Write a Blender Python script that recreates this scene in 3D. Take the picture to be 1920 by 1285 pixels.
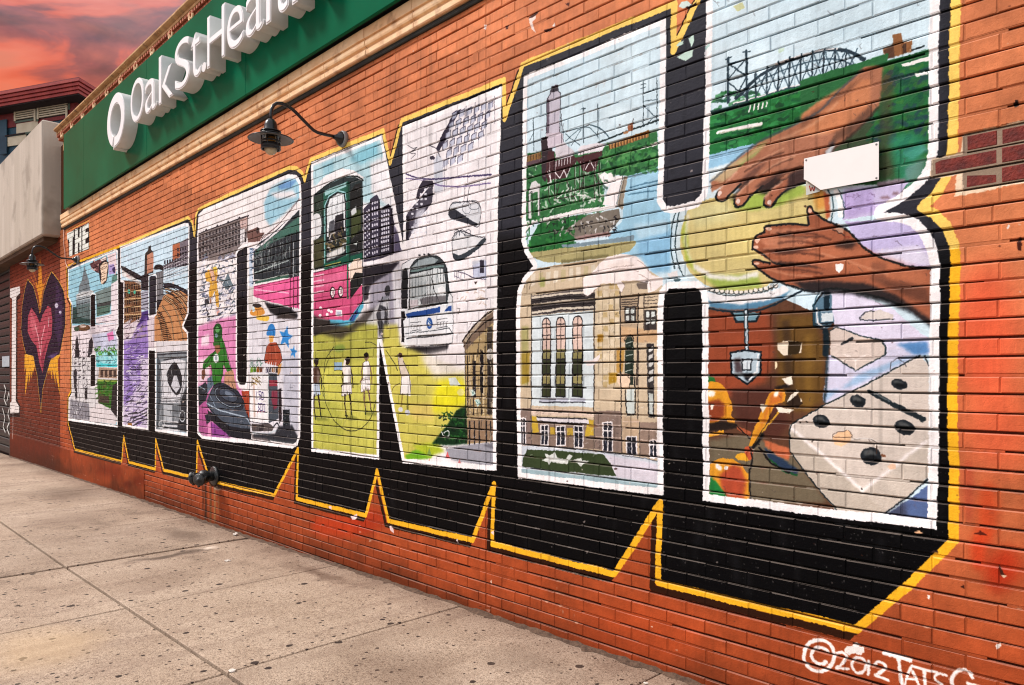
import bpy, bmesh, math, random
import numpy as np
from mathutils import Vector, Matrix
rad = math.radians
random.seed(4)
for o in list(bpy.data.objects):
    bpy.data.objects.remove(o, do_unlink=True)
scene = bpy.context.scene
COL = scene.collection
EYE = 1.50            # eye height above the datum; world X runs along the wall, the street is at -Y

# ---------------------------------------------------------------- camera
cam_d = bpy.data.cameras.new("camera")
cam_d.sensor_width = 36.0
cam_d.lens = 1372.0 / 1920.0 * 36.0
cam_d.shift_y = 61.5 / 1920.0
cam_d.clip_start, cam_d.clip_end = 0.05, 3000.0
cam = bpy.data.objects.new("camera", cam_d)
cam.location = (0, -3.05, EYE)
_phi = math.atan2(1335.0, 1372.0)
cam.rotation_euler = (rad(90), 0, rad(90) - _phi)
COL.objects.link(cam)
scene.camera = cam
# ---------------------------------------------------------------- light
CLOUD_SEED = 3.7
SUN_EL, SUN_AZ = 46.0, 232.0      # azimuth of the sun, degrees from +Y clockwise (seen from above)
_a = rad(SUN_AZ)
sun_dir = Vector((math.sin(_a) * math.cos(rad(SUN_EL)), math.cos(_a) * math.cos(rad(SUN_EL)), math.sin(rad(SUN_EL))))
sd = bpy.data.lights.new("sun", 'SUN')
sd.energy, sd.angle, sd.color = 1.5, rad(12), (1.0, 0.955, 0.9)
so = bpy.data.objects.new("sun", sd)
so.rotation_euler = (-sun_dir).to_track_quat('-Z', 'Y').to_euler()
so.location = (-4, -20, 30)
COL.objects.link(so)
vs = scene.view_settings
vs.view_transform, vs.look, vs.gamma = 'Standard', 'None', 1.0
vs.exposure = 1.45
vs.use_curve_mapping = False
scene.cycles.max_bounces = 4
scene.cycles.use_denoising = True
scene.cycles.filter_width = 1.15

def make_world():
    w = bpy.data.worlds.new("World")
    scene.world = w
    w.use_nodes = True
    nt = w.node_tree
    N, K = nt.nodes, nt.links
    N.clear()
    out = N.new('ShaderNodeOutputWorld'); bg = N.new('ShaderNodeBackground')
    sky = N.new('ShaderNodeTexSky'); sky.sky_type = 'NISHITA'; sky.sun_disc = False
    sky.sun_elevation = rad(SUN_EL); sky.sun_rotation = rad(SUN_AZ)
    tc = N.new('ShaderNodeTexCoord'); sep = N.new('ShaderNodeSeparateXYZ')
    K.new(tc.outputs['Generated'], sep.inputs[0])

    def mth(op, a, b=None, clamp=False):
        m = N.new('ShaderNodeMath'); m.operation = op; m.use_clamp = clamp
        for i, v in enumerate((a, b)):
            if v is None:
                continue
            if isinstance(v, (int, float)):
                m.inputs[i].default_value = v
            else:
                K.new(v, m.inputs[i])
        return m.outputs[0]
    zc = mth('ADD', mth('MAXIMUM', sep.outputs['Z'], 0.0), 0.16)
    cmb = N.new('ShaderNodeCombineXYZ')           # cloud deck seen in perspective
    K.new(mth('DIVIDE', sep.outputs['X'], zc), cmb.inputs[0]); K.new(mth('DIVIDE', sep.outputs['Y'], zc), cmb.inputs[1])

    def noise(scale, det, rough, sx, sy, rot, dist=0.4):
        mp = N.new('ShaderNodeMapping'); mp.inputs['Scale'].default_value = (sx, sy, 1); mp.inputs['Rotation'].default_value = (0, 0, rad(rot))
        K.new(cmb.outputs[0], mp.inputs[0])
        n = N.new('ShaderNodeTexNoise'); n.inputs['Scale'].default_value = scale; n.inputs['Detail'].default_value = det
        n.inputs['Roughness'].default_value = rough; n.inputs['Distortion'].default_value = dist
        K.new(mp.outputs[0], n.inputs['Vector'])
        return n.outputs['Fac']

    def ramp(fac, stops):
        r = N.new('ShaderNodeValToRGB')
        e = r.color_ramp.elements
        while len(e) < len(stops):
            e.new(0.5)
        for q, (p, c) in zip(e, stops):
            q.position = p; q.color = (*c, 1)
        K.new(fac, r.inputs[0])
        return r.outputs[0]

    def mix(f, a, b):
        m = N.new('ShaderNodeMixRGB')
        for i, v in enumerate((f, a, b)):
            if isinstance(v, (int, float)):
                m.inputs[i].default_value = v
            elif isinstance(v, tuple):
                m.inputs[i].default_value = (*v, 1)
            else:
                K.new(v, m.inputs[i])
        return m.outputs[0]
    n1 = noise(2.4, 6, 0.55, 2.4, 0.7, 24, 0.7); n2 = noise(4.2, 5, 0.55, 2.0, 0.55, 10, 1.0)
    az = N.new('ShaderNodeMath'); az.operation = 'ARCTAN2'; K.new(sep.outputs['Y'], az.inputs[0]); K.new(mth('MULTIPLY', sep.outputs['X'], -1.0), az.inputs[1])
    band = N.new('ShaderNodeCombineXYZ'); K.new(mth('MULTIPLY', az.outputs[0], 5.5), band.inputs[0]); K.new(mth('MULTIPLY', mth('ADD', sep.outputs['Z'], mth('MULTIPLY', az.outputs[0], -0.10)), 17.0), band.inputs[1]); band.inputs[2].default_value = CLOUD_SEED

    def bnoise(scale, det, dist):
        n = N.new('ShaderNodeTexNoise'); n.inputs['Scale'].default_value = scale; n.inputs['Detail'].default_value = det; n.inputs['Roughness'].default_value = 0.5; n.inputs['Distortion'].default_value = dist
        K.new(band.outputs[0], n.inputs['Vector']); return n.outputs['Fac']
    b1 = bnoise(1.0, 5, 0.6); b2 = bnoise(2.7, 4, 0.4)
    red = ramp(b1, [(0.36, (0.030, 0.008, 0.012)), (0.45, (0.095, 0.020, 0.022)), (0.505, (0.27, 0.040, 0.020)), (0.57, (0.31, 0.068, 0.038)), (0.65, (0.20, 0.088, 0.058)), (0.76, (0.23, 0.14, 0.12))])
    red = mix(mth('MULTIPLY', mth('SUBTRACT', b2, 0.46, True), 1.5, True), red, (0.30, 0.070, 0.040))
    grey = ramp(n1, [(0.3, (0.26, 0.25, 0.26)), (0.5, (0.40, 0.385, 0.38)), (0.72, (0.56, 0.54, 0.52))])
    dim = N.new('ShaderNodeVectorMath'); dim.operation = 'SCALE'; K.new(sky.outputs[0], dim.inputs[0]); dim.inputs['Scale'].default_value = 0.10
    deck = mix(mth('MULTIPLY', mth('SUBTRACT', mth('MULTIPLY', n2, 2.0), 0.62, True), 0.55), grey, dim.outputs[0])
    # afterglow fills the low sky down the street (-X) and thins out overhead
    west = mth('MULTIPLY', mth('ADD', mth('MULTIPLY', sep.outputs['X'], -1.0), -0.25), 1.9, True)
    low = mth('SUBTRACT', 1.55, mth('MULTIPLY', sep.outputs['Z'], 1.75), True)
    f = mth('MULTIPLY', west, low, True)
    col = mix(f, deck, red)
    glow = mth('MULTIPLY', mth('SUBTRACT', 1.0, mth('MULTIPLY', mth('ABSOLUTE', mth('SUBTRACT', sep.outputs['Z'], 0.24)), 6.0), True), f, True)
    col = mix(mth('MULTIPLY', glow, 0.4), col, (0.36, 0.10, 0.055))
    K.new(col, bg.inputs['Color']); bg.inputs['Strength'].default_value = 1.0
    K.new(bg.outputs[0], out.inputs[0])
make_world()

# ---------------------------------------------------------------- helpers
def tag(o, label=None, cat=None, group=None, kind=None):
    for k, v in (('label', label), ('category', cat), ('group', group), ('kind', kind)):
        if v:
            o[k] = v
    return o

def empty(name, loc=(0, 0, 0), parent=None):
    o = bpy.data.objects.new(name, None)
    o.location = loc
    o.empty_display_size = 0.1
    COL.objects.link(o)
    if parent:
        o.parent = parent
    return o

class MB:
    """collects faces, builds ONE mesh object"""
    def __init__(s):
        s.v, s.f, s.sm = [], [], []
    def quad(s, a, b, c, d):
        n = len(s.v); s.v += [a, b, c, d]; s.f.append((n, n + 1, n + 2, n + 3)); s.sm.append(False)
    def box(s, x0, x1, y0, y1, z0, z1, bev=0.0):
        if bev <= 0:
            n = len(s.v)
            s.v += [(x, y, z) for z in (z0, z1) for y in (y0, y1) for x in (x0, x1)]
            for q in ((0, 2, 3, 1), (4, 5, 7, 6), (0, 1, 5, 4), (2, 6, 7, 3), (0, 4, 6, 2), (1, 3, 7, 5)):
                s.f.append(tuple(n + i for i in q)); s.sm.append(False)
            return
        b = min(bev, (x1 - x0) / 2.5, (y1 - y0) / 2.5, (z1 - z0) / 2.5)
        bm = bmesh.new()
        bmesh.ops.create_cube(bm, size=1)
        for v in bm.verts:
            v.co = Vector(((x0 + x1) / 2 + v.co.x * (x1 - x0), (y0 + y1) / 2 + v.co.y * (y1 - y0), (z0 + z1) / 2 + v.co.z * (z1 - z0)))
        bmesh.ops.bevel(bm, geom=bm.edges[:], offset=b, segments=1, affect='EDGES')
        s.add_bm(bm)
    def add_bm(s, bm, smooth=False, mat=None):
        n = len(s.v)
        bm.verts.ensure_lookup_table()
        for i, v in enumerate(bm.verts):
            v.index = i
            s.v.append(tuple(mat @ v.co if mat else v.co))
        for f in bm.faces:
            s.f.append(tuple(n + v.index for v in f.verts)); s.sm.append(smooth)
        bm.free()
    def lathe(s, prof, o, axis=(0, 0, 1), n=24, cap=True):
        """prof = [(radius, height along axis)]"""
        q = Vector(axis).to_track_quat('Z', 'Y').to_matrix()
        o = Vector(o); b = len(s.v)
        for r, h in prof:
            for i in range(n):
                a = 2 * math.pi * i / n
                s.v.append(tuple(o + q @ Vector((r * math.cos(a), r * math.sin(a), h))))
        for j in range(len(prof) - 1):
            for i in range(n):
                k = (i + 1) % n
                s.f.append((b + j * n + i, b + j * n + k, b + (j + 1) * n + k, b + (j + 1) * n + i)); s.sm.append(True)
        if cap:
            s.f.append(tuple(b + i for i in reversed(range(n)))); s.sm.append(False)
            s.f.append(tuple(b + (len(prof) - 1) * n + i for i in range(n))); s.sm.append(False)
    def tube(s, pts, r, n=12):
        pts = [Vector(p) for p in pts]; b = len(s.v)
        up = Vector((0.3, 0.2, 1)).normalized()
        for i, p in enumerate(pts):
            d = (pts[min(i + 1, len(pts) - 1)] - pts[max(i - 1, 0)]).normalized()
            u = (up - d * up.dot(d)).normalized(); w = d.cross(u); up = u
            rr = r[i] if isinstance(r, (list, tuple)) else r
            for k in range(n):
                a = 2 * math.pi * k / n
                s.v.append(tuple(p + u * rr * math.cos(a) + w * rr * math.sin(a)))
        for i in range(len(pts) - 1):
            for k in range(n):
                m = (k + 1) % n
                s.f.append((b + i * n + k, b + i * n + m, b + (i + 1) * n + m, b + (i + 1) * n + k)); s.sm.append(True)
        s.f.append(tuple(b + k for k in reversed(range(n)))); s.sm.append(False)
        s.f.append(tuple(b + (len(pts) - 1) * n + k for k in range(n))); s.sm.append(False)
    def prism(s, pts, y0, y1):
        """outline in (x, z), thickness along y"""
        n = len(pts); b = len(s.v)
        s.v += [(x, y0, z) for x, z in pts] + [(x, y1, z) for x, z in pts]
        s.f.append(tuple(b + i for i in range(n))); s.sm.append(False)
        s.f.append(tuple(b + n + i for i in reversed(range(n)))); s.sm.append(False)
        for i in range(n):
            k = (i + 1) % n
            s.f.append((b + i, b + n + i, b + n + k, b + k)); s.sm.append(False)
    def extrude_x(s, prof, x0, x1):
        """closed profile in (y, z) swept along x"""
        n = len(prof); b = len(s.v)
        s.v += [(x0, y, z) for y, z in prof] + [(x1, y, z) for y, z in prof]
        s.f.append(tuple(b + i for i in range(n))); s.sm.append(False)
        s.f.append(tuple(b + n + i for i in reversed(range(n)))); s.sm.append(False)
        for i in range(n):
            k = (i + 1) % n
            s.f.append((b + i, b + n + i, b + n + k, b + k)); s.sm.append(False)
    def mesh(s, name):
        me = bpy.data.meshes.new(name)
        me.from_pydata(s.v, [], s.f)
        me.polygons.foreach_set('use_smooth', s.sm)
        bm = bmesh.new(); bm.from_mesh(me)
        bmesh.ops.recalc_face_normals(bm, faces=bm.faces[:])
        bm.to_mesh(me); bm.free()
        return me
    def build(s, name, m=None, parent=None, loc=(0, 0, 0)):
        me = s.mesh(name)
        if m:
            me.materials.append(m)
        o = bpy.data.objects.new(name, me)
        o.location = loc
        COL.objects.link(o)
        if parent:
            o.parent = parent
        return o

def srgb(c):
    return tuple(((x / 255) / 12.92 if x / 255 <= 0.04045 else ((x / 255 + 0.055) / 1.055) ** 2.4) for x in c)

def material(name, c, rough=0.6, c2=None, scale=6.0, bump=0.0, bscale=60.0, metal=0.0, spec=0.4, streak=False, c3=None, scale3=40.0, amt3=0.4):
    """procedural: base colour broken up by one or two noises, fine relief from a third"""
    m = bpy.data.materials.new(name); m.use_nodes = True
    nt = m.node_tree; N, K = nt.nodes, nt.links
    b = N['Principled BSDF']
    b.inputs['Roughness'].default_value = rough; b.inputs['Metallic'].default_value = metal; b.inputs['Specular IOR Level'].default_value = spec
    geo = N.new('ShaderNodeNewGeometry')
    vec = geo.outputs['Position']
    if streak:
        mp = N.new('ShaderNodeMapping'); mp.inputs['Scale'].default_value = (1, 1, 0.12); K.new(vec, mp.inputs[0]); svec = mp.outputs[0]
    else:
        svec = vec
    col = None
    if c2:
        n = N.new('ShaderNodeTexNoise'); n.inputs['Scale'].default_value = scale; n.inputs['Detail'].default_value = 6; n.inputs['Roughness'].default_value = 0.62
        K.new(svec, n.inputs['Vector'])
        r = N.new('ShaderNodeValToRGB'); r.color_ramp.elements[0].position = 0.34; r.color_ramp.elements[1].position = 0.66
        r.color_ramp.elements[0].color = (*srgb(c), 1); r.color_ramp.elements[1].color = (*srgb(c2), 1)
        K.new(n.outputs['Fac'], r.inputs[0]); col = r.outputs[0]
        if c3:
            n3 = N.new('ShaderNodeTexNoise'); n3.inputs['Scale'].default_value = scale3; n3.inputs['Detail'].default_value = 3
            K.new(vec, n3.inputs['Vector'])
            r3 = N.new('ShaderNodeValToRGB'); r3.color_ramp.elements[0].position = 0.55; r3.color_ramp.elements[1].position = 0.72
            r3.color_ramp.elements[1].color = (amt3, amt3, amt3, 1); r3.color_ramp.elements[0].color = (0, 0, 0, 1)
            K.new(n3.outputs['Fac'], r3.inputs[0])
            mx = N.new('ShaderNodeMixRGB'); K.new(r3.outputs[0], mx.inputs[0]); K.new(col, mx.inputs[1]); mx.inputs[2].default_value = (*srgb(c3), 1); col = mx.outputs[0]
        K.new(col, b.inputs['Base Color'])
    else:
        b.inputs['Base Color'].default_value = (*srgb(c), 1)
    if bump:
        nb = N.new('ShaderNodeTexNoise'); nb.inputs['Scale'].default_value = bscale; nb.inputs['Detail'].default_value = 5
        K.new(vec, nb.inputs['Vector'])
        bp = N.new('ShaderNodeBump'); bp.inputs['Strength'].default_value = bump; bp.inputs['Distance'].default_value = 0.01
        K.new(nb.outputs['Fac'], bp.inputs['Height']); K.new(bp.outputs[0], b.inputs['Normal'])
    return m
# ---------------------------------------------------------------------------
# MURAL PAINT: a numpy brush kit that paints one picture in wall metres
# (T = metres along the wall, H = metres above eye level)
# ---------------------------------------------------------------------------
FPX, CX, HY, DW = 1372.0, 960.0, 704.0, 3.05
PHI = math.atan2(1335.0, FPX)
CO, SI = math.cos(PHI), math.sin(PHI)
COURSE, BLEN = 0.0677, 0.2135
RES = 390.0
T0, T1, H0, H1 = -1.6, 18.2, -1.76, 2.50        # painted range
CW, CH = int((T1 - T0) * RES), int((H1 - H0) * RES)

def wall_th(x, y):
    """measured photo position -> (t, h) in metres on the wall face"""
    u = (x - CX) / FPX
    z = DW / (u * CO + SI)
    return z * (CO - u * SI), (HY - y) * z / FPX, z

FR = dict(P=(0, 0, 1.0), A2=(0, 400, 2.57), A3=(0, 840, 2.8875), A4=(560, 840, 2.5946), B1=(1500, 0, 3.0595),
          B2=(1500, 865, 3.0595), B3=(1160, 900, 3.338), B4=(860, 0, 3.0595), B5=(1200, 0, 3.5694), B6=(1520, 420, 3.2125),
          C1=(940, 420, 4.2825), C2=(940, 660, 4.2825), C3=(700, 150, 3.673), C4=(560, 230, 3.2136), C5=(560, 560, 3.78),
          C6=(360, 310, 4.759), C7=(360, 560, 3.4727), C8=(120, 420, 5.14), D1=(120, 640, 5.14), D2=(1240, 340, 4.0156),
          D3=(1500, 340, 4.0156), D4=(1300, 600, 3.569), D5=(1460, 640, 3.7794), D6=(970, 140, 3.7786), D7=(740, 460, 5.843),
          D8=(0, 500, 3.571), E3=(120, 380, 9.179), E7=(460, 660, 7.14), F2=(1480, 1170, 5.0526), F4=(360, 480, 9.175),
          F5=(120, 460, 10.708), F6=(1270, 340, 3.6923), F8=(1560, 1000, 4.508), D0=(0, 0, 1.0))
rng = np.random.RandomState(7)
ART = np.zeros((CH, CW, 3), np.float32)
CLIP = [None]

def rgb(c):
    return np.array(c, np.float32) / 255.0

def to_cv(fr, pts):
    x0, y0, s = FR[fr]
    out = []
    for p in pts:
        t, h, z = wall_th(x0 + p[0] / s, y0 + p[1] / s)
        out.append(((T1 - t) * RES, (H1 - h) * RES))
    return np.array(out, np.float64)

def wscale(fr, pts):
    """canvas pixels per frame unit at the middle of pts"""
    x0, y0, s = FR[fr]
    mx = x0 + sum(p[0] for p in pts) / len(pts) / s
    z = wall_th(mx, 0)[2]
    return z / FPX * RES / s

def smooth(pts, closed, n=6):
    p = np.array(pts, np.float64)
    m = len(p)
    out = []
    for i in range(m if closed else m - 1):
        a, b, c, d = (p[(i - 1) % m], p[i], p[(i + 1) % m], p[(i + 2) % m]) if closed else \
            (p[max(i - 1, 0)], p[i], p[i + 1], p[min(i + 2, m - 1)])
        for k in range(n):
            t = k / n
            out.append(0.5 * ((2 * b) + (c - a) * t + (2 * a - 5 * b + 4 * c - d) * t * t + (3 * b - a - 3 * c + d) * t ** 3))
    if not closed:
        out.append(p[-1])
    return [tuple(q) for q in out]

def cov_poly(q, pad=0):
    x0 = int(max(0, math.floor(q[:, 0].min()) - 1 - pad)); x1 = int(min(CW, math.ceil(q[:, 0].max()) + 2 + pad))
    y0 = int(max(0, math.floor(q[:, 1].min()) - 1 - pad)); y1 = int(min(CH, math.ceil(q[:, 1].max()) + 2 + pad))
    if x1 <= x0 or y1 <= y0:
        return None
    w, h = x1 - x0, y1 - y0
    acc = np.zeros((h * 2, w), np.float32)
    xs = np.arange(w, dtype=np.float32)[None, :] + x0 + 0.5
    n = len(q)
    for i in range(n):
        ax, ay = q[i]; bx, by = q[(i + 1) % n]
        if ay == by:
            continue
        sg = 1.0 if by > ay else -1.0
        lo, hi = (ay, by) if ay < by else (by, ay)
        r0 = max(0, int(math.ceil((lo - y0) * 2 - 0.5))); r1 = min(h * 2, int(math.ceil((hi - y0) * 2 - 0.5)))
        if r1 <= r0:
            continue
        yy = y0 + (np.arange(r0, r1) + 0.5) / 2
        xc = (ax + (yy - ay) * (bx - ax) / (by - ay)).astype(np.float32)
        acc[r0:r1] += sg * np.clip(xs - xc[:, None] + 0.5, 0, 1)
    c = np.clip(np.abs(acc), 0, 1)
    return x0, x1, y0, y1, 0.5 * (c[0::2] + c[1::2])

def box1(a, r, ax):
    if r < 1:
        return a
    p = [(0, 0), (0, 0)]; p[ax] = (r + 1, r)
    s = np.cumsum(np.pad(a, p), axis=ax)
    n = a.shape[ax]
    k = 2 * r + 1
    return (s[k:k + n] - s[:n]) / k if ax == 0 else (s[:, k:k + n] - s[:, :n]) / k

def blur(a, r):
    r = int(round(r))
    if r < 1:
        return a
    for _ in range(2):
        a = box1(box1(a, r, 0), r, 1)
    return a

def put(x0, x1, y0, y1, cov, col, alpha=1.0):
    if CLIP[0] is not None:
        cov = cov * CLIP[0][y0:y1, x0:x1]
    a = (cov * alpha)[..., None]
    reg = ART[y0:y1, x0:x1]
    ART[y0:y1, x0:x1] = reg + (col - reg) * a

def P(fr, col, pts, sm=0, soft=0, al=1.0, grad=None, clip=True, mul=None):
    """filled polygon; grad=(colour at the bottom) blends down the shape, soft = spray width"""
    sc = wscale(fr, pts)
    if sm:
        pts = smooth(pts, True)
    q = to_cv(fr, pts)
    r = soft * sc
    c = cov_poly(q, int(3 * r) + 2 if r >= 1 else 0)
    if c is None:
        return
    x0, x1, y0, y1, cov = c
    if r >= 1:
        cov = blur(cov, r * 0.6)
    k = rgb(col)
    if grad is not None:
        f = np.linspace(0, 1, y1 - y0, dtype=np.float32)[:, None, None]
        k = k * (1 - f) + rgb(grad) * f
    put(x0, x1, y0, y1, cov, k, al)

def L(fr, col, w, pts, sm=0, soft=0.0, al=1.0, close=0, wm=None, off=(0, 0)):
    """brush line, w in frame units (or wm in metres)"""
    sc = wscale(fr, pts)
    if sm:
        pts = smooth(pts, bool(close))
    if close:
        pts = list(pts) + [pts[0]]
    q = to_cv(fr, pts) + np.array(off) * RES
    r = max(0.42, (w * sc if wm is None else wm * RES) / 2)
    e = max(0.5, soft * sc)
    pad = r + e + 1
    x0 = int(max(0, q[:, 0].min() - pad)); x1 = int(min(CW, q[:, 0].max() + pad + 1))
    y0 = int(max(0, q[:, 1].min() - pad)); y1 = int(min(CH, q[:, 1].max() + pad + 1))
    if x1 <= x0 or y1 <= y0:
        return
    cov = np.zeros((y1 - y0, x1 - x0), np.float32)
    for i in range(len(q) - 1):
        a, b = q[i], q[i + 1]
        u0 = int(max(x0, min(a[0], b[0]) - pad)); u1 = int(min(x1, max(a[0], b[0]) + pad + 1))
        v0 = int(max(y0, min(a[1], b[1]) - pad)); v1 = int(min(y1, max(a[1], b[1]) + pad + 1))
        if u1 <= u0 or v1 <= v0:
            continue
        X = np.arange(u0, u1, dtype=np.float32)[None, :] + 0.5 - a[0]
        Y = np.arange(v0, v1, dtype=np.float32)[:, None] + 0.5 - a[1]
        d = b - a
        l2 = float(d @ d) + 1e-9
        t = np.clip((X * d[0] + Y * d[1]) / l2, 0, 1)
        dist = np.hypot(X - t * d[0], Y - t * d[1])
        cc = np.clip((r + e - dist) / (2 * e), 0, 1)
        s = cov[v0 - y0:v1 - y0, u0 - x0:u1 - x0]
        np.maximum(s, cc, out=s)
    put(x0, x1, y0, y1, cov, rgb(col), al)

def PT(col, pts, soft=0, al=1.0):
    """filled polygon given directly in wall metres (t, h)"""
    q = np.array([((T1 - t) * RES, (H1 - h) * RES) for t, h in pts])
    c = cov_poly(q, int(soft * RES * 3) + 2)
    put(*c[:4], blur(c[4], soft * RES * .6), rgb(col), al)

def border(poly, col, w):
    """painted outline kept inside the letter edge"""
    set_clip('P', poly)
    L('P', col, 0, poly, close=1, wm=2 * w)
    set_clip()

def grit(fr, bb, n, s=1.0, al=.3):
    """quick sketchy under-drawing: short dark and light dabs"""
    scatter(fr, bb, n, [(24, 24, 32), (70, 66, 78), (244, 242, 244), (120, 112, 122)], (8 * s, 26 * s), (3 * s, 8 * s), ang=(-100, 20), al=al)

def R(fr, col, x0, y0, x1, y1, **k):
    P(fr, col, [(x0, y0), (x1, y0), (x1, y1), (x0, y1)], **k)

def E(fr, col, cx, cy, rx, ry, rot=0, **k):
    a = [i * math.pi / 10 for i in range(20)]
    c, s = math.cos(rot), math.sin(rot)
    P(fr, col, [(cx + rx * math.cos(i) * c - ry * math.sin(i) * s, cy + rx * math.cos(i) * s + ry * math.sin(i) * c) for i in a], **k)

def EL(fr, col, w, cx, cy, rx, ry, rot=0, a0=0, a1=360, **k):
    n = 22
    c, s = math.cos(rot), math.sin(rot)
    pts = []
    for i in range(n + 1):
        a = math.radians(a0 + (a1 - a0) * i / n)
        pts.append((cx + rx * math.cos(a) * c - ry * math.sin(a) * s, cy + rx * math.cos(a) * s + ry * math.sin(a) * c))
    L(fr, col, w, pts, **k)

def set_clip(fr=None, pts=None, sm=0):
    if pts is None:
        CLIP[0] = None
        return
    if sm:
        pts = smooth(pts, True)
    m = np.zeros((CH, CW), np.float32)
    c = cov_poly(to_cv(fr, pts))
    m[c[2]:c[3], c[0]:c[1]] = c[4]
    CLIP[0] = m

def scatter(fr, poly_bbox, n, cols, ln, w, ang=(0, 360), soft=0, al=0.9, curv=0.3):
    """loose short brush strokes over a box (foliage, crowds, rubble)"""
    x0, y0, x1, y1 = poly_bbox
    for _ in range(n):
        x = rng.uniform(x0, x1); y = rng.uniform(y0, y1)
        a = math.radians(rng.uniform(*ang)); l = rng.uniform(*ln)
        c = cols[rng.randint(len(cols))]
        b = a + rng.uniform(-curv, curv) * 3
        m = (x + math.cos(a) * l / 2, y + math.sin(a) * l / 2)
        L(fr, c, rng.uniform(*w), [(x, y), m, (m[0] + math.cos(b) * l / 2, m[1] + math.sin(b) * l / 2)], soft=soft, al=al)

def vnoise(shape, cell, seed):
    r = np.random.RandomState(seed)
    h, w = shape
    gh, gw = int(h / cell) + 3, int(w / cell) + 3
    g = r.rand(gh, gw).astype(np.float32)
    yy = np.arange(h, dtype=np.float32) / cell; xx = np.arange(w, dtype=np.float32) / cell
    yi = yy.astype(int); xi = xx.astype(int)
    fy = (yy - yi)[:, None]; fx = (xx - xi)[None, :]
    fy = fy * fy * (3 - 2 * fy); fx = fx * fx * (3 - 2 * fx)
    rows = g[yi] * (1 - fy) + g[yi + 1] * fy
    return rows[:, xi] * (1 - fx) + rows[:, xi + 1] * fx

def fbm(shape, cell, seed, o=4):
    s = 0.0; a = 1.0; tot = 0.0
    for k in range(o):
        if cell < 2:
            break
        s = s + a * vnoise(shape, cell, seed + k); tot += a
        a *= 0.55; cell /= 2.1
    return s / tot
# ------------------------------------------------------------------ base coat
WHT, BLK, YEL = (246, 241, 242), (4, 4, 6), (244, 176, 30)
def base_coat():
    n1 = fbm((CH, CW), 420, 11); n2 = fbm((CH, CW), 90, 23); n3 = fbm((CH, CW), 14, 31, 2)
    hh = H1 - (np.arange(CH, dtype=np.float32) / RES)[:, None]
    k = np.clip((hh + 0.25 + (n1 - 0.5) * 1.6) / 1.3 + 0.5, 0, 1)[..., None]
    up, lo = rgb((212, 124, 80)), rgb((166, 74, 36))  # lighter top, darker foot: wall lighting painted in along with repaint tones
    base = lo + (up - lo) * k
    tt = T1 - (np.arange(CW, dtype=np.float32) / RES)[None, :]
    shaded = np.clip((tt - 13.72) / 0.03, 0, 1)[..., None]                             # shade under the concrete beam painted in, beyond the joint
    base = base * (1 - shaded) + shaded * (rgb((116, 52, 34)) * (0.9 + 0.25 * k))
    base = base * (0.9 + 0.2 * n2[..., None]) * (0.95 + 0.1 * n3[..., None])
    # each brick takes the roller a little differently
    row = np.floor((hh - 0.0) / COURSE).astype(int)
    tt = T1 - (np.arange(CW, dtype=np.float32) / RES)[None, :]
    col = np.floor((tt - 0.015) / BLEN + 0.5 * ((row + 1) % 2)).astype(int)
    hsh = ((row * 7919 + col * 104729) % 997) / 997.0
    base = base * (0.93 + 0.11 * hsh[..., None].astype(np.float32))
    plz = np.clip((tt - 9.66) / .02, 0, 1) * np.clip((-1.17 - hh) / .01, 0, 1)
    pn = np.clip((fbm((CH, CW), 120, 57) - .42) * 4, 0, 1)
    plz = (plz * (.25 + .55 * pn))[..., None]
    base = base * (1 - plz) + plz * rgb((128, 52, 20))
    low = np.clip((-1.28 - hh + (n2 - 0.5) * 0.35) / 0.2, 0, 1)[..., None]        # street grime and painted contact shade on the lowest courses
    base = base * (1 - 0.38 * low) + rgb((96, 52, 30)) * 0.12 * low
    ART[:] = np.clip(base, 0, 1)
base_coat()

def stains():
    for (x, y, rx, ry, c, a) in [(1850, 620, 60, 130, (244, 92, 56), .8), (1870, 800, 60, 90, (242, 98, 60), .6), (1850, 960, 20, 60, (206, 66, 26), .7), (1885, 1060, 30, 36, (190, 44, 14), .75), (1868, 1085, 22, 30, (186, 44, 16), .6),
                                 (1836, 1030, 16, 40, (214, 58, 22), .7), (1815, 920, 10, 60, (170, 60, 40), .5), (1200, 1190, 120, 60, (205, 80, 34), .4), (640, 985, 60, 22, (190, 58, 22), .8), (690, 975, 34, 22, (170, 48, 20), .7),
                                 (205, 885, 26, 12, (120, 42, 16), .75), (262, 902, 12, 10, (110, 38, 14), .8), (240, 908, 8, 6, (90, 30, 12), .7), (170, 900, 40, 14, (182, 80, 36), .5),
                                 (320, 925, 16, 10, (140, 52, 18), .6), (60, 835, 60, 22, (96, 34, 18), .6), (90, 780, 30, 30, (110, 42, 24), .45)]:
        E('P', c, x, y, rx, ry, soft=min(rx, ry) * .7, al=a)
    # drips under the standpipe
    for (x, c, w, l) in [(385, (40, 24, 16), 8, 62), (394, (96, 70, 40), 8, 70), (402, (150, 118, 76), 8, 66), (409, (170, 120, 70), 4, 52), (380, (70, 34, 18), 6, 44)]:
        L('P', c, w, [(x, 908), (x + 1, 908 + l * .6), (x, 908 + l)], soft=4, al=.8)
    E('P', (196, 178, 160), 408, 914, 7, 5, soft=3, al=.9)
stains()
L('P', (70, 26, 14), 1.6, [(112, 470), (112, 850)], al=.7)

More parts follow.
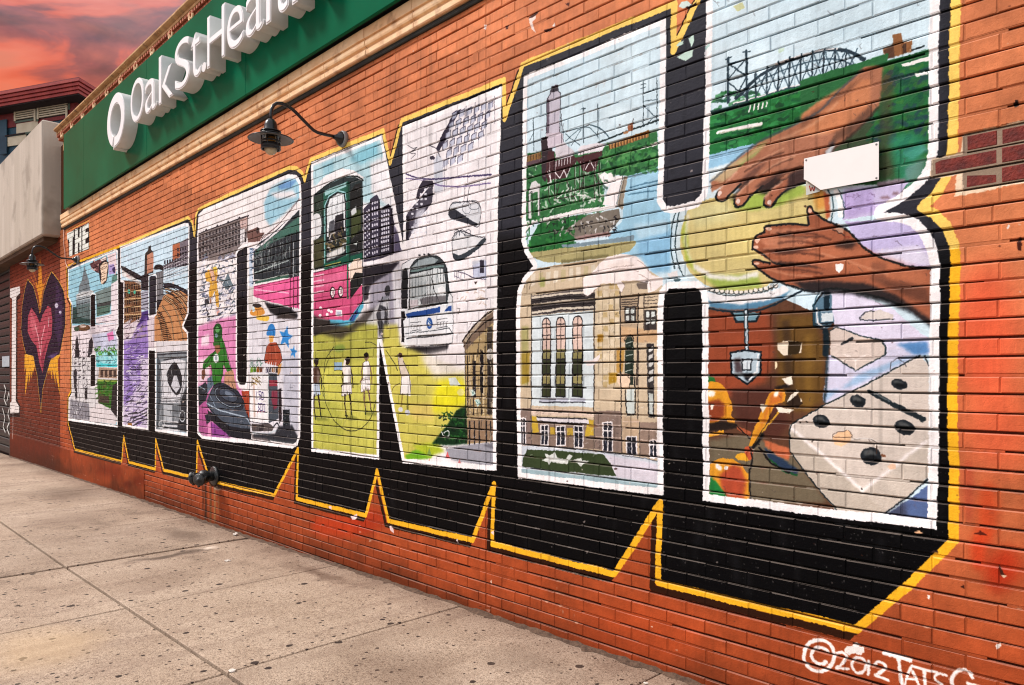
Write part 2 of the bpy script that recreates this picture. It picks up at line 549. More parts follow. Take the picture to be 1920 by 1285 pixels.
# ------------------------------------------------------------- block lettering
SIL = [(125, 499), (127, 556), (132, 566), (133.5, 640), (133, 733), (127.5, 744), (127.4, 792), (140.4, 843), (228, 865), (231.9, 818), (241.6, 866.5), (291, 879.5), (292.2, 824),
       (307, 881.5), (368, 896), (370, 827), (390, 888), (398.9, 903), (514, 928), (558.5, 842), (556, 935), (686, 966), (706.5, 882), (727.7, 976), (885.7, 1012.5), (926, 907), (922.3, 1019.5),
       (1151.6, 1076), (1237, 942), (1232.5, 1092), (1400, 1132), (1606, 1179), (1700, 1098), (1788, 1012), (1788, 865), (1784.6, 820), (1786, 638), (1789, 560), (1791, 498), (1787, 458),
       (1774, 424), (1752, 402), (1729, 390), (1753, 365), (1771, 335), (1784.4, 278), (1789, 163), (1791, 0), (1793, -250), (1330, -44), (1308, 0), (1261.6, 96), (1264.5, 6.5), (979.3, 121), (946.6, 222), (944, 150),
       (753, 226), (731.3, 306), (717.7, 245), (581.8, 300), (571, 338), (566, 324), (556, 316), (542, 314), (385, 386), (372, 393), (367.5, 404), (364.5, 443), (360, 416), (352, 408), (224.5, 462)]
SILC = smooth(SIL[:1], False) if False else SIL
L('P', (52, 24, 10), 0, SIL, close=1, wm=0.034, off=(-0.033, 0.034))
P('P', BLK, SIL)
# brushed, slightly uneven black: sky sheen painted as slate on the upper run, greyer roller marks
set_clip('P', SIL)
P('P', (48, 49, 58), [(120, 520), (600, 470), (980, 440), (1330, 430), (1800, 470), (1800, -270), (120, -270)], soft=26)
for _ in range(420):
    x = rng.uniform(120, 1790); y = rng.uniform(120, 1150)
    l = rng.uniform(10, 60)
    L('P', [(34, 34, 40), (14, 12, 16), (40, 40, 46), (6, 6, 8)][rng.randint(4)], rng.uniform(3, 16), [(x, y), (x + rng.uniform(-3, 3), y + l)], soft=6, al=.3)
for _ in range(700):      # pin-hole chips in the black
    x = rng.uniform(1240, 1780) if rng.rand() < .5 else rng.uniform(300, 1780); y = rng.uniform(840, 1170)
    E('P', (118, 112, 110), x, y, rng.uniform(.5, 1.5), rng.uniform(.5, 2.2), al=rng.uniform(.2, .6))
set_clip()
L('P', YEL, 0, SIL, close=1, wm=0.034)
for i in range(len(SIL)):  # the upper run is drawn in a paler yellow
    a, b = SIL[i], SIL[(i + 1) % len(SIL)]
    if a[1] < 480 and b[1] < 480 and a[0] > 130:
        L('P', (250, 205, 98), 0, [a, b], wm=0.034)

LB = [(127.5, 503.5), (217, 466.5), (221, 470), (222, 612), (217.3, 624), (222, 634), (220.4, 801.5), (127.8, 788.8), (128.8, 746), (134.2, 738), (133.8, 640), (134.4, 572), (128.6, 560)]
LR = [(225, 462.8), (345, 418), (353, 419), (355.4, 426), (353.5, 588), (343.7, 611.6), (352.7, 622), (352, 819), (291, 809.3), (290.4, 658), (279, 657), (278, 808.3), (229.6, 800.5), (231.5, 531), (225.5, 528)]
LO = [(369.5, 440), (372.6, 402), (381, 393), (541, 326), (556, 328.5), (563.5, 340), (565, 373), (564, 560), (563, 818), (557, 836), (548, 841), (379, 822.5), (369.5, 812), (369, 560)]
LN = [(583.3, 304.7), (715.6, 251.8), (756, 460), (754.5, 237), (941.5, 161), (933, 395), (931.5, 640), (930.4, 883), (754.4, 868), (711, 640), (710.8, 861.6), (583.8, 847)]
LX = [(981, 142), (1249, 31), (1246, 229), (1242.5, 372), (1250, 384), (1264, 386), (1304, 376), (1315, 362), (1319, 250), (1323, 60), (1324, -15), (1762.5, -202), (1761, 0), (1759.5, 200), (1758, 281), (1752, 312), (1745, 328), (1733, 344),
      (1715, 362), (1690, 381), (1655, 398), (1680, 399), (1703, 404), (1723, 414), (1738, 428), (1750, 448), (1759, 475), (1763, 500), (1761, 607), (1759.7, 820), (1756.6, 992.5), (1579, 972), (1317.5, 938), (1315.5, 575), (1313, 547), (1303, 539), (1254, 541.5),
      (1245.5, 550), (1243, 580), (1242, 660), (1243.6, 929), (970.4, 896), (968, 730), (967, 583), (970.4, 544), (981, 519), (999, 499), (984, 476), (977.5, 450), (978.5, 420)]

# ----------------------------------------------------------------- letter B
set_clip('P', LB)
P('P', (150, 203, 222), LB)
for y in range(0, 9):
    R('P', (164, 214, 230) if y % 2 else (140, 192, 216), 128, 500 + y * 9, 190, 506 + y * 9, soft=4, al=.5)
P('F5', (116, 128, 134), [(290, 980), (300, 820), (360, 700), (385, 560), (400, 440), (420, 440), (450, 560), (500, 720), (530, 900), (540, 990)], soft=10)
P('F5', (190, 194, 196), [(250, 990), (380, 930), (560, 900), (600, 930), (560, 1000), (250, 1060)])
P('F5', (128, 142, 148), [(250, 1060), (560, 1000), (560, 1285), (240, 1285)])
for i in range(6):
    L('F5', (50, 60, 66), 14, [(270 + i * 45, 1190 - i * 10), (270 + i * 45, 1285)])
    E('F5', (72, 84, 90), 300 + i * 40, 1070 - i * 9, 10, 22)
P('C8', (96, 118, 118), [(120, 790), (255, 760), (255, 960), (120, 960)])
for i in range(7):
    L('C8', (30, 38, 44), 6, [(125 + i * 19, 770), (125 + i * 19, 900 + (i % 3) * 20)])
P('C8', (34, 70, 66), [(75, 800), (120, 800), (130, 900), (260, 920), (260, 960), (75, 960)], soft=6)
P('C8', (116, 134, 132), [(300, 660), (470, 590), (470, 760), (315, 780)])
P('C8', (62, 66, 66), [(315, 770), (450, 745), (450, 790), (315, 800)])
P('C8', (80, 112, 100), [(315, 800), (450, 780), (440, 860), (315, 890)])
P('C8', (226, 214, 220), [(455, 570), (525, 540), (525, 960), (305, 960), (310, 900), (455, 870)])
P('F5', (96, 58, 62), [(520, 370), (690, 290), (850, 210), (860, 300), (730, 520), (720, 560), (640, 550), (590, 480), (540, 440)])
for i in range(22):
    E('F5', [(150, 96, 92), (66, 34, 40), (200, 160, 150)][i % 3], rng.uniform(560, 740), rng.uniform(300, 520), 18, 20, al=.8)
P('F5', (34, 30, 36), [(700, 380), (760, 320), (850, 300), (890, 350), (890, 480), (870, 700), (800, 790), (730, 740), (700, 560)], soft=8)
P('F5', (238, 206, 178), [(740, 400), (800, 340), (860, 340), (880, 400), (860, 560), (850, 700), (770, 790), (740, 760), (750, 600), (730, 480)])
for (x, y, w) in [(740, 480, 60), (790, 450, 50), (840, 440, 40), (770, 560, 70), (770, 640, 70), (790, 700, 60), (800, 750, 50), (820, 380, 40)]:
    L('F5', (62, 34, 30), 12, [(x - w * .5, y + 20), (x, y - 10), (x + w * .6, y - 26)])
P('F5', (246, 228, 222), [(720, 290), (840, 220), (850, 280), (760, 320)])
P('F5', (236, 212, 216), [(870, 200), (1050, 130), (1060, 500), (1030, 600), (900, 420)])
P('F5', (168, 150, 204), [(890, 400), (1000, 370), (1020, 560), (900, 600)], soft=8)
P('F5', (60, 46, 90), [(960, 470), (1030, 420), (1030, 560), (980, 540)], soft=6)
P('F5', (96, 138, 128), [(960, 640), (1060, 560), (1080, 700), (950, 780)], soft=6)
P('D1', (210, 206, 208), [(60, -20), (515, -30), (515, 780), (40, 780)])
P('C8', (226, 214, 220), [(70, 980), (520, 960), (520, 1290), (70, 1290)])
E('C8', (96, 60, 30), 185, 1000, 66, 34, al=.9); E('C8', (60, 84, 60), 120, 1010, 26, 24); E('C8', (214, 190, 176), 180, 985, 34, 14)
P('C8', (192, 196, 220), [(270, 1070), (520, 1020), (520, 1200), (300, 1240)], soft=10)
P('C8', (226, 120, 176), [(410, 1060), (470, 1030), (480, 1110), (430, 1130)], soft=5)
L('C8', (120, 64, 120), 8, [(420, 1060), (440, 1110), (432, 1160)])
# grey buildings and figures
for i in range(20):
    x = 80 + (i % 5) * 34 + rng.uniform(-8, 8); y = -40 + (i // 5) * 190 + rng.uniform(-30, 30)
    L('D1', [(70, 68, 74), (120, 118, 124), (40, 38, 44)][i % 3], rng.uniform(8, 18), [(x, y), (x + rng.uniform(-14, 14), y + 80), (x + rng.uniform(-20, 20), y + 150)], soft=3, al=.85)
P('C8', (34, 32, 40), [(105, 1285), (110, 1120), (130, 1080), (140, 1160), (150, 1285)], soft=3)
P('C8', (46, 44, 52), [(230, 1285), (240, 1130), (265, 1090), (280, 1140), (270, 1285)], soft=3)
for y in range(5):
    for i in range(3):
        E('D1', (46, 42, 50), 110 + i * 40, 90 + y * 62 + i * 8, 14, 8, rot=-.5, al=.8)
P('D1', (40, 40, 46), [(90, 280), (125, 290), (120, 400), (130, 540), (110, 560), (95, 420)], soft=3)
P('D1', (30, 28, 34), [(200, 450), (225, 450), (225, 560), (200, 560)], soft=2)
P('D1', (120, 118, 128), [(60, 560), (240, 600), (250, 760), (60, 740)], soft=10, al=.8)
for i in range(6):
    L('D1', (52, 50, 58), 10, [(80 + i * 30, 560 + i * 14), (88 + i * 30, 740)], soft=2, al=.8)
P('D1', (150, 214, 222), [(305, 100), (515, 80), (515, 250), (305, 240)])
scatter('D1', (300, 60, 515, 130), 60, [(58, 138, 38), (38, 92, 26), (96, 170, 60)], (14, 34), (8, 16))
scatter('D1', (310, 140, 510, 230), 40, [(60, 190, 200), (30, 130, 140), (180, 232, 232), (40, 90, 90)], (12, 30), (6, 12), al=.8)
P('D1', (66, 200, 208), [(310, 210), (515, 225), (515, 250), (310, 245)])
P('D1', (168, 140, 120), [(335, 250), (515, 262), (515, 360), (330, 350)])
for i in range(4):
    R('D1', (74, 56, 48), 350 + i * 42, 275, 378 + i * 42, 345)
P('D1', (150, 170, 70), [(320, 365), (515, 372), (515, 390), (320, 385)])
P('D1', (52, 110, 30), [(320, 385), (515, 390), (505, 620), (440, 650), (330, 590)])
scatter('D1', (320, 390, 500, 600), 70, [(36, 82, 20), (70, 134, 40), (90, 90, 40), (24, 58, 18)], (16, 40), (10, 20), al=.7)
P('D1', (70, 58, 48), [(330, 520), (430, 530), (440, 600), (330, 590)], soft=6)
P('D1', (42, 36, 40), [(470, 420), (515, 400), (510, 740), (450, 660), (460, 520)], soft=4)
P('D1', (216, 206, 208), [(250, 660), (330, 600), (430, 640), (500, 740), (500, 800), (250, 770)])
L('D1', (60, 54, 60), 12, [(300, 450), (300, 650)]); L('D1', (190, 186, 190), 8, [(262, 470), (262, 640)])
grit('F5', (90, 900, 520, 1285), 50, 1.2); grit('D1', (60, 0, 250, 760), 150, .9, .4); grit('C8', (310, 900, 520, 1280), 60, .8); grit('D1', (300, 80, 515, 640), 90, .7)
for i in range(9):
    L('C8', (30, 34, 40), 5, [(118 + i * 15, 740 - i * 3), (118 + i * 15, 870)], al=.8)
for j in range(4):
    L('C8', (226, 228, 230), 5, [(115, 690 + j * 18), (255, 660 + j * 18)], al=.7)
for k in range(60):
    x = rng.uniform(70, 240); y = rng.uniform(20, 750)
    L('D1', [(28, 26, 32), (90, 88, 96), (244, 242, 244)][k % 3], rng.uniform(4, 9), [(x, y), (x + rng.uniform(-14, 14), y + rng.uniform(10, 40)), (x + rng.uniform(-20, 20), y + rng.uniform(30, 70))], sm=1, al=.8)
for k in range(30):
    x = rng.uniform(310, 510); y = rng.uniform(900, 1060)
    L('C8', [(120, 96, 120), (246, 240, 244), (170, 150, 176)][k % 3], rng.uniform(3, 7), [(x, y), (x + rng.uniform(8, 30), y - rng.uniform(0, 14))], al=.7)
set_clip()
border(LB, WHT, 0.034)
P('C8', BLK, [(258, 690), (266, 680), (296, 680), (300, 690), (300, 985), (258, 990)])
P('D1', BLK, [(256, 140), (262, 132), (296, 132), (300, 140), (300, 430), (256, 436)])
L('C8', WHT, 9, [(253, 990), (252, 690), (270, 673), (300, 676), (306, 690), (306, 985)]); L('D1', WHT, 9, [(251, 436), (251, 138), (266, 124), (298, 126), (306, 140), (306, 434), (252, 442)])

# ----------------------------------------------------------------- letter R
set_clip('P', LR)
P('P', (196, 222, 238), LR)
P('C8', (212, 196, 204), [(560, 880), (870, 860), (870, 1290), (560, 1290)])
P('D1', (200, 186, 214), [(560, -20), (815, -40), (815, 860), (560, 830)])
P('C8', (140, 96, 66), [(560, 540), (740, 560), (745, 900), (640, 960), (575, 960)])
for i in range(7):
    for j in range(5):
        R('C8', [(52, 34, 24), (34, 26, 24), (90, 58, 34)][(i + j) % 3], 582 + i * 22, 575 + j * 74, 596 + i * 22, 630 + j * 74)
for j in range(4):
    L('C8', (220, 180, 130), 10, [(575, 650 + j * 76), (745, 640 + j * 76)])
E('C8', (70, 190, 160), 625, 650, 12, 22); E('C8', (60, 170, 140), 680, 655, 12, 20)
P('C8', (180, 60, 70), [(600, 470), (640, 470), (640, 520), (600, 510)])
P('C8', (44, 40, 44), [(545, 400), (600, 420), (745, 500), (740, 545), (640, 510), (560, 450)])
P('C8', (226, 216, 210), [(560, 440), (740, 560), (740, 590), (560, 500)], al=.8)
P('C8', (46, 40, 46), [(740, 500), (815, 470), (820, 640), (745, 640)]); P('C8', (170, 170, 186), [(745, 650), (815, 640), (815, 830), (745, 830)])
for i in range(5):
    L('C8', (50, 44, 60), 8, [(745, 690 + i * 32), (815, 676 + i * 32)])
P('C8', (70, 48, 116), [(745, 850), (815, 830), (815, 920), (690, 1000), (745, 900)], soft=5)
P('C8', (58, 48, 44), [(780, 290), (810, 250), (812, 215), (835, 205), (840, 250), (862, 270), (862, 470), (775, 490)])
P('C8', (186, 128, 104), [(800, 300), (850, 270), (862, 290), (862, 450), (800, 480)])
P('C8', (182, 104, 70), [(1045, 200), (1115, 175), (1120, 330), (1045, 370)])
P('C8', (122, 112, 122), [(1115, 180), (1200, 130), (1200, 400), (950, 430), (960, 400), (1120, 320)])
for i in range(9):
    for j in range(4):
        if (i < 5 and j < 2):
            continue
        R('C8', (52, 46, 58), 965 + i * 25, 250 + j * 50 - i * 4, 980 + i * 25, 285 + j * 50 - i * 4)
for i in range(5):
    L('C8', (238, 236, 240), 5, [(960, 420 + i * 26), (1195, 330 + i * 34)], al=.7)
P('C8', (34, 30, 34), [(868, 440), (880, 400), (920, 390), (955, 410), (955, 450), (920, 440)], sm=1)
P('C8', (120, 118, 122), [(885, 470), (955, 450), (960, 720), (885, 760)])
for i in range(5):
    L('C8', (40, 40, 46), 7, [(890 + i * 15, 470), (890 + i * 15, 700)])
R('C8', (34, 32, 38), 890, 730, 965, 830)
# curving tracks
P('C8', (192, 132, 86), [(870, 900), (960, 690), (1060, 640), (1195, 640), (1195, 900), (1150, 990), (1195, 1040), (1195, 1125), (870, 1130)])
P('C8', (46, 44, 54), [(960, 580), (1040, 570), (1195, 640), (1195, 690), (1080, 620), (960, 620)])
TR = [[(880, 860), (930, 960), (945, 1130)], [(900, 830), (970, 940), (1000, 1130)], [(945, 790), (1030, 920), (1060, 1130)], [(960, 720), (1060, 800), (1130, 1010), (1150, 1130)],
      [(965, 690), (1090, 780), (1150, 920), (1190, 1000)], [(980, 650), (1110, 730), (1195, 880)], [(975, 620), (1120, 680), (1195, 790)]]
for tr in TR:
    L('C8', (30, 20, 18), 22, tr, sm=1); L('C8', (236, 190, 140), 7, tr, sm=1)
for i in range(16):
    a = i / 15
    L('C8', (50, 28, 18), 11, [(900 + a * 60, 870 + a * 250), (940 + a * 100, 850 + a * 260)], al=.8)
    L('C8', (60, 34, 20), 11, [(1040 + a * 120, 730 + a * 220), (1090 + a * 100, 710 + a * 190)], al=.7)
P('C8', (224, 214, 214), [(870, 1130), (1195, 1125), (1195, 1290), (870, 1290)]); P('D1', (214, 208, 212), [(890, 0), (1195, 0), (1195, 120), (890, 130)])
# purple stroke figure
P('C8', (138, 108, 186), [(700, 1000), (800, 900), (815, 1290), (580, 1290), (600, 1180)], soft=14, al=.85)
scatter('C8', (580, 950, 740, 1120), 26, [(210, 200, 206), (80, 66, 90), (160, 140, 150)], (30, 70), (8, 20), ang=(-60, -20))
P('D1', (140, 112, 190), [(570, 0), (720, 0), (740, 380), (690, 460), (600, 620), (560, 600)], soft=20, al=.85)
P('D1', (180, 160, 214), [(620, 280), (700, 270), (720, 400), (640, 420)], soft=12)
scatter('D1', (590, 40, 760, 300), 60, [(64, 56, 76), (230, 224, 230), (110, 84, 150)], (20, 46), (4, 9), ang=(-50, 10))
scatter('D1', (570, 420, 800, 820), 90, [(60, 54, 74), (224, 216, 226), (120, 94, 160), (40, 38, 46)], (24, 60), (5, 12), ang=(-60, -10))
EL('D1', (34, 30, 40), 8, 670, 262, 24, 14); EL('D1', (34, 30, 40), 8, 725, 262, 24, 14)
for i in range(4):
    L('D1', (32, 30, 38), 13, [(620 + i * 20, 700 + i * 36), (720, 690 + i * 30), (805, 640 + i * 36)], sm=1, al=.85)
R('D1', (150, 100, 40), 612, 790, 655, 820)
# grey arch / tunnel
P('D1', (126, 132, 138), [(895, 110), (1195, 90), (1195, 880), (890, 850)])
P('D1', (208, 208, 214), [(930, 200), (1060, 160), (1170, 190), (1170, 420), (1130, 560), (950, 560), (935, 360)], soft=8)
P('D1', (40, 42, 48), [(990, 330), (1010, 260), (1065, 200), (1110, 260), (1135, 340), (1130, 460), (1080, 520), (1010, 420)], sm=1)
P('D1', (196, 196, 204), [(1030, 430), (1060, 330), (1085, 330), (1120, 440), (1080, 500)], soft=4)
E('D1', (30, 28, 32), 1075, 240, 18, 32)
for (a, b) in [((900, 130), (1185, 110)), ((960, 180), (1180, 150)), ((930, 220), (960, 540)), ((1180, 200), (1130, 540)), ((940, 540), (1130, 545)), ((930, 575), (1125, 580)), ((945, 600), (945, 780)), ((1050, 600), (1050, 780)), ((1110, 600), (1120, 780))]:
    L('D1', (38, 40, 48), 13, [a, b], soft=2)
for j in range(5):
    L('D1', (232, 230, 234), 9, [(940, 525 + j * 16), (1120, 530 + j * 16)], al=.8)
R('D1', (180, 184, 190), 960, 610, 1040, 770, al=.9); R('D1', (100, 106, 112), 1060, 620, 1105, 700)
for j in range(5):
    L('D1', [(206, 206, 210), (52, 56, 62)][j % 2], 14, [(950, 770 + j * 20), (1110, 780 + j * 20)])
P('D1', (34, 36, 42), [(1130, 560), (1185, 420), (1190, 870), (1090, 850), (1110, 740)], soft=8, al=.85)
P('D1', (60, 68, 76), [(895, 120), (930, 200), (930, 560), (910, 820), (890, 850)], soft=8, al=.85)
EL('D1', (206, 208, 212), 12, 940, 800, 26, 34); EL('D1', (190, 194, 200), 12, 1140, 720, 26, 50)
grit('C8', (560, 400, 815, 1000), 150, .8, .4); grit('C8', (950, 200, 1195, 620), 110, .8, .4); grit('D1', (900, 100, 1190, 860), 160, .9, .35); grit('D1', (570, 0, 810, 830), 120, .9, .3)
for i in range(26):
    y = 40 + i * 30
    L('D1', (58, 46, 84), 5, [(600 + rng.uniform(-8, 8), y), (690 + rng.uniform(-20, 20), y - 12), (770 + rng.uniform(-20, 20), y - 4)], sm=1, al=.6)
DK = (26, 24, 30)
for i in range(13):
    x = 958 + i * 19
    L('C8', DK, 4, [(x, 395 - i * 17), (x, 545 - i * 9)], al=.8)
for j in range(6):
    L('C8', (60, 54, 64), 4, [(955, 420 + j * 24), (1080, 340 + j * 30), (1198, 250 + j * 40)], al=.8); L('C8', (236, 232, 236), 3, [(955, 428 + j * 24), (1080, 348 + j * 30), (1198, 259 + j * 40)], al=.7)
for j, w in enumerate((12, 9, 9, 8)):
    L('C8', DK, w, [(955, 575 + j * 26), (1040, 578 + j * 34), (1120, 612 + j * 48), (1198, 672 + j * 66)], sm=1)
for i in range(18):
    a = i / 17
    L('C8', (236, 214, 190), 3, [(985 + a * 205, 606 + a * a * 120), (975 + a * 210, 634 + a * a * 150)], al=.8)
for i in range(8):
    L('C8', (22, 18, 18), 5, [(578 + i * 22, 560), (578 + i * 22, 950)], al=.7)
for j in range(7):
    L('C8', (236, 204, 160), 4, [(575, 600 + j * 52), (745, 590 + j * 50)], al=.6)
L('C8', DK, 7, [(560, 430), (640, 480), (745, 545)]); L('C8', DK, 6, [(545, 545), (740, 560)])
for (x, y) in ((600, 300), (615, 340), (650, 240), (655, 330), (690, 370), (735, 330), (760, 250), (950, 170), (1080, 130)):
    L('C8', (150, 70, 110), 6, [(x, y), (x + 8, y + 16)], al=.8)
for k in range(46):
    x = rng.uniform(575, 800); y = rng.uniform(60, 800)
    L('D1', [(40, 30, 62), (236, 230, 240), (70, 50, 110)][k % 3], rng.uniform(4, 8), [(x, y), (x + rng.uniform(8, 34), y - rng.uniform(-6, 26)), (x + rng.uniform(20, 60), y - rng.uniform(-20, 12))], sm=1, al=.8)
for k in range(40):
    x = rng.uniform(905, 1180); y = rng.uniform(120, 850)
    L('D1', [(20, 22, 28), (238, 238, 242), (60, 66, 74)][k % 3], rng.uniform(5, 10), [(x, y), (x + rng.uniform(-10, 10), y + rng.uniform(14, 60))], al=.75)
set_clip()
border(LR, WHT, 0.034)
P('C8', (40, 40, 50), [(822, 512), (840, 500), (880, 500), (886, 512), (884, 868), (822, 884)])
L('C8', WHT, 12, [(814, 890), (814, 505), (836, 490), (884, 490), (893, 505), (890, 870), (868, 888), (814, 892)])
P('D1', BLK, [(820, 95), (875, 88), (878, 880), (812, 872)])

# ----------------------------------------------------------------- letter O
set_clip('P', LO)
P('P', (238, 230, 230), LO)
P('C6', (150, 196, 216), [(640, 330), (700, 200), (860, 110), (960, 110), (965, 300), (700, 540), (650, 480)], soft=26)
P('C6', (104, 150, 200), [(760, 190), (840, 140), (940, 130), (880, 200), (800, 220)], soft=14)
P('C6', (232, 228, 232), [(690, 250), (900, 220), (940, 280), (760, 300)], soft=20)
P('C6', (128, 116, 114), [(50, 610), (500, 450), (500, 640), (400, 760), (380, 830), (60, 860)])
L('C6', (36, 34, 40), 10, [(50, 612), (300, 520), (505, 448)])
for i in range(4):
    P('C6', (40, 38, 44), [(112 + i * 98, 590 - i * 36), (125 + i * 98, 562 - i * 36), (138 + i * 98, 582 - i * 36)])
for i in range(15):
    for j in range(4):
        x = 64 + i * 29; y = 632 + j * 55 - i * 10.5
        R('C6', [(44, 40, 46), (70, 62, 66), (30, 28, 34)][(i + j) % 3], x, y, x + 15, y + 36)
    if i % 3 == 0:
        L('C6', (206, 200, 200), 5, [(60 + i * 29, 640 - i * 10), (60 + i * 29, 850 - i * 10)], al=.6)
for j in range(3):
    L('C6', (56, 50, 54), 5, [(60, 680 + j * 55), (480, 530 + j * 55)])
P('C6', (206, 174, 168), [(420, 500), (490, 460), (490, 560), (450, 600)]); P('C6', (226, 222, 224), [(430, 580), (470, 560), (470, 690), (430, 710)])
P('C6', (116, 84, 78), [(490, 590), (560, 560), (575, 550), (600, 560), (605, 600), (650, 600), (600, 680), (500, 690)])
E('C6', (60, 44, 44), 585, 580, 12, 30)
scatter('C6', (60, 800, 400, 1285), 190, [(190, 190, 208), (120, 124, 146), (226, 224, 232), (84, 90, 110), (150, 152, 176), (70, 90, 100)], (14, 50), (8, 18), ang=(-80, 20))
P('C6', (70, 96, 108), [(270, 1060), (320, 960), (370, 1080), (300, 1110)], al=.8)
# yellow dancer
P('F4', (222, 164, 62), [(225, 300), (280, 230), (340, 260), (400, 190), (440, 220), (440, 330), (420, 420), (440, 540), (460, 700), (465, 880), (415, 890), (400, 700), (390, 600), (350, 690), (300, 720), (285, 610), (310, 500), (300, 440), (240, 430)])
P('F4', (232, 178, 150), [(290, 260), (330, 210), (370, 260), (400, 370), (390, 430), (330, 420), (320, 300)])
P('F4', (240, 204, 80), [(350, 200), (420, 180), (440, 250), (400, 290)]); L('F4', (130, 70, 40), 12, [(300, 300), (350, 420), (440, 440)]); L('F4', (120, 70, 40), 10, [(310, 720), (380, 690), (400, 600)])
P('F4', (150, 110, 90), [(300, 700), (340, 740), (330, 840), (310, 850)]); P('F4', (206, 150, 140), [(410, 890), (470, 890), (490, 1040), (430, 1060)])
P('F4', (56, 52, 56), [(215, 760), (260, 740), (300, 800), (250, 860), (300, 1000), (300, 1060), (270, 1050), (230, 880)], sm=1)
scatter('F4', (110, 850, 720, 1150), 70, [(210, 208, 220), (70, 80, 96), (236, 232, 238), (150, 150, 170)], (40, 110), (14, 30), ang=(-70, 10))
# pink wall + DJ
P('C7', (218, 130, 178), [(40, 180), (140, 140), (290, 110), (290, 560), (330, 600), (370, 780), (380, 900), (120, 900), (40, 860)], soft=14)
P('C7', (236, 208, 220), [(45, 400), (120, 380), (110, 520), (45, 560)], soft=18); P('C7', (244, 214, 228), [(60, 250), (110, 230), (110, 300), (60, 310)], soft=14)
P('C7', (150, 60, 120), [(45, 600), (110, 620), (100, 900), (45, 880)], soft=14, al=.7); P('C7', (120, 44, 130), [(120, 800), (240, 860), (250, 910), (130, 900)], soft=10, al=.8)
P('C7', (170, 66, 40), [(320, 600), (372, 600), (372, 780), (350, 760)])
P('C7', (48, 118, 40), [(140, 250), (138, 190), (160, 160), (185, 165), (198, 200), (196, 250), (210, 290), (240, 420), (262, 480), (230, 480), (205, 430), (200, 500), (180, 560), (120, 560), (130, 480), (125, 430), (95, 450), (68, 460), (75, 410), (110, 370), (150, 340)], sm=0)
E('C7', (30, 82, 34), 168, 215, 30, 56); E('C7', (90, 160, 90), 165, 200, 14, 20); E('C7', (120, 150, 160), 158, 240, 10, 14)
P('C7', (150, 100, 74), [(148, 300), (182, 296), (184, 340), (165, 362), (148, 340)]); P('C7', (44, 104, 40), [(136, 285), (180, 272), (188, 300), (140, 308)])
E('C7', (222, 226, 230), 156, 390, 17, 30); E('C7', (150, 160, 166), 156, 388, 8, 16)
L('C7', (24, 60, 22), 7, [(196, 260), (206, 330), (212, 430)]); L('C7', (24, 60, 22), 7, [(120, 420), (140, 350)]); L('C7', (26, 64, 24), 5, [(150, 440), (140, 540)])
P('C7', (190, 140, 110), [(215, 480), (268, 462), (280, 540), (300, 640), (288, 660), (262, 590), (240, 560), (218, 600), (200, 612), (205, 570)])
P('C7', (120, 78, 60), [(62, 470), (82, 455), (88, 500), (76, 530), (62, 520)])
for (a, b) in [((255, 540), (295, 650)), ((236, 530), (246, 590))]:
    L('C7', (60, 36, 30), 5, [a, b])
P('C7', (40, 46, 54), [(35, 580), (90, 540), (110, 580), (90, 660), (45, 700)], soft=2); L('C7', (140, 160, 176), 6, [(45, 570), (85, 590)])
P('C7', (92, 112, 130), [(100, 520), (130, 500), (140, 560), (100, 620)])
P('C7', (70, 80, 94), [(95, 660), (140, 560), (190, 545), (300, 600), (335, 660), (345, 720), (385, 830), (385, 920), (240, 900), (100, 700)])
P('C7', (30, 32, 40), [(100, 720), (240, 830), (390, 850), (385, 920), (250, 900), (110, 780)]); P('C7', (38, 42, 52), [(85, 760), (120, 740), (120, 800), (95, 820)])
P('C7', (44, 50, 62), [(140, 570), (200, 548), (300, 610), (335, 670), (325, 720), (260, 712), (170, 660)], sm=1)
EL('C7', (150, 166, 182), 7, 238, 640, 96, 56, rot=.5, a0=10, a1=200); E('C7', (66, 76, 92), 236, 628, 62, 34, rot=.5); E('C7', (110, 122, 140), 240, 622, 30, 15, rot=.5)
L('C7', (164, 180, 196), 9, [(95, 680), (190, 730), (340, 770), (372, 810)], sm=1); L('C7', (120, 136, 154), 8, [(110, 620), (150, 700)])
for x in (45, 65, 140, 120):
    L('C7', (26, 22, 30), 4, [(x, 690), (x + 8, 890)])
# right half: train side, player, cart
P('C6', (44, 52, 58), [(550, 760), (600, 690), (700, 620), (965, 380), (965, 1000), (550, 1020)])
P('C6', (66, 108, 96), [(560, 770), (700, 650), (960, 450), (960, 590), (860, 620), (700, 700), (570, 800)], soft=8)
L('C6', (232, 226, 230), 20, [(560, 750), (640, 690), (780, 570), (960, 380)]); L('C6', (110, 70, 74), 6, [(600, 680), (760, 540), (900, 380), (960, 300)]); L('C6', (80, 64, 66), 5, [(620, 650), (780, 520), (960, 290)])
scatter('C6', (570, 700, 870, 960), 70, [(24, 28, 30), (110, 120, 120), (70, 84, 84), (150, 156, 156)], (30, 80), (6, 14), ang=(-100, -70))
L('C6', (176, 190, 186), 9, [(560, 960), (720, 900), (860, 850)]); L('C6', (26, 24, 28), 24, [(885, 620), (885, 1285)]); L('C6', (170, 174, 176), 12, [(905, 690), (903, 1000)]); L('C6', (38, 34, 40), 14, [(935, 580), (935, 1000)])
P('C6', (52, 94, 78), [(560, 1030), (860, 965), (860, 1000), (560, 1060)]); L('C6', (210, 210, 208), 7, [(560, 1035), (860, 970)])
P('C6', (226, 92, 146), [(548, 1080), (960, 990), (965, 1285), (860, 1260), (640, 1200), (548, 1170)]); L('C6', (240, 180, 206), 10, [(560, 1110), (860, 1140)]); L('C6', (160, 50, 96), 10, [(550, 1085), (870, 1015)])
for x in (875, 905, 940):
    L('C6', (60, 30, 46), 12, [(x, 1000), (x, 1285)])
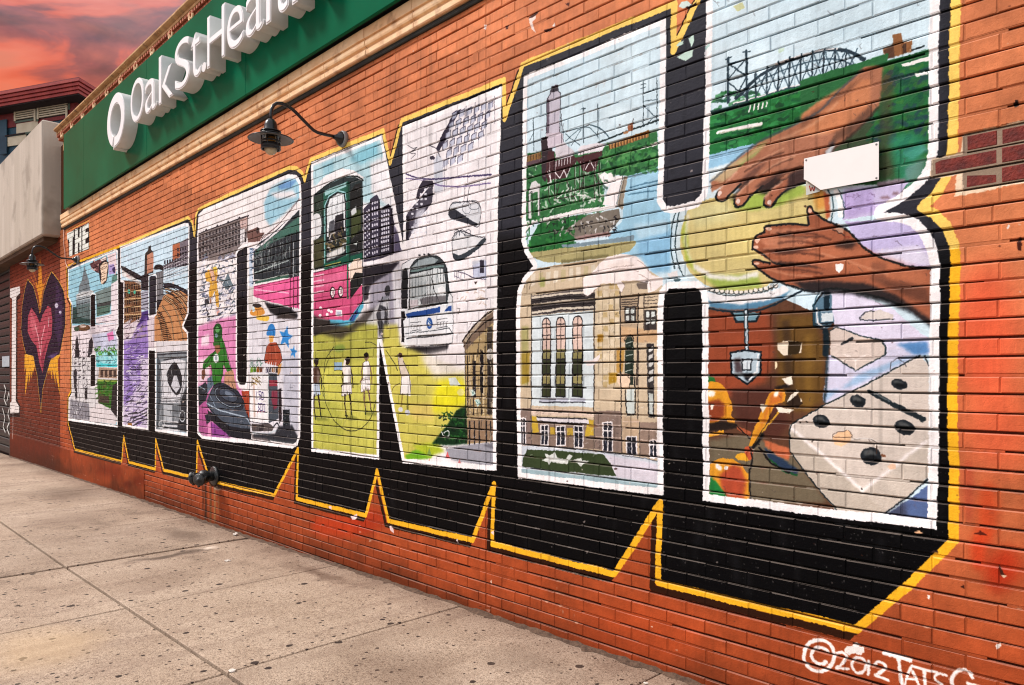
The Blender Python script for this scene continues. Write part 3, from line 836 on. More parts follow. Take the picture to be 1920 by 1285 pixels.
R('C6', (190, 206, 226), 510, 740, 540, 1080); scatter('C6', (512, 740, 540, 1080), 26, [(40, 60, 76), (60, 90, 130)], (10, 24), (6, 10), ang=(0, 10))
P('C6', (206, 200, 196), [(500, 1080), (548, 1080), (548, 1290), (500, 1290)])
P('C7', (214, 210, 218), [(365, 130), (690, 60), (705, 900), (560, 880), (380, 880), (372, 600)])
P('C7', (186, 186, 200), [(590, 380), (690, 360), (690, 860), (600, 860)], soft=16)
P('C7', (30, 30, 34), [(470, 20), (640, 60), (690, 110), (680, 130), (560, 120), (510, 90)], soft=8)
P('C7', (60, 52, 50), [(600, 90), (660, 110), (680, 130), (540, 130)], soft=6)
P('C7', (222, 146, 60), [(380, 80), (420, 50), (460, 60), (470, 100), (390, 110)], sm=1); P('C7', (236, 190, 70), [(425, 110), (500, 115), (490, 145), (425, 135)], sm=1); E('C7', (52, 44, 40), 425, 45, 30, 14); E('C7', (210, 230, 232), 400, 70, 10, 18)
P('C7', (40, 120, 190), [(484, 230), (500, 175), (525, 165), (540, 190), (540, 240), (500, 240)], sm=1)
P('C7', (222, 160, 80), [(500, 240), (532, 240), (530, 280), (505, 285)])
P('C7', (166, 74, 50), [(485, 310), (510, 285), (550, 285), (575, 340), (586, 400), (575, 420), (565, 440), (480, 420), (468, 400)], sm=0); L('C7', (110, 44, 34), 6, [(520, 300), (516, 400)]); L('C7', (200, 110, 80), 6, [(540, 310), (548, 400)])
P('C7', (206, 150, 90), [(560, 430), (585, 420), (575, 480), (555, 500)])
scatter('C7', (380, 400, 450, 470), 40, [(60, 110, 90), (90, 150, 130), (50, 70, 60)], (10, 34), (3, 6), ang=(-100, -60))
for i in range(9):
    R('C7', [(110, 150, 40), (60, 110, 30), (150, 90, 30), (110, 60, 40), (230, 224, 226), (70, 66, 90), (50, 40, 50), (140, 90, 40), (60, 50, 50)][i], 380 + i * 20, 445, 398 + i * 20, 480)
for i in range(5):
    L('C7', (240, 236, 238), 6, [(490 + i * 14, 415), (486 + i * 14, 475)])
P('E7', (232, 228, 230), [(50, 285), (305, 290), (310, 950), (80, 925), (50, 900)]); P('E7', (70, 78, 88), [(310, 285), (420, 285), (440, 560), (445, 890), (330, 950), (310, 940)])
P('E7', (146, 50, 66), [(320, 375), (430, 380), (430, 455), (320, 460)]); P('E7', (130, 50, 70), [(350, 520), (430, 510), (425, 750), (380, 770), (345, 640)], soft=10)
L('E7', (190, 214, 214), 8, [(308, 285), (310, 940)])
scatter('E7', (80, 320, 190, 430), 34, [(130, 100, 40), (170, 140, 60), (96, 76, 40)], (20, 44), (8, 14), ang=(20, 100)); P('E7', (206, 180, 170), [(100, 430), (125, 430), (135, 870), (110, 870)])
for (s, x, y) in (('1', 150, 530), ('5', 180, 530), ('0', 215, 540), ('3', 165, 690), ('0', 200, 690), ('0', 235, 700)):
    k = dict(w=14)
    pts = {'1': [(x, y), (x, y + 100)], '5': [(x + 24, y), (x, y), (x, y + 40), (x + 24, y + 50), (x + 22, y + 92), (x, y + 100)],
           '0': [(x, y), (x + 22, y), (x + 24, y + 95), (x, y + 95), (x, y)], '3': [(x, y), (x + 24, y + 4), (x + 8, y + 46), (x + 26, y + 70), (x, y + 100)]}[s]
    L('E7', (72, 56, 120), 13, pts)
for x in (160, 195, 240):
    E('E7', (206, 80, 120), x, 800, 12, 10)
P('E7', (84, 76, 76), [(80, 960), (330, 960), (380, 1000), (360, 1060), (90, 1060)]); P('E7', (50, 44, 48), [(180, 970), (250, 970), (240, 1060), (180, 1060)])
L('E7', (196, 206, 214), 24, [(90, 1075), (300, 1105), (380, 1060), (450, 1040)]); L('E7', (40, 42, 50), 22, [(380, 1000), (420, 950), (450, 1000), (440, 1080)], sm=1)
P('E7', (110, 100, 100), [(90, 1100), (300, 1130), (340, 1200), (90, 1160)]); P('E7', (70, 76, 80), [(300, 1120), (460, 1080), (690, 1120), (690, 1240), (300, 1180)], soft=8)
P('E7', (30, 36, 42), [(500, 770), (590, 765), (595, 1040), (505, 1030)]); scatter('E7', (510, 800, 585, 1020), 20, [(120, 136, 140), (60, 80, 84)], (8, 20), (5, 8))
P('E7', (40, 30, 36), [(440, 500), (480, 480), (490, 900), (450, 960)], soft=6)
for (cx, cy, r) in ((610, 250, 62), (660, 345, 36)):
    pts = []
    for i in range(10):
        a = -math.pi / 2 + i * math.pi / 5 + .2
        rr = r * (1 if i % 2 == 0 else .45)
        pts.append((cx + rr * math.cos(a) * .75, cy + rr * math.sin(a) * 1.25))
    P('C7', (46, 134, 210), pts, soft=4)
P('C7', (46, 48, 56), [(560, 830), (650, 820), (690, 900), (690, 940), (400, 900), (400, 880), (540, 880)], soft=10)
grit('C6', (60, 560, 500, 860), 140, 1.0, .4); grit('C6', (60, 860, 400, 1285), 200, 1.0, .35); grit('C6', (560, 640, 960, 1000), 130, 1.1, .35); grit('C7', (40, 540, 390, 900), 90, .9, .25); grit('C7', (380, 480, 700, 900), 110, .8, .25)
for i in range(16):
    L('C6', (24, 22, 28), 4, [(62 + i * 28, 625 - i * 10.5), (62 + i * 28, 830 - i * 9)], al=.75)
for j in range(5):
    L('C6', (196, 190, 192), 3, [(60, 660 + j * 40), (480, 510 + j * 40)], al=.7); L('C6', (24, 22, 28), 4, [(60, 668 + j * 40), (480, 518 + j * 40)], al=.7)
for i in range(9):
    L('C6', (18, 20, 24), 9, [(600 + i * 33, 760 - i * 18), (596 + i * 33, 1000 - i * 6)], al=.7); L('C6', (150, 160, 158), 5, [(614 + i * 33, 760 - i * 18), (606 + i * 33, 920 - i * 6)], sm=0, al=.6)
for k in range(80):
    x = rng.uniform(60, 395); y = rng.uniform(850, 1280)
    L('C6', [(28, 30, 40), (236, 234, 240), (70, 74, 96)][k % 3], rng.uniform(4, 9), [(x, y), (x + rng.uniform(-16, 16), y + rng.uniform(10, 34))], al=.75)
for (a, b) in (((96, 690), (140, 565)), ((140, 565), (190, 548)), ((335, 665), (385, 840)), ((100, 700), (240, 850)), ((85, 760), (100, 820)), ((210, 290), (262, 480)), ((150, 340), (70, 460)), ((125, 430), (120, 560)), ((200, 430), (185, 560))):
    L('C7', (16, 18, 22), 6, [a, b], al=.85)
EL('C7', (14, 16, 20), 6, 238, 640, 100, 60, rot=.5); EL('C7', (20, 22, 28), 5, 236, 628, 64, 36, rot=.5)
L('C7', (40, 26, 22), 5, [(485, 310), (470, 400), (480, 420)]); L('C7', (40, 26, 22), 5, [(550, 286), (578, 340), (586, 405), (560, 440)]); L('C7', (30, 28, 34), 5, [(372, 480), (374, 800)]); L('C7', (30, 28, 34), 5, [(500, 482), (502, 815), (372, 800)])
set_clip()
border(LO, WHT, 0.032)
OC = [(443, 476), (447, 468), (460, 460), (464.5, 461), (464.5, 620), (463.5, 714), (460, 724), (449, 724), (443.5, 712), (442.5, 560)]
P('P', BLK, OC); P('P', (58, 60, 72), [(444, 476), (463, 463), (463, 560), (444, 560)], soft=8, al=.6); L('P', WHT, 0, OC, close=1, wm=0.03)
# ----------------------------------------------------------------- letter N
set_clip('P', LN)
P('P', (236, 229, 232), LN)
P('C4', (176, 212, 222), [(75, 260), (500, 90), (560, 420), (560, 520), (380, 480), (85, 380)], soft=20)
P('C4', (128, 190, 208), [(370, 160), (470, 110), (480, 190), (380, 250), (300, 230)], soft=22); P('C4', (150, 200, 216), [(140, 250), (210, 220), (210, 300), (150, 320)], soft=18)
P('C4', (232, 230, 234), [(430, 250), (520, 200), (560, 400), (600, 640), (560, 520), (440, 430)], soft=16)
P('C4', (240, 236, 238), [(85, 400), (160, 320), (260, 275), (330, 285), (390, 330), (385, 350), (300, 320), (220, 340), (90, 440)], sm=0)
# trolley front
P('C4', (38, 52, 54), [(88, 440), (180, 370), (270, 330), (340, 325), (383, 350), (385, 800), (290, 850), (90, 890)])
P('C4', (36, 96, 80), [(150, 420), (300, 350), (305, 800), (285, 830), (150, 880)])
P('C4', (150, 196, 196), [(155, 410), (290, 355), (292, 380), (160, 440)])
P('C4', (30, 40, 42), [(160, 500), (180, 450), (230, 415), (275, 425), (285, 480), (285, 800), (165, 850)])
P('C4', (226, 230, 234), [(170, 520), (185, 460), (235, 425), (270, 430), (278, 500), (280, 650), (170, 690)])
L('C4', (150, 200, 206), 8, [(155, 860), (158, 500), (180, 445), (235, 408), (278, 420), (288, 480), (290, 800)])
P('C4', (42, 40, 46), [(180, 640), (215, 620), (220, 560), (270, 545), (275, 690), (180, 720)]); P('C4', (90, 92, 100), [(182, 600), (215, 580), (215, 650), (182, 660)])
scatter('C4', (170, 660, 280, 780), 46, [(80, 74, 40), (120, 104, 70), (50, 56, 40), (200, 196, 190)], (14, 34), (6, 12)); P('C4', (206, 206, 204), [(170, 790), (270, 740), (275, 780), (170, 830)], soft=6)
P('C4', (18, 86, 68), [(150, 850), (385, 780), (385, 820), (300, 850), (155, 885)]); L('C4', (176, 160, 80), 5, [(160, 862), (250, 838)])
P('C4', (26, 84, 66), [(285, 360), (305, 355), (310, 830), (290, 835)])
P('C4', (30, 34, 34), [(310, 420), (340, 370), (375, 365), (380, 760), (312, 790)]); P('C4', (62, 72, 40), [(315, 560), (350, 520), (375, 530), (375, 640), (315, 700)], soft=8); P('C4', (200, 204, 206), [(315, 530), (345, 500), (350, 540), (320, 560)], soft=4); P('C4', (190, 200, 196), [(325, 730), (355, 715), (350, 735)])
P('C4', (44, 60, 50), [(90, 450), (150, 420), (150, 560), (90, 560)]); P('C4', (224, 224, 226), [(85, 570), (120, 550), (135, 590), (132, 670), (110, 700), (85, 700)], sm=1); P('C4', (70, 70, 46), [(90, 710), (150, 690), (150, 860), (90, 880)], soft=5)
P('C4', (206, 78, 122), [(90, 905), (290, 855), (385, 990), (385, 1080), (310, 1190), (200, 1190), (110, 1180), (90, 1160)]); P('C4', (222, 110, 148), [(110, 930), (280, 890), (285, 960), (110, 1000)], soft=14, al=.7)
for j in range(4):
    L('C4', (236, 200, 212), 8, [(90, 925 + j * 34), (150, 912 + j * 34)], al=.8)
P('C4', (238, 214, 196), [(300, 880), (330, 825), (365, 815), (385, 840), (385, 900), (310, 960)], sm=0); P('C4', (30, 34, 34), [(310, 960), (340, 900), (385, 905), (385, 970), (310, 1060)], sm=0); P('C4', (26, 96, 70), [(290, 850), (300, 850), (300, 1060), (290, 1060)])
for (x, y) in ((203, 1022), (252, 1018)):
    E('C4', (60, 30, 40), x, y, 17, 36); E('C4', (238, 226, 224), x + 2, y, 12, 27); E('C4', (170, 130, 140), x + 5, y, 6, 12)
R('C4', (244, 238, 240), 222, 1128, 262, 1165); R('C4', (50, 60, 110), 228, 1136, 256, 1158, al=.35)
for (x, y) in ((130, 1115), (128, 1160), (180, 1130), (196, 1138), (170, 1155)):
    E('C4', (244, 232, 236), x, y, 9, 9)
P('C4', (80, 176, 208), [(182, 1185), (300, 1190), (355, 1110), (388, 1075), (392, 1110), (330, 1210), (300, 1235), (190, 1225)], soft=2); P('C4', (46, 84, 150), [(305, 1190), (355, 1120), (360, 1140), (330, 1200)], soft=3)
P('C4', (24, 22, 26), [(90, 1165), (120, 1185), (190, 1190), (190, 1225), (310, 1240), (350, 1190), (380, 1240), (330, 1300), (90, 1300)], soft=8)
# tower blocks
P('C4', (58, 54, 72), [(390, 520), (430, 480), (430, 460), (470, 432), (488, 470), (490, 820), (390, 850)]); P('C4', (44, 40, 56), [(490, 520), (540, 490), (560, 520), (575, 600), (575, 790), (490, 820)]); P('C4', (90, 84, 110), [(575, 620), (620, 720), (622, 770), (575, 790)], soft=6)
for j in range(10):
    for i in range(3):
        R('C4', (214, 212, 226), 396 + i * 12, 545 + j * 28 - i * 10, 403 + i * 12, 557 + j * 28 - i * 10)
        R('C4', (206, 202, 218), 440 + i * 14, 480 + j * 33 - i * 4, 448 + i * 14, 496 + j * 33 - i * 4)
    for i in range(4):
        R('C4', (208, 206, 220), 496 + i * 13, 530 + j * 26 - i * 3, 505 + i * 13, 546 + j * 26 - i * 3)
L('C4', (30, 26, 36), 8, [(432, 470), (434, 830)]); L('C4', (30, 26, 36), 10, [(486, 480), (490, 820)]); L('C4', (26, 22, 32), 14, [(560, 520), (566, 790)])
L('C4', (238, 232, 236), 22, [(385, 850), (500, 835), (622, 800)]); P('C4', (44, 40, 52), [(385, 870), (600, 840), (560, 900), (460, 960), (390, 1060)], soft=10)
P('C4', (150, 146, 160), [(430, 960), (600, 850), (622, 900), (600, 1290), (420, 1290)], soft=24); P('C4', (222, 220, 226), [(560, 880), (620, 860), (615, 1200), (580, 1240)], soft=16)
P('C4', (60, 56, 64), [(390, 940), (430, 930), (420, 1060), (390, 1080)], soft=8)
# figures between trolley and bus
P('C4', (52, 52, 58), [(515, 1010), (525, 985), (540, 980), (548, 1000), (545, 1040), (530, 1050)], sm=1); P('C4', (122, 124, 134), [(500, 1050), (540, 1040), (545, 1140), (525, 1200), (480, 1170), (470, 1140), (490, 1080)], soft=3)
L('C4', (36, 36, 42), 8, [(505, 1050), (480, 1130), (470, 1170), (510, 1200)]); L('C4', (38, 38, 44), 9, [(540, 1060), (535, 1130), (510, 1190), (540, 1210), (525, 1285)]); L('C4', (38, 38, 44), 9, [(480, 1180), (490, 1285)])
# yellow street (left stem)
P('C5', (168, 166, 70), [(95, 270), (200, 230), (420, 170), (560, 150), (560, 1110), (95, 1070)], soft=10)
P('C5', (196, 192, 84), [(110, 500), (540, 420), (550, 1090), (110, 1040)], soft=40); P('C5', (150, 156, 60), [(120, 660), (300, 760), (320, 980), (110, 1000)], soft=40, al=.5)
P('C5', (54, 48, 44), [(95, 110), (210, 160), (360, 200), (470, 90), (560, 60), (560, 150), (430, 200), (300, 290), (95, 230)], soft=22, al=.85); P('C5', (206, 206, 208), [(560, 40), (640, 0), (640, 240), (560, 190), (470, 180)], soft=18, al=.8)
P('C5', (60, 60, 66), [(550, 110), (575, 40), (620, 60), (630, 150), (625, 260), (600, 320), (590, 240), (560, 180)], soft=4); P('C5', (150, 152, 160), [(580, 70), (610, 90), (605, 180), (585, 150)], soft=3); L('C5', (30, 30, 34), 7, [(625, 30), (635, 170), (600, 310)]); L('C5', (30, 30, 34), 7, [(555, 120), (580, 230), (600, 300)])
EL('C5', (66, 66, 40), 7, 360, 640, 185, 300, rot=-.12, a0=20, a1=235); L('C5', (60, 62, 40), 7, [(180, 520), (190, 430), (250, 340)], sm=1); L('C5', (70, 70, 44), 6, [(470, 310), (550, 330), (700, 500)], sm=1)
for (x, y, s, sk, sh, pk) in ((125, 430, 1.0, (44, 26, 20), (84, 56, 44), (176, 192, 210)), (345, 425, 1.1, (46, 28, 22), (238, 232, 228), (234, 226, 222)), (480, 395, 1.05, (120, 92, 74), (240, 234, 232), (236, 228, 226))):
    E('C5', sk, x, y + 14, 17 * s, 27 * s); E('C5', (20, 16, 14), x, y + 2, 17 * s, 15 * s)
    L('C5', sk, 16, [(x, y + 30), (x - 2, y + 60)])
    tor = [(x - 26 * s, y + 62), (x - 8, y + 46), (x + 14 * s, y + 48), (x + 26 * s, y + 80), (x + 22 * s, y + 180), (x - 24 * s, y + 182)]
    P('C5', sh, tor); P('C5', (150, 140, 132), [(x + 6, y + 70), (x + 24 * s, y + 90), (x + 20 * s, y + 180), (x + 4, y + 180)], soft=7, al=.55)
    sho = [(x - 34 * s, y + 172), (x + 24 * s, y + 168), (x + 28 * s, y + 250), (x + 2, y + 256), (x - 2, y + 230), (x - 8, y + 262), (x - 38 * s, y + 266)]
    P('C5', pk, sho); L('C5', (40, 34, 30), 4, sho, close=1, al=.8); L('C5', (40, 34, 30), 4, tor, close=1, al=.8)
    for k in range(3):
        L('C5', (130, 120, 114), 4, [(x - 26 + k * 18, y + 180), (x - 28 + k * 20, y + 246)], al=.7)
    L('C5', sk, 13, [(x - 24 * s, y + 68), (x - 38, y + 126), (x - 30, y + 176), (x - 44, y + 196)]); L('C5', sk, 13, [(x + 22 * s, y + 72), (x + 36, y + 140), (x + 38, y + 204)])
    L('C5', sk, 19, [(x - 16 * s, y + 255), (x - 18, y + 320)]); L('C5', sk, 14, [(x - 18, y + 320), (x - 8, y + 396)]); L('C5', sk, 19, [(x + 12 * s, y + 250), (x + 24, y + 320)]); L('C5', sk, 14, [(x + 24, y + 320), (x + 30, y + 390)])
    L('C5', (40, 60, 34), 12, [(x - 8, y + 386), (x - 6, y + 424)]); L('C5', (40, 60, 34), 12, [(x + 30, y + 380), (x + 36, y + 412)]); L('C5', (30, 24, 20), 9, [(x - 14, y + 402), (x + 4, y + 404)])
    P('C5', (104, 108, 44), [(x - 20, y + 410), (x + 50, y + 404), (x + 90, y + 430), (x + 10, y + 436)], soft=9, al=.6)
R('C5', (140, 170, 196), 252, 450, 308, 508); L('C5', (50, 50, 44), 5, [(250, 260), (252, 510), (308, 508)]); P('C5', (232, 222, 214), [(305, 500), (325, 430), (335, 440), (325, 560)], soft=2); E('C5', (110, 140, 60), 290, 350, 40, 26, soft=12, al=.7)
L('C5', (90, 100, 60), 6, [(150, 560), (175, 690), (185, 640), (160, 590)], sm=1)
# right stem: birds, towers, wires, shoes, bus, facade
P('C3', (44, 38, 58), [(560, 215), (605, 200), (530, 330), (490, 420), (450, 490), (430, 470), (480, 360)])
for i in range(6):
    for j in range(6):
        if i + j < 9 and not (i == 0 and j > 3):
            x = 540 + i * 50 - j * 22; y = 235 - i * 14 + j * 68
            P('C3', (176, 182, 204), [(x, y), (x + 34, y - 22), (x + 34, y + 20), (x, y + 44)], soft=3, al=.85)
            L('C3', (66, 62, 84), 7, [(x, y + 44), (x + 2, y - 2), (x + 36, y - 24), (x + 34, y + 16)], sm=0, al=.9)
L('C3', (70, 66, 86), 6, [(640, 170), (620, 340)]); L('C3', (70, 66, 86), 6, [(700, 140), (690, 330)]); L('C3', (70, 66, 86), 6, [(775, 120), (770, 330)]); L('C3', (90, 86, 104), 5, [(835, 110), (835, 300)])
P('C3', (198, 202, 214), [(415, 560), (450, 500), (480, 560), (480, 760), (420, 780)], soft=8); L('C3', (110, 110, 124), 4, [(490, 560), (490, 760)]); L('C3', (70, 66, 80), 5, [(380, 450), (430, 470), (460, 530)], sm=1); E('C3', (60, 54, 70), 408, 535, 18, 14)
L('C3', (52, 50, 58), 4, [(235, 450), (270, 470), (300, 465), (250, 500), (290, 510), (260, 540)], sm=1)
L('C3', (72, 60, 102), 11, [(222, 645), (330, 680), (560, 670), (812, 652)], sm=1); L('C3', (120, 104, 150), 9, [(222, 680), (340, 690), (470, 725), (640, 732), (805, 708)], sm=1); L('C3', (240, 236, 240), 5, [(240, 670), (340, 688)])
P('C3', (50, 44, 58), [(310, 740), (340, 690), (410, 690), (415, 730), (370, 740), (320, 800), (290, 830)]); P('C3', (70, 66, 80), [(245, 900), (300, 840), (380, 740), (410, 730), (405, 840), (360, 900), (300, 960), (290, 1010), (240, 1100), (220, 1110), (222, 940)])
for j in range(8):
    for i in range(4):
        R('C3', (222, 222, 232), 262 + i * 30, 905 - i * 34 + j * 34 - (60 if j < 3 else 0), 278 + i * 30, 920 - i * 34 + j * 34 - (60 if j < 3 else 0), al=.9)
P('C3', (34, 30, 40), [(220, 945), (248, 935), (248, 1060), (225, 1110)]); P('C3', (206, 206, 218), [(300, 900), (360, 880), (330, 960), (290, 1040), (260, 1060)], soft=12, al=.8)
# sneakers
L('C3', (60, 64, 72), 5, [(630, 740), (620, 860)]); L('C3', (60, 64, 72), 5, [(660, 740), (640, 860)])
P('C3', (206, 208, 214), [(515, 920), (540, 850), (600, 845), (660, 850), (690, 840), (735, 880), (725, 1000), (690, 1005), (600, 960), (560, 970), (520, 950)], sm=1); P('C3', (46, 48, 58), [(518, 900), (560, 890), (620, 930), (680, 970), (715, 985), (700, 1005), (640, 990), (570, 965), (525, 945)], sm=1)
L('C3', (70, 74, 82), 5, [(520, 900), (540, 855), (600, 848)], sm=1); EL('C3', (84, 88, 96), 4, 690, 860, 40, 30); EL('C3', (84, 88, 96), 4, 640, 880, 30, 40)
P('C3', (214, 214, 218), [(540, 1090), (590, 1040), (640, 1060), (680, 1070), (760, 1080), (770, 1110), (700, 1170), (600, 1230), (560, 1235), (540, 1180)], sm=1); P('C3', (52, 60, 68), [(548, 1195), (600, 1205), (680, 1160), (760, 1090), (770, 1110), (700, 1180), (610, 1238), (560, 1238)], sm=1)
L('C3', (70, 74, 82), 5, [(545, 1100), (590, 1045), (640, 1070), (750, 1080)], sm=1)
for x in (575, 610, 650):
    EL('C3', (70, 74, 82), 5, x, 1060, 20, 28, a0=150, a1=390)
P('C3', (190, 194, 206), [(680, 1250), (770, 1230), (775, 1285), (690, 1285)], soft=4)
# bus
P('D7', (230, 232, 236), [(80, 200), (170, 150), (500, 130), (600, 250), (630, 560), (640, 1060), (110, 1110), (70, 700)])
P('D7', (34, 38, 42), [(85, 270), (110, 245), (140, 250), (145, 380), (135, 690), (75, 690), (72, 480)])
P('D7', (52, 60, 64), [(165, 270), (190, 200), (260, 145), (420, 115), (500, 140), (560, 230), (590, 420), (595, 520), (575, 640), (150, 700)], sm=0)
P('D7', (150, 162, 166), [(180, 240), (260, 165), (420, 130), (480, 160), (440, 200), (180, 260)]); P('D7', (206, 212, 214), [(170, 320), (440, 250), (530, 260), (560, 420), (560, 620), (400, 640), (165, 690)], soft=4)
L('D7', (110, 134, 132), 22, [(172, 285), (400, 240), (530, 225)]); L('D7', (30, 34, 38), 12, [(172, 300), (420, 258)])
for x in (180, 215, 250, 285, 320):
    R('D7', (150, 160, 162), x, 400, x + 14, 560, soft=3)
P('D7', (166, 174, 176), [(180, 340), (330, 310), (340, 520), (300, 580), (175, 590)], soft=8, al=.7)
for i, x in enumerate((360, 385, 410)):
    L('D7', (26, 30, 34), 8, [(x, 270), (x - 6 + i * 8, 460), (x, 640)])
for (a, b, c) in (((340, 520), (300, 600), (280, 680)), ((420, 460), (460, 560), (490, 630)), ((400, 350), (430, 480), (450, 540))):
    L('D7', (24, 28, 32), 8, [a, b, c], sm=1)
for x in (470, 500, 530):
    L('D7', (60, 70, 74), 9, [(x, 260), (x + 6, 420)])
P('D7', (230, 232, 234), [(470, 470), (520, 440), (555, 470), (560, 540), (480, 540)], soft=4); P('D7', (66, 60, 64), [(270, 590), (360, 560), (560, 550), (560, 620), (300, 650)], soft=10, al=.7); P('D7', (200, 190, 194), [(165, 600), (260, 590), (260, 660), (165, 690)], soft=4)
L('D7', (24, 26, 30), 12, [(145, 700), (580, 632)]); L('D7', (30, 34, 38), 13, [(160, 690), (168, 300), (185, 215), (250, 150), (420, 116), (500, 145), (560, 240), (600, 520)], sm=1)
P('D7', (34, 76, 150), [(120, 745), (500, 675), (500, 735), (135, 800)]); P('D7', (34, 76, 150), [(545, 730), (585, 670), (620, 660), (620, 720)]); E('D7', (34, 84, 158), 380, 852, 34, 62); P('D7', (214, 226, 240), [(365, 830), (395, 870), (380, 890), (360, 870)]); L('D7', (180, 204, 232), 6, [(365, 815), (395, 850)])
for (x, y) in ((170, 850), (460, 815)):
    L('D7', (70, 70, 76), 7, [(x, y), (x + 115, y - 15)]); L('D7', (60, 60, 66), 8, [(x, y + 90), (x + 120, y + 75)])
    for i in range(4):
        L('D7', (74, 74, 80), 8, [(x + 6 + i * 32, y + 24), (x + 8 + i * 32, y + 64)]); L('D7', (74, 74, 80), 6, [(x + 6 + i * 32, y + 26), (x + 28 + i * 32, y + 22)])
L('D7', (60, 66, 72), 9, [(115, 965), (400, 935), (600, 905), (635, 965)]); L('D7', (40, 44, 50), 15, [(130, 1020), (400, 995), (630, 965)]); P('D7', (224, 222, 224), [(120, 1035), (625, 975), (630, 1070), (420, 1105), (170, 1120)])
P('D7', (22, 22, 26), [(70, 720), (110, 720), (120, 800), (95, 830), (105, 1060), (75, 1060)], soft=2); P('D7', (28, 26, 30), [(90, 1130), (170, 1110), (420, 1110), (590, 1080), (580, 1150), (420, 1190), (160, 1190)], soft=14)
for x in (270, 325, 375):
    E('D7', (60, 60, 66), x, 110 - (x - 270) * .1, 14, 12)
L('D7', (66, 60, 84), 9, [(650, 275), (780, 310), (880, 360), (1000, 365)]); L('D7', (90, 84, 110), 6, [(650, 330), (760, 380)])
for x in (655, 690, 725, 765):
    L('D7', (80, 76, 96), 6, [(x, 285), (x, 350)])
P('D7', (186, 192, 216), [(855, 230), (900, 200), (1000, 160), (1000, 360), (860, 350)], soft=4); R('D7', (50, 46, 60), 935, 160, 980, 300); L('D7', (110, 106, 130), 6, [(860, 220), (862, 350)])
scatter('D7', (740, 460, 1000, 640), 26, [(214, 190, 172), (246, 238, 234), (176, 150, 132)], (20, 60), (8, 20), al=.6); P('D7', (60, 44, 40), [(870, 395), (905, 390), (890, 430)])
P('D7', (246, 238, 238), [(880, 430), (950, 390), (1000, 410), (1000, 460), (920, 480)], sm=1)
L('D7', (90, 86, 84), 7, [(680, 690), (715, 690), (700, 745), (680, 745)])
# yellow park behind bus
P('C5', (198, 188, 84), [(600, 190), (700, 180), (720, 330), (900, 400), (1170, 500), (1190, 760), (1000, 1040), (940, 1090), (740, 1140), (660, 820), (600, 480)], soft=24)
P('C5', (222, 214, 214), [(860, 400), (1180, 330), (1180, 540), (960, 560), (900, 480)], soft=40, al=.85); P('C5', (228, 218, 30), [(980, 600), (1120, 560), (1190, 620), (1190, 740), (1040, 800), (940, 800)], soft=40); P('C5', (206, 178, 100), [(760, 760), (940, 740), (960, 860), (820, 860)], soft=34, al=.7)
P('C5', (110, 170, 30), [(750, 1110), (830, 1070), (960, 1080), (940, 1130), (770, 1150)], soft=10); P('C5', (170, 186, 40), [(800, 1040), (960, 1020), (1040, 1080), (920, 1120)], soft=16)
P('C5', (16, 52, 26), [(940, 1030), (1000, 960), (1060, 880), (1120, 790), (1190, 750), (1200, 1030), (1080, 1040)], soft=8); scatter('C5', (1000, 800, 1190, 1030), 60, [(20, 70, 30), (40, 96, 40), (10, 36, 20)], (14, 34), (8, 16))
L('C5', (222, 230, 226), 8, [(1015, 945), (1030, 975), (1062, 972), (1060, 935), (1030, 950)], sm=1)
P('C5', (206, 190, 172), [(700, 395), (720, 380), (740, 430), (775, 520), (795, 600), (790, 680), (725, 680), (725, 560), (705, 470)], sm=0); P('C5', (232, 226, 222), [(725, 560), (780, 540), (795, 610), (790, 690), (720, 680)]); L('C5', (66, 56, 46), 6, [(700, 395), (706, 470), (728, 560), (720, 680)]); L('C5', (66, 56, 46), 6, [(740, 440), (780, 530), (795, 660)]); E('C5', (80, 56, 44), 720, 400, 16, 18)
L('C5', (150, 130, 60), 16, [(735, 680), (725, 770)]); L('C5', (120, 116, 50), 17, [(770, 680), (770, 790)]); E('C5', (206, 206, 210), 722, 785, 17, 16); E('C5', (196, 196, 204), 770, 805, 18, 20); L('C5', (70, 60, 46), 5, [(660, 660), (680, 620), (715, 600)], sm=1)
L('C5', (60, 62, 40), 7, [(620, 370), (680, 460), (700, 510)]); P('C5', (206, 214, 206), [(1060, 560), (1110, 555), (1150, 615), (1070, 615)]); E('C5', (214, 206, 140), 1150, 660, 26, 26, al=.8)
# stone facade with awning arch
P('C5', (170, 146, 104), [(1175, 350), (1260, 270), (1385, 150), (1385, 1010), (1195, 1030)]); P('C5', (120, 100, 84), [(1160, 300), (1230, 210), (1330, 110), (1390, 60), (1390, 160), (1300, 240), (1180, 370)], sm=0); P('C5', (176, 158, 136), [(1165, 290), (1240, 195), (1330, 100), (1380, 70), (1380, 90), (1300, 160), (1190, 310)])
L('C5', (46, 36, 32), 10, [(1170, 340), (1230, 250), (1320, 170), (1390, 130)]); L('C5', (60, 48, 42), 7, [(1160, 300), (1240, 200), (1340, 95)])
for x in (1195, 1235, 1290, 1345):
    L('C5', (40, 34, 34), 11, [(x, 410 - (x - 1195) * .5), (x + 4, 820)]); L('C5', (214, 196, 160), 7, [(x + 18, 410 - (x - 1195) * .5), (x + 20, 820)])
P('C5', (26, 24, 28), [(1285, 380), (1300, 360), (1310, 400), (1305, 670), (1285, 660)]); R('C5', (34, 30, 34), 1240, 440, 1255, 700); R('C5', (36, 32, 34), 1335, 200, 1375, 820, al=.75)
P('C5', (150, 122, 96), [(1195, 860), (1385, 850), (1385, 1010), (1195, 1020)])
for x in (1210, 1245, 1280, 1330, 1360):
    L('C5', (38, 34, 36), 15, [(x, 870), (x, 1050)])
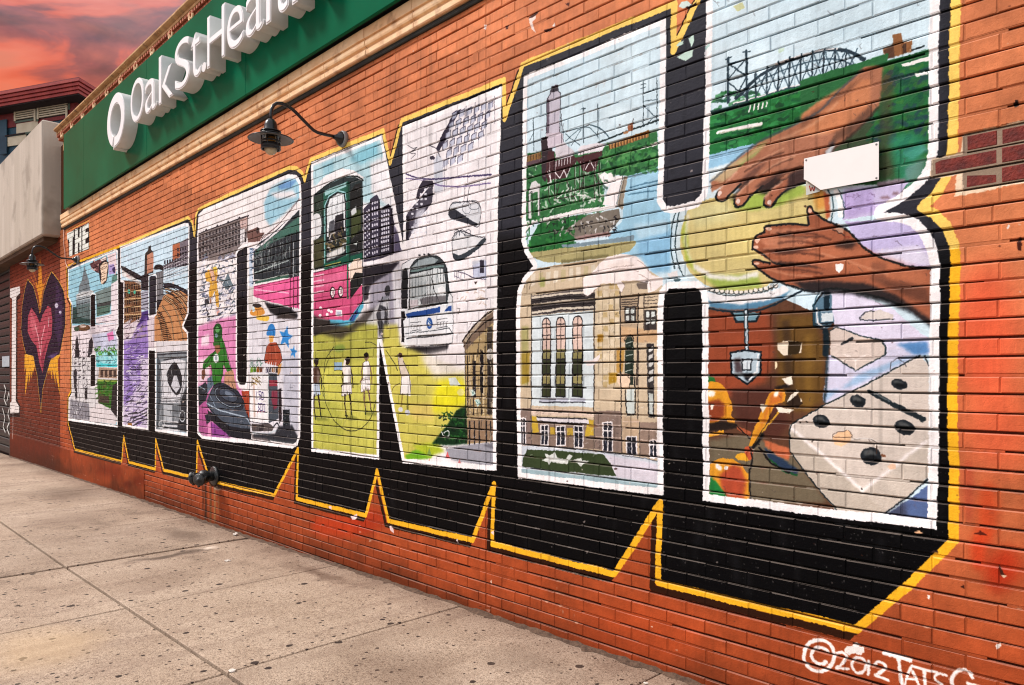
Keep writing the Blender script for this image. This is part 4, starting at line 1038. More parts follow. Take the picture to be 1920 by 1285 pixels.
L('C5', (190, 166, 136), 10, [(1195, 845), (1385, 835)]); P('C5', (150, 150, 160), [(1040, 1060), (1390, 1010), (1390, 1200), (1080, 1140)], soft=5); P('C5', (112, 112, 122), [(1300, 1040), (1390, 1020), (1390, 1070)], soft=5)
for (x, y) in ((1225, 660), (1265, 735)):
    P('C5', (196, 222, 212), [(x - 20, y - 20), (x + 10, y - 26), (x + 28, y + 10), (x, y + 34)]); L('C5', (70, 140, 130), 6, [(x - 10, y - 12), (x + 14, y + 12)])
E('C5', (206, 200, 190), 1355, 395, 26, 40, al=.9)
for (x, y, c) in ((1055, 1110, (214, 70, 70)), (925, 1090, (120, 150, 80)), (925, 1160, (206, 130, 100)), (1140, 1165, (190, 96, 96))):
    P('C5', c, [(x - 18, y + 20), (x, y - 30), (x + 18, y + 20)], al=.85)
grit('C4', (90, 360, 385, 880), 130, .9, .3); grit('C3', (230, 700, 420, 1100), 60, .8, .3); grit('C5', (1190, 160, 1390, 1010), 120, 1.0, .35); grit('C4', (390, 440, 620, 830), 60, .8, .3); grit('C5', (110, 300, 540, 1060), 90, 1.4, .12)
P('C4', (36, 34, 42), [(390, 870), (610, 838), (560, 900), (470, 950), (400, 1010)], soft=8, al=.9)
L('C4', (18, 30, 28), 8, [(88, 440), (180, 368), (270, 328), (345, 322), (390, 350)], sm=1); L('C4', (12, 40, 34), 7, [(300, 350), (306, 830)]); L('C4', (20, 24, 26), 7, [(384, 350), (386, 1075), (310, 1190)])
for x in (200, 232, 262):
    L('C4', (30, 40, 42), 4, [(x, 440), (x, 800)], al=.7)
L('C4', (90, 20, 50), 6, [(90, 905), (290, 855)]); L('C4', (110, 30, 60), 5, [(90, 1060), (300, 1020)], al=.6); L('C4', (110, 30, 60), 4, [(200, 880), (200, 985)], al=.6)
for j in range(7):
    L('C5', (44, 34, 30), 5, [(1185, 470 + j * 58), (1385, 440 + j * 60)], al=.6)
for k in range(26):
    x = rng.uniform(1190, 1385); y = rng.uniform(230, 1000)
    L('C5', [(26, 22, 24), (214, 196, 168)][k % 2], rng.uniform(5, 10), [(x, y), (x + rng.uniform(-4, 4), y + rng.uniform(20, 70))], al=.75)
L('C5', (28, 22, 22), 9, [(1160, 305), (1200, 240), (1270, 165), (1390, 70)], sm=1); L('C5', (28, 22, 22), 7, [(1178, 370), (1185, 1020)])
L('D7', (18, 20, 24), 7, [(80, 200), (72, 480), (75, 700)]); L('D7', (30, 32, 38), 7, [(600, 520), (630, 560), (640, 960), (632, 1070), (420, 1108), (120, 1115)]); L('D7', (30, 32, 38), 6, [(170, 150), (80, 205)])
for x in (190, 225, 262, 300, 340):
    L('D7', (40, 48, 52), 6, [(x, 330 - (x - 190) * .2), (x - 4, 640)], al=.7)
L('C3', (36, 36, 44), 6, [(515, 925), (540, 850), (600, 842), (690, 838), (738, 880), (726, 1000), (690, 1008)], sm=1); L('C3', (36, 36, 44), 6, [(540, 1092), (590, 1040), (700, 1076), (770, 1082)], sm=1); L('C3', (36, 36, 44), 6, [(540, 1092), (545, 1200), (570, 1240)], sm=1)
set_clip()
border(LN, WHT, 0.032)

# ----------------------------------------------------------------- letter X
set_clip('P', LX)
P('P', (198, 222, 234), LX)
for _ in range(120):
    x = rng.uniform(980, 1760); y = rng.uniform(-190, 330)
    E('P', [(214, 230, 236), (184, 214, 230), (206, 230, 240)][rng.randint(3)], x, y, rng.uniform(14, 50), rng.uniform(8, 22), soft=14, al=.3)
# upper left arm: smokestack plant on the river bank
P('D6', (52, 112, 64), [(55, 560), (200, 540), (400, 560), (600, 520), (720, 480), (990, 390), (1000, 660), (800, 720), (600, 700), (620, 960), (40, 1040)])
P('D6', (150, 196, 222), [(780, 720), (1000, 650), (1080, 980), (1080, 1290), (700, 1290), (640, 1140), (740, 1040), (770, 800)])
P('D6', (236, 230, 230), [(560, 690), (640, 680), (700, 715), (640, 800), (590, 740)], soft=5)
scatter('D6', (600, 500, 990, 690), 150, [(34, 96, 40), (60, 134, 70), (26, 70, 44), (86, 150, 84)], (18, 46), (12, 24), al=.7)
scatter('D6', (60, 620, 620, 1000), 160, [(38, 104, 50), (20, 70, 44), (70, 140, 84), (206, 220, 206), (30, 60, 40)], (14, 44), (9, 18), al=.7)
P('D6', (232, 226, 226), [(840, 530), (990, 475), (990, 500), (860, 530)])
P('D6', (148, 106, 60), [(640, 490), (930, 395), (930, 440), (660, 530)])
for i in range(13):
    L('D6', (74, 48, 30), 7, [(650 + i * 21, 500 - i * 7), (652 + i * 21, 530 - i * 7)]); L('D6', (196, 140, 76), 6, [(660 + i * 21, 490 - i * 7), (662 + i * 21, 520 - i * 7)])
L('D6', (34, 48, 50), 13, [(570, 480), (780, 400), (1000, 325)]); P('D6', (150, 90, 58), [(780, 355), (815, 340), (820, 395), (785, 405)]); P('D6', (170, 120, 80), [(750, 405), (785, 395), (785, 415), (750, 425)]); L('D6', (60, 44, 40), 6, [(820, 345), (820, 315)])
P('D6', (140, 104, 60), [(60, 575), (165, 545), (165, 595), (60, 620)])
for i in range(5):
    L('D6', (80, 56, 34), 7, [(72 + i * 20, 575 - i * 4), (72 + i * 20, 608 - i * 4)])
P('D6', (96, 74, 82), [(60, 620), (180, 590), (180, 620), (60, 650)])
P('D6', (52, 40, 46), [(165, 450), (205, 440), (260, 560), (215, 690), (200, 760), (175, 740)])
P('D6', (188, 182, 196), [(205, 250), (208, 170), (235, 135), (240, 85), (270, 65), (285, 80), (285, 120), (300, 130), (295, 330), (300, 420), (205, 420)]); P('D6', (104, 92, 106), [(205, 180), (225, 170), (225, 420), (205, 420)]); L('D6', (40, 34, 44), 6, [(205, 420), (205, 190), (235, 135), (240, 85), (285, 70), (288, 120), (302, 130), (300, 420)]); P('D6', (60, 52, 62), [(240, 80), (285, 68), (285, 115), (240, 125)])
P('D6', (196, 184, 196), [(205, 420), (300, 410), (320, 420), (325, 500), (215, 520)]); L('D6', (50, 42, 50), 5, [(310, 280), (312, 500)]); L('D6', (50, 42, 50), 5, [(322, 350), (324, 480)])
P('D6', (206, 200, 208), [(265, 500), (330, 480), (400, 540), (390, 580), (270, 600)]); P('D6', (72, 40, 44), [(215, 540), (260, 540), (265, 610), (400, 570), (420, 620), (370, 660), (340, 730), (250, 740), (215, 770), (200, 700)]); P('D6', (220, 214, 220), [(425, 530), (450, 500), (580, 480), (620, 500), (600, 540), (430, 570)]); P('D6', (78, 42, 46), [(400, 590), (600, 540), (600, 570), (560, 600), (440, 630)]); P('D6', (70, 36, 40), [(440, 630), (575, 590), (560, 670), (500, 690), (460, 680)])
for i in range(6):
    L('D6', (232, 226, 230), 5, [(275 + i * 20, 610 - i * 5), (275 + i * 20, 650 - i * 5)]); L('D6', (70, 44, 50), 4, [(445 + i * 24, 545 - i * 9), (445 + i * 24, 565 - i * 9)])
for z in ([(215, 690), (240, 760), (215, 770)], [(260, 680), (300, 730), (330, 670), (350, 720), (375, 650)], [(485, 670), (515, 610), (545, 665)], [(230, 680), (235, 760)]):
    L('D6', (236, 230, 232), 7, z)
for x in (222, 262, 405, 440, 465, 545, 578):
    L('D6', (66, 40, 44), 5, [(x, 600), (x, 900)]); L('D6', (226, 222, 224), 4, [(x + 7, 620), (x + 7, 880)], al=.8)
for z in ([(265, 890), (300, 760)], [(345, 740), (400, 900)], [(265, 880), (400, 860)], [(440, 800), (580, 770)], [(450, 800), (475, 700)], [(545, 700), (580, 780)]):
    L('D6', (60, 36, 40), 6, z)
P('D6', (216, 214, 214), [(85, 810), (100, 765), (130, 750), (160, 780), (160, 1000), (145, 1000), (145, 830), (95, 840), (100, 1020), (75, 1020)]); L('D6', (40, 34, 40), 5, [(80, 1020), (78, 850), (105, 825), (110, 1000)]); L('D6', (60, 50, 56), 5, [(155, 800), (158, 1000)])
scatter('D6', (280, 820, 640, 900), 30, [(232, 230, 228), (200, 214, 200)], (20, 40), (8, 14), al=.8)
P('D6', (238, 231, 232), [(600, 920), (650, 800), (690, 720), (745, 715), (700, 930)]); L('D6', (80, 70, 66), 6, [(745, 720), (705, 930)]); P('D6', (150, 138, 122), [(750, 725), (780, 720), (745, 960), (710, 930)]); L('D6', (90, 80, 74), 5, [(760, 720), (720, 940)])
P('D6', (238, 232, 232), [(40, 1050), (450, 950), (710, 920), (700, 945), (480, 980), (120, 1050), (40, 1150)])
# lower bank, waist
P('D6', (36, 104, 52), [(60, 1285), (100, 1150), (160, 1050), (330, 1010), (520, 985), (400, 1180), (380, 1290)]); P('D6', (118, 110, 100), [(330, 1100), (500, 990), (720, 950), (730, 1020), (640, 1130), (440, 1170)])
scatter('D6', (70, 1020, 420, 1280), 90, [(30, 92, 40), (52, 130, 60), (20, 64, 36)], (14, 40), (10, 20), al=.7); scatter('D6', (200, 1010, 700, 1130), 80, [(206, 204, 202), (60, 56, 56), (150, 146, 142), (36, 34, 38)], (10, 26), (6, 12))
P('C1', (158, 130, 128), [(580, 100), (860, 60), (880, 90), (600, 130)], soft=5); P('C1', (120, 140, 152), [(480, 170), (1070, 90), (1060, 130), (490, 190)])
P('C1', (166, 156, 108), [(215, 230), (480, 195), (1070, 130), (1080, 160), (1030, 220), (850, 265), (480, 310), (330, 300), (260, 270)]); P('C1', (120, 112, 74), [(480, 290), (860, 240), (860, 262), (480, 315)], soft=4)
for x in (480, 600, 720, 830, 960):
    L('C1', (120, 112, 76), 4, [(x, 190 - (x - 480) * .09), (x, 300 - (x - 480) * .12)])
P('C1', (130, 180, 214), [(1100, 120), (1360, 40), (1360, 380), (1220, 400), (1100, 250)], soft=20); P('C1', (170, 206, 226), [(1060, 0), (1330, -40), (1330, 60), (1100, 120)], soft=20)
for z in ([(800, 800), (1000, 745)], [(790, 850), (1000, 815)]):
    L('D6', (46, 86, 110), 9, z, soft=4, al=.8)
# bridge seen through left arm
L('D6', (50, 74, 86), 8, [(320, 410), (450, 375), (520, 355), (600, 390), (650, 440)], sm=1); L('D6', (60, 84, 96), 6, [(340, 470), (420, 400), (500, 370), (570, 440)], sm=1)
for (x, y0, y1) in ((112, 310, 540), (465, 235, 480), (567, 210, 450), (888, 45, 370), (985, 20, 350)):
    L('D6', (40, 56, 64), 7, [(x, y0), (x + 2, y1)])
for (a, b) in (((445, 245), (480, 240)), ((872, 70), (905, 60)), ((874, 95), (904, 88)), ((895, 130), (985, 90)), ((890, 220), (985, 310)), ((895, 370), (985, 290)), ((895, 190), (985, 175)), ((80, 480), (110, 420)), ((340, 420), (440, 500)), ((380, 500), (450, 390))):
    L('D6', (44, 62, 72), 5, [a, b])
# upper right arm
P('B5', (34, 118, 60), [(460, 760), (700, 680), (950, 600), (1285, 505), (1300, 700), (800, 960), (460, 1040)]); scatter('B5', (460, 620, 1280, 1000), 160, [(26, 100, 44), (54, 150, 80), (20, 80, 52), (40, 124, 56), (18, 64, 40)], (24, 80), (14, 30), ang=(-30, 0), al=.7)
P('B5', (142, 190, 222), [(450, 1040), (770, 960), (700, 1060), (560, 1180), (455, 1210)])
P('B5', (210, 226, 232), [(460, 1130), (640, 1080), (560, 1170), (460, 1210)], soft=8)
L('B5', (238, 232, 230), 24, [(520, 885), (660, 855), (810, 825)]); L('B5', (170, 176, 150), 6, [(530, 890), (810, 838)])
for i in range(5):
    L('B5', (240, 234, 232), 10, [(735 + i * 28, 705 - i * 6), (728 + i * 29, 745 - i * 8)])
L('B5', (30, 60, 60), 26, [(465, 760), (640, 715), (720, 690)], soft=5); L('B5', (42, 74, 80), 13, [(620, 700), (950, 600), (1285, 510)]); L('B5', (226, 224, 224), 9, [(625, 690), (780, 650), (960, 590), (1285, 500)])
for i in range(24):
    L('B5', (30, 66, 50), 7, [(700 + i * 25, 690 - i * 7), (700 + i * 25, 712 - i * 7)])
for (x, y0, y1) in ((588, 385, 690), (712, 340, 670)):
    L('B5', (40, 60, 72), 17, [(x, y0), (x, y1)])
for (a, b) in (((590, 430), (712, 400)), ((592, 540), (712, 510)), ((595, 430), (705, 510)), ((705, 400), (600, 520)), ((595, 560), (705, 650)), ((712, 520), (630, 660)), ((570, 395), (610, 380)), ((690, 350), (738, 345)), ((600, 640), (700, 600))):
    L('B5', (44, 64, 76), 9, [a, b])
ARC = [(640, 660), (720, 580), (800, 510), (900, 450), (1020, 400), (1150, 355), (1250, 335), (1340, 335), (1420, 352), (1500, 390)]
L('B5', (34, 52, 64), 22, ARC, sm=1); L('B5', (60, 84, 98), 9, [(680, 640), (780, 560), (900, 495), (1040, 440), (1180, 405), (1300, 395), (1400, 420), (1460, 450)], sm=1); L('B5', (230, 226, 226), 9, [(900, 430), (1060, 375), (1200, 338), (1320, 325)], sm=1)
for i in range(9):
    x = 770 + i * 76
    yt = 560 - 230 * math.sin(min(1, (x - 640) / 620) * 1.5); yb = 655 - (x - 760) * .275
    L('B5', (36, 54, 66), 12, [(x, yt), (x, yb)]); L('B5', (52, 74, 88), 8, [(x, yb), (x + 76, yt - 6)]); L('B5', (52, 74, 88), 8, [(x, yt), (x + 76, yb - 20)], al=.8)
L('B5', (30, 40, 44), 13, [(1300, 505), (1480, 440), (1640, 370), (1900, 310)])
P('B1', (140, 92, 54), [(470, 275), (530, 250), (530, 195), (580, 185), (590, 240), (645, 225), (645, 290), (480, 340)]); P('B1', (70, 46, 36), [(530, 240), (540, 330), (490, 335), (475, 290)], al=.7); P('B1', (60, 42, 36), [(590, 250), (615, 245), (615, 300), (590, 305)], al=.8)
P('P', (40, 104, 58), [(1500, 150), (1560, 132), (1665, 98), (1650, 150), (1560, 215), (1500, 210)])
P('P', (46, 98, 58), [(1480, 330), (1560, 250), (1600, 170), (1650, 125), (1745, 92), (1745, 300), (1700, 352), (1640, 345), (1560, 350)]); P('P', (62, 70, 50), [(1500, 320), (1600, 210), (1640, 180), (1660, 330), (1560, 345)], soft=14, al=.8)
P('B1', (38, 106, 62), [(300, 440), (480, 350), (740, 280), (740, 900), (690, 1000), (600, 1110), (560, 1040), (380, 560)]); P('B1', (84, 86, 52), [(400, 420), (520, 360), (560, 470), (500, 560), (420, 540)], soft=26, al=.9); P('B1', (60, 60, 40), [(350, 520), (430, 480), (440, 640), (380, 600)], soft=20, al=.8)
scatter('B1', (380, 380, 740, 900), 150, [(30, 104, 54), (20, 76, 58), (60, 120, 50), (46, 90, 60), (34, 60, 80)], (24, 70), (16, 34), ang=(-60, 10), al=.6)
P('B1', (74, 64, 44), [(450, 440), (520, 420), (540, 1000), (470, 1040), (460, 760)], soft=22, al=.6)
P('B1', (238, 232, 230), [(580, 365), (700, 330), (740, 320), (740, 345), (640, 370), (590, 380)]); P('B1', (230, 226, 226), [(660, 420), (735, 405), (735, 425), (670, 440)]); P('B1', (92, 160, 160), [(580, 880), (700, 820), (735, 850), (640, 920)], soft=16, al=.8); P('B1', (46, 140, 110), [(500, 780), (640, 760), (720, 800), (600, 1100), (560, 1000)], soft=24, al=.6)
P('B1', (128, 150, 156), [(600, 960), (720, 900), (700, 1000), (610, 1080)], soft=14, al=.6)
P('B1', (132, 120, 130), [(440, 1040), (600, 1020), (600, 1110), (540, 1140), (440, 1120)], soft=8)
# lavender field on the right
P('D3', (190, 178, 216), [(230, 110), (600, 40), (820, 0), (640, 240), (320, 290), (320, 100)]); P('D3', (170, 150, 206), [(320, 60), (540, 30), (560, 220), (340, 280)], soft=20, al=.7)
for _ in range(16):
    x = rng.uniform(330, 780); y = rng.uniform(30, 210)
    L('D3', (110, 86, 120), rng.uniform(2, 5), [(x, y), (x + rng.uniform(-30, 50), y + rng.uniform(-14, 14)), (x + rng.uniform(0, 70), y + rng.uniform(-20, 30))], al=.6)
for (x, y, a, b) in ((640, 120, 40, 14), (720, 90, 26, 14), (690, 150, 34, 8), (610, 200, 26, 8)):
    E('D3', (126, 96, 100), x, y, a, b, soft=5, al=.8)
P('D3', (188, 178, 222), [(330, 300), (760, 290), (900, 360), (990, 560), (990, 680), (700, 620), (460, 500)]); P('D3', (214, 208, 232), [(560, 520), (900, 480), (980, 580), (980, 640), (700, 610)], soft=20)
P('D3', (214, 208, 232), [(220, 820), (420, 840), (700, 960), (900, 1140), (1000, 1200), (1000, 1300), (150, 1300), (200, 1000)])
# right leg ground
P('D4', (96, 62, 44), [(70, -80), (560, -160), (940, 0), (900, 560), (640, 700), (660, 900), (940, 1230), (940, 1290), (70, 1200)])
P('D4', (150, 72, 44), [(90, -60), (500, -80), (540, 200), (480, 420), (250, 520), (90, 460)], soft=30); P('D4', (106, 76, 34), [(560, -40), (800, -40), (880, 200), (860, 560), (700, 620), (560, 560)], soft=26); P('D4', (88, 50, 40), [(250, 470), (520, 430), (640, 680), (560, 800), (300, 700)], soft=24)
P('D4', (112, 100, 80), [(100, 800), (360, 760), (640, 880), (900, 1220), (380, 1230), (100, 960)], soft=22); P('D4', (60, 42, 30), [(590, 0), (640, 0), (690, 560), (620, 600)], soft=20, al=.7); P('D4', (130, 96, 40), [(740, 100), (800, 90), (800, 600), (740, 620)], soft=18, al=.8)
# dominoes
P('D5', (206, 204, 230), [(345, 95), (700, 60), (1060, 60), (1010, 100), (600, 310), (330, 440), (310, 420)]); P('D5', (84, 134, 190), [(830, 20), (1060, 0), (1060, 90), (960, 100)], soft=16); P('D5', (150, 180, 214), [(320, 350), (480, 330), (560, 300), (1000, 95), (900, 110), (560, 230), (360, 400), (320, 440)], soft=12)
P('D5', (206, 190, 180), [(360, 40), (400, -30), (700, 0), (760, 30), (755, 95), (560, 205), (530, 200), (370, 110)]); L('D5', (40, 54, 60), 9, [(370, 100), (545, 206), (755, 95), (760, 30), (700, -2), (480, -60)]); L('D5', (236, 222, 214), 12, [(370, 40), (540, 130), (690, 50)], soft=5); L('D5', (236, 222, 214), 9, [(540, 130), (540, 200)], soft=4)
P('D3', (206, 190, 180), [(225, 1120), (270, 1090), (480, 1170), (600, 1200), (640, 1230), (650, 1300), (230, 1300)]); L('D3', (34, 50, 56), 10, [(225, 1120), (270, 1092), (480, 1170), (610, 1200), (645, 1240), (640, 1300)]); L('D3', (40, 44, 50), 18, [(310, 1220), (390, 1180)])
DOM = [(70, 610), (90, 580), (330, 445), (600, 310), (1000, 100), (1060, 170), (1062, 950), (760, 1220), (430, 1230), (75, 780)]
P('D5', (206, 193, 182), DOM); P('D5', (186, 174, 160), [(75, 650), (130, 640), (590, 1060), (1000, 720), (1050, 680), (1062, 960), (760, 1220), (430, 1210), (75, 790)], soft=5); P('D5', (196, 184, 172), [(600, 1070), (1050, 700), (1060, 950), (760, 1215)], soft=6, al=.7)
L('D5', (236, 226, 222), 24, [(80, 610), (300, 800), (590, 1060)], soft=9); L('D5', (236, 226, 222), 24, [(590, 1060), (820, 880), (1040, 710)], soft=9); L('D5', (226, 214, 206), 10, [(80, 600), (330, 450), (1000, 105)], soft=5)
L('D5', (26, 40, 44), 9, [(1000, 100), (600, 312), (330, 447), (90, 580), (70, 615), (75, 780), (240, 1000), (430, 1212)]); L('D5', (26, 34, 40), 10, [(755, 1222), (1062, 970)]); L('D5', (30, 36, 44), 10, [(1030, 100), (1062, 175)])
for (x, y, a, b) in ((302, 562, 62, 46), (556, 424, 56, 44), (852, 302, 56, 36), (893, 607, 74, 50), (652, 812, 74, 62)):
    E('D5', (34, 40, 46), x, y, a, b, rot=.25); E('D5', (92, 94, 94), x - 8, y - b * .3, a * .6, b * .42, rot=.25, soft=8, al=.8); E('D5', (22, 26, 30), x + 8, y + b * .3, a * .7, b * .42, rot=.25, soft=8)
L('D5', (32, 42, 48), 34, [(650, 360), (840, 460), (1020, 548)]); L('D5', (96, 106, 110), 10, [(660, 358), (780, 420)], soft=4); E('D5', (30, 40, 46), 640, 352, 18, 14)
L('D5', (70, 66, 70), 5, [(790, 200), (795, 150), (840, 118), (885, 150), (900, 180)])
P('D5', (84, 104, 150), [(770, 1225), (1062, 1010), (1062, 1270), (770, 1260)], soft=4); P('D5', (60, 62, 80), [(760, 1230), (900, 1120), (900, 1260), (760, 1250)], soft=20, al=.8)
P('D5', (230, 184, 142), [(378, 680), (420, 635), (490, 630), (512, 660), (505, 700), (440, 745), (390, 730)]); L('D5', (70, 50, 40), 4, [(380, 690), (378, 660), (420, 632), (490, 628), (515, 660), (520, 685)]); L('D5', (60, 46, 40), 4, [(380, 676), (515, 676)]); P('D5', (232, 190, 160), [(770, 880), (800, 860), (830, 870), (830, 900), (790, 905)])
L('D5', (60, 44, 36), 8, [(692, 720), (690, 790)]); E('D5', (130, 84, 60), 740, 808, 16, 12); L('D5', (60, 56, 54), 4, [(530, 688), (640, 690), (690, 715)]); L('D5', (230, 224, 220), 5, [(540, 684), (660, 692)])
for (x, y) in ((145, 575), (195, 566), (235, 705), (585, 1045)):
    E('D5', (50, 44, 40), x, y, 7, 7)
# second domino edge chip and sleeve
P('D3', (206, 196, 190), [(455, 1035), (490, 985), (600, 970), (700, 1000), (700, 1045), (560, 1040)]); L('D3', (40, 44, 50), 8, [(455, 1020), (455, 1040), (560, 1048), (705, 1035)]); L('D3', (40, 44, 50), 7, [(455, 1020), (490, 985), (560, 978)])
# drum
P('F6', (196, 214, 220), [(190, 90), (60, 150), (10, 240), (-14, 420), (10, 560), (60, 660), (190, 740), (300, 790), (420, 800), (600, 770), (700, 700), (900, 560), (1080, 260), (1090, 90), (980, 30), (400, 60)], sm=1)
P('F6', (206, 188, 124), [(60, 220), (110, 160), (300, 100), (560, 60), (900, 40), (1010, 70), (1050, 160), (1010, 320), (760, 560), (600, 730), (420, 770), (230, 730), (100, 640), (30, 500), (20, 360)], sm=1)
P('F6', (216, 196, 124), [(330, 300), (900, 190), (960, 260), (700, 480), (380, 560)], soft=60); P('F6', (204, 196, 140), [(70, 180), (330, 130), (420, 260), (120, 320)], soft=40, al=.9); P('F6', (150, 170, 50), [(20, 360), (60, 240), (80, 500), (140, 640), (60, 560)], soft=14, al=.8)
P('F6', (150, 182, 70), [(380, 120), (860, 10), (890, 90), (700, 170), (520, 200), (400, 190)], soft=22, al=.85); P('F6', (130, 168, 60), [(150, 640), (330, 650), (560, 640), (580, 740), (300, 760)], soft=22, al=.7); P('F6', (214, 150, 70), [(930, 60), (1020, 70), (1040, 180), (960, 200)], soft=22); P('F6', (186, 96, 60), [(1010, 70), (1050, 90), (1060, 240), (1030, 260)], soft=8)
P('F6', (226, 224, 214), [(110, 560), (240, 640), (420, 660), (560, 620), (560, 660), (400, 690), (220, 670), (110, 600)], soft=16); P('F6', (236, 232, 222), [(60, 230), (80, 230), (60, 420), (110, 580), (80, 540), (40, 420)], soft=10, al=.6)
for pts in ([(32, 160), (6, 240), (-18, 400), (2, 560), (40, 650)], [(0, 190), (-40, 300), (-46, 460), (-20, 600)]):
    L('F6', (38, 60, 66), 9, pts, sm=1)
L('F6', (46, 74, 84), 8, [(1040, 60), (1072, 120), (1080, 200), (1066, 270)], sm=1); L('F6', (236, 234, 232), 34, [(1095, 70), (1125, 140), (1130, 230)], sm=1); L('F6', (60, 84, 96), 7, [(1115, 60), (1150, 150), (1148, 250)], sm=1)
for i in range(15):
    a = i / 14
    x = 205 + a * 470; y = 740 + 44 * math.sin(a * 3.0) - a * 30
    E('F6', (232, 226, 216), x, y, 15, 12); EL('F6', (40, 40, 38), 5, x, y, 17, 14, a0=-20, a1=200)
L('F6', (40, 44, 44), 6, [(210, 750), (310, 785), (450, 790), (600, 760), (690, 700)], sm=1)
P('D2', (232, 230, 232), [(340, 830), (520, 870), (760, 840), (930, 780), (960, 820), (800, 900), (600, 940), (360, 910)], sm=0); P('D2', (84, 132, 164), [(350, 900), (600, 930), (800, 890), (980, 820), (900, 890), (700, 960), (520, 970), (360, 945)], soft=6); L('D2', (24, 40, 52), 15, [(350, 955), (520, 980), (720, 970), (900, 900), (1060, 830)], sm=1)
P('D2', (110, 150, 166), [(535, 990), (745, 985), (715, 1050), (560, 1055)]); L('D2', (22, 32, 40), 16, [(530, 985), (565, 1055), (715, 1050), (745, 982)]); L('D2', (24, 36, 44), 34, [(640, 980), (640, 1300)]); L('D2', (196, 214, 224), 17, [(638, 985), (640, 1300)])
L('D4', (24, 36, 44), 32, [(352, -60), (355, 230)]); L('D4', (196, 212, 222), 16, [(352, -60), (355, 230)])
P('D4', (176, 196, 208), [(250, 215), (340, 200), (450, 215), (445, 350), (360, 430), (255, 360)]); L('D4', (16, 24, 32), 13, [(250, 215), (340, 202), (450, 215), (445, 350), (360, 430), (255, 360)], close=1); P('D4', (80, 66, 70), [(270, 260), (310, 250), (330, 360), (280, 350)], soft=10); R('D4', (206, 218, 226), 325, 262, 385, 335); L('D4', (20, 26, 34), 9, [(325, 262), (385, 262), (385, 335), (325, 335)], close=1); P('D4', (26, 30, 38), [(320, 360), (400, 355), (360, 415)], soft=8); L('D4', (240, 242, 244), 9, [(430, 230), (425, 340), (370, 400)], soft=3)
# drum lug with nut on the right
P('D3', (84, 116, 136), [(100, 930), (170, 840), (240, 830), (240, 960), (260, 1050), (200, 1110), (110, 1080)]); L('D3', (16, 28, 36), 15, [(105, 925), (170, 845)]); L('D3', (16, 28, 36), 17, [(100, 930), (105, 1085), (195, 1112)]); L('D3', (20, 40, 52), 44, [(200, 800), (202, 950)]); R('D3', (206, 218, 224), 160, 985, 250, 1050, soft=4); L('D3', (18, 30, 38), 12, [(110, 1070), (250, 1060)]); L('D3', (236, 238, 240), 9, [(125, 950), (130, 1060), (180, 1095)]); L('D3', (18, 34, 44), 40, [(195, 1120), (190, 1300)], soft=6)
P('D5', (24, 40, 48), [(330, -60), (360, -60), (355, 90), (330, 440), (315, 430), (340, 90)], soft=8)
L('D2', (40, 80, 96), 8, [(1180, 850), (1145, 920), (1150, 1090)])
# maracas
P('D4', (32, 110, 46), [(92, 370), (140, 385), (150, 420), (92, 440)])
P('D4', (226, 150, 34), [(90, 440), (150, 415), (200, 440), (245, 520), (262, 590), (250, 640), (270, 660), (275, 690), (240, 700), (205, 660), (150, 690), (90, 690)], sm=1); P('D4', (146, 66, 36), [(90, 540), (170, 530), (210, 570), (205, 640), (150, 680), (90, 680)], soft=12); P('D4', (40, 30, 26), [(90, 690), (200, 680), (280, 690), (300, 720), (200, 740), (90, 740)], soft=8); P('D4', (232, 160, 40), [(90, 760), (200, 735), (200, 760), (100, 780)]); E('D4', (246, 236, 226), 122, 490, 26, 22, soft=4); P('D4', (246, 236, 220), [(118, 560), (136, 560), (130, 600), (116, 600)])
P('D4', (176, 90, 56), [(285, 705), (390, 745), (380, 775), (290, 730)]); L('D4', (26, 22, 22), 8, [(280, 700), (390, 800), (440, 830)])
P('D4', (226, 150, 36), [(485, 540), (505, 490), (550, 455), (600, 460), (618, 500), (610, 545), (540, 560), (480, 700), (420, 840), (370, 840), (400, 740), (450, 620)], sm=0); P('D4', (196, 100, 44), [(500, 560), (520, 490), (580, 465), (600, 500), (595, 545), (520, 560), (460, 700), (420, 780)], soft=10, al=.8); E('D4', (246, 238, 226), 556, 490, 16, 22, rot=.5, soft=4); L('D4', (26, 22, 22), 9, [(400, 840), (470, 720), (570, 600)]); L('D4', (220, 160, 50), 12, [(410, 835), (480, 715), (575, 600)])
L('D4', (20, 20, 24), 22, [(400, 850), (440, 800), (460, 760)], soft=6)
P('D4', (226, 150, 36), [(105, 960), (180, 920), (260, 930), (320, 970), (360, 1030), (370, 1200), (110, 1190)], sm=0); P('D4', (176, 74, 46), [(170, 1040), (260, 960), (320, 990), (350, 1080), (330, 1200), (200, 1190)], soft=16); P('D4', (30, 124, 58), [(105, 1040), (160, 1090), (235, 1200), (105, 1170)], soft=4); P('D4', (236, 168, 40), [(280, 910), (320, 885), (365, 910), (370, 940), (300, 935)], sm=1); P('D4', (190, 84, 50), [(340, 850), (380, 845), (400, 890), (375, 935), (345, 890)], sm=1); E('D4', (246, 238, 232), 165, 985, 28, 16, rot=.7, soft=4); E('D4', (246, 238, 232), 215, 990, 16, 12, rot=-.5, soft=3); L('D4', (24, 24, 26), 12, [(380, 850), (395, 920), (370, 1030), (375, 1200)], soft=4); L('D4', (220, 150, 50), 9, [(362, 1030), (362, 1200)])
P('D4', (196, 104, 66), [(470, 800), (640, 860), (635, 940), (560, 910), (480, 840)], soft=4); P('D4', (40, 58, 84), [(470, 850), (560, 910), (700, 1000), (690, 1030), (600, 1010), (500, 920)], soft=8); L('D4', (24, 84, 46), 12, [(510, 930), (600, 1010), (690, 1035)])
L('D4', (16, 16, 18), 12, [(440, 850), (520, 960), (640, 1020)], soft=4)
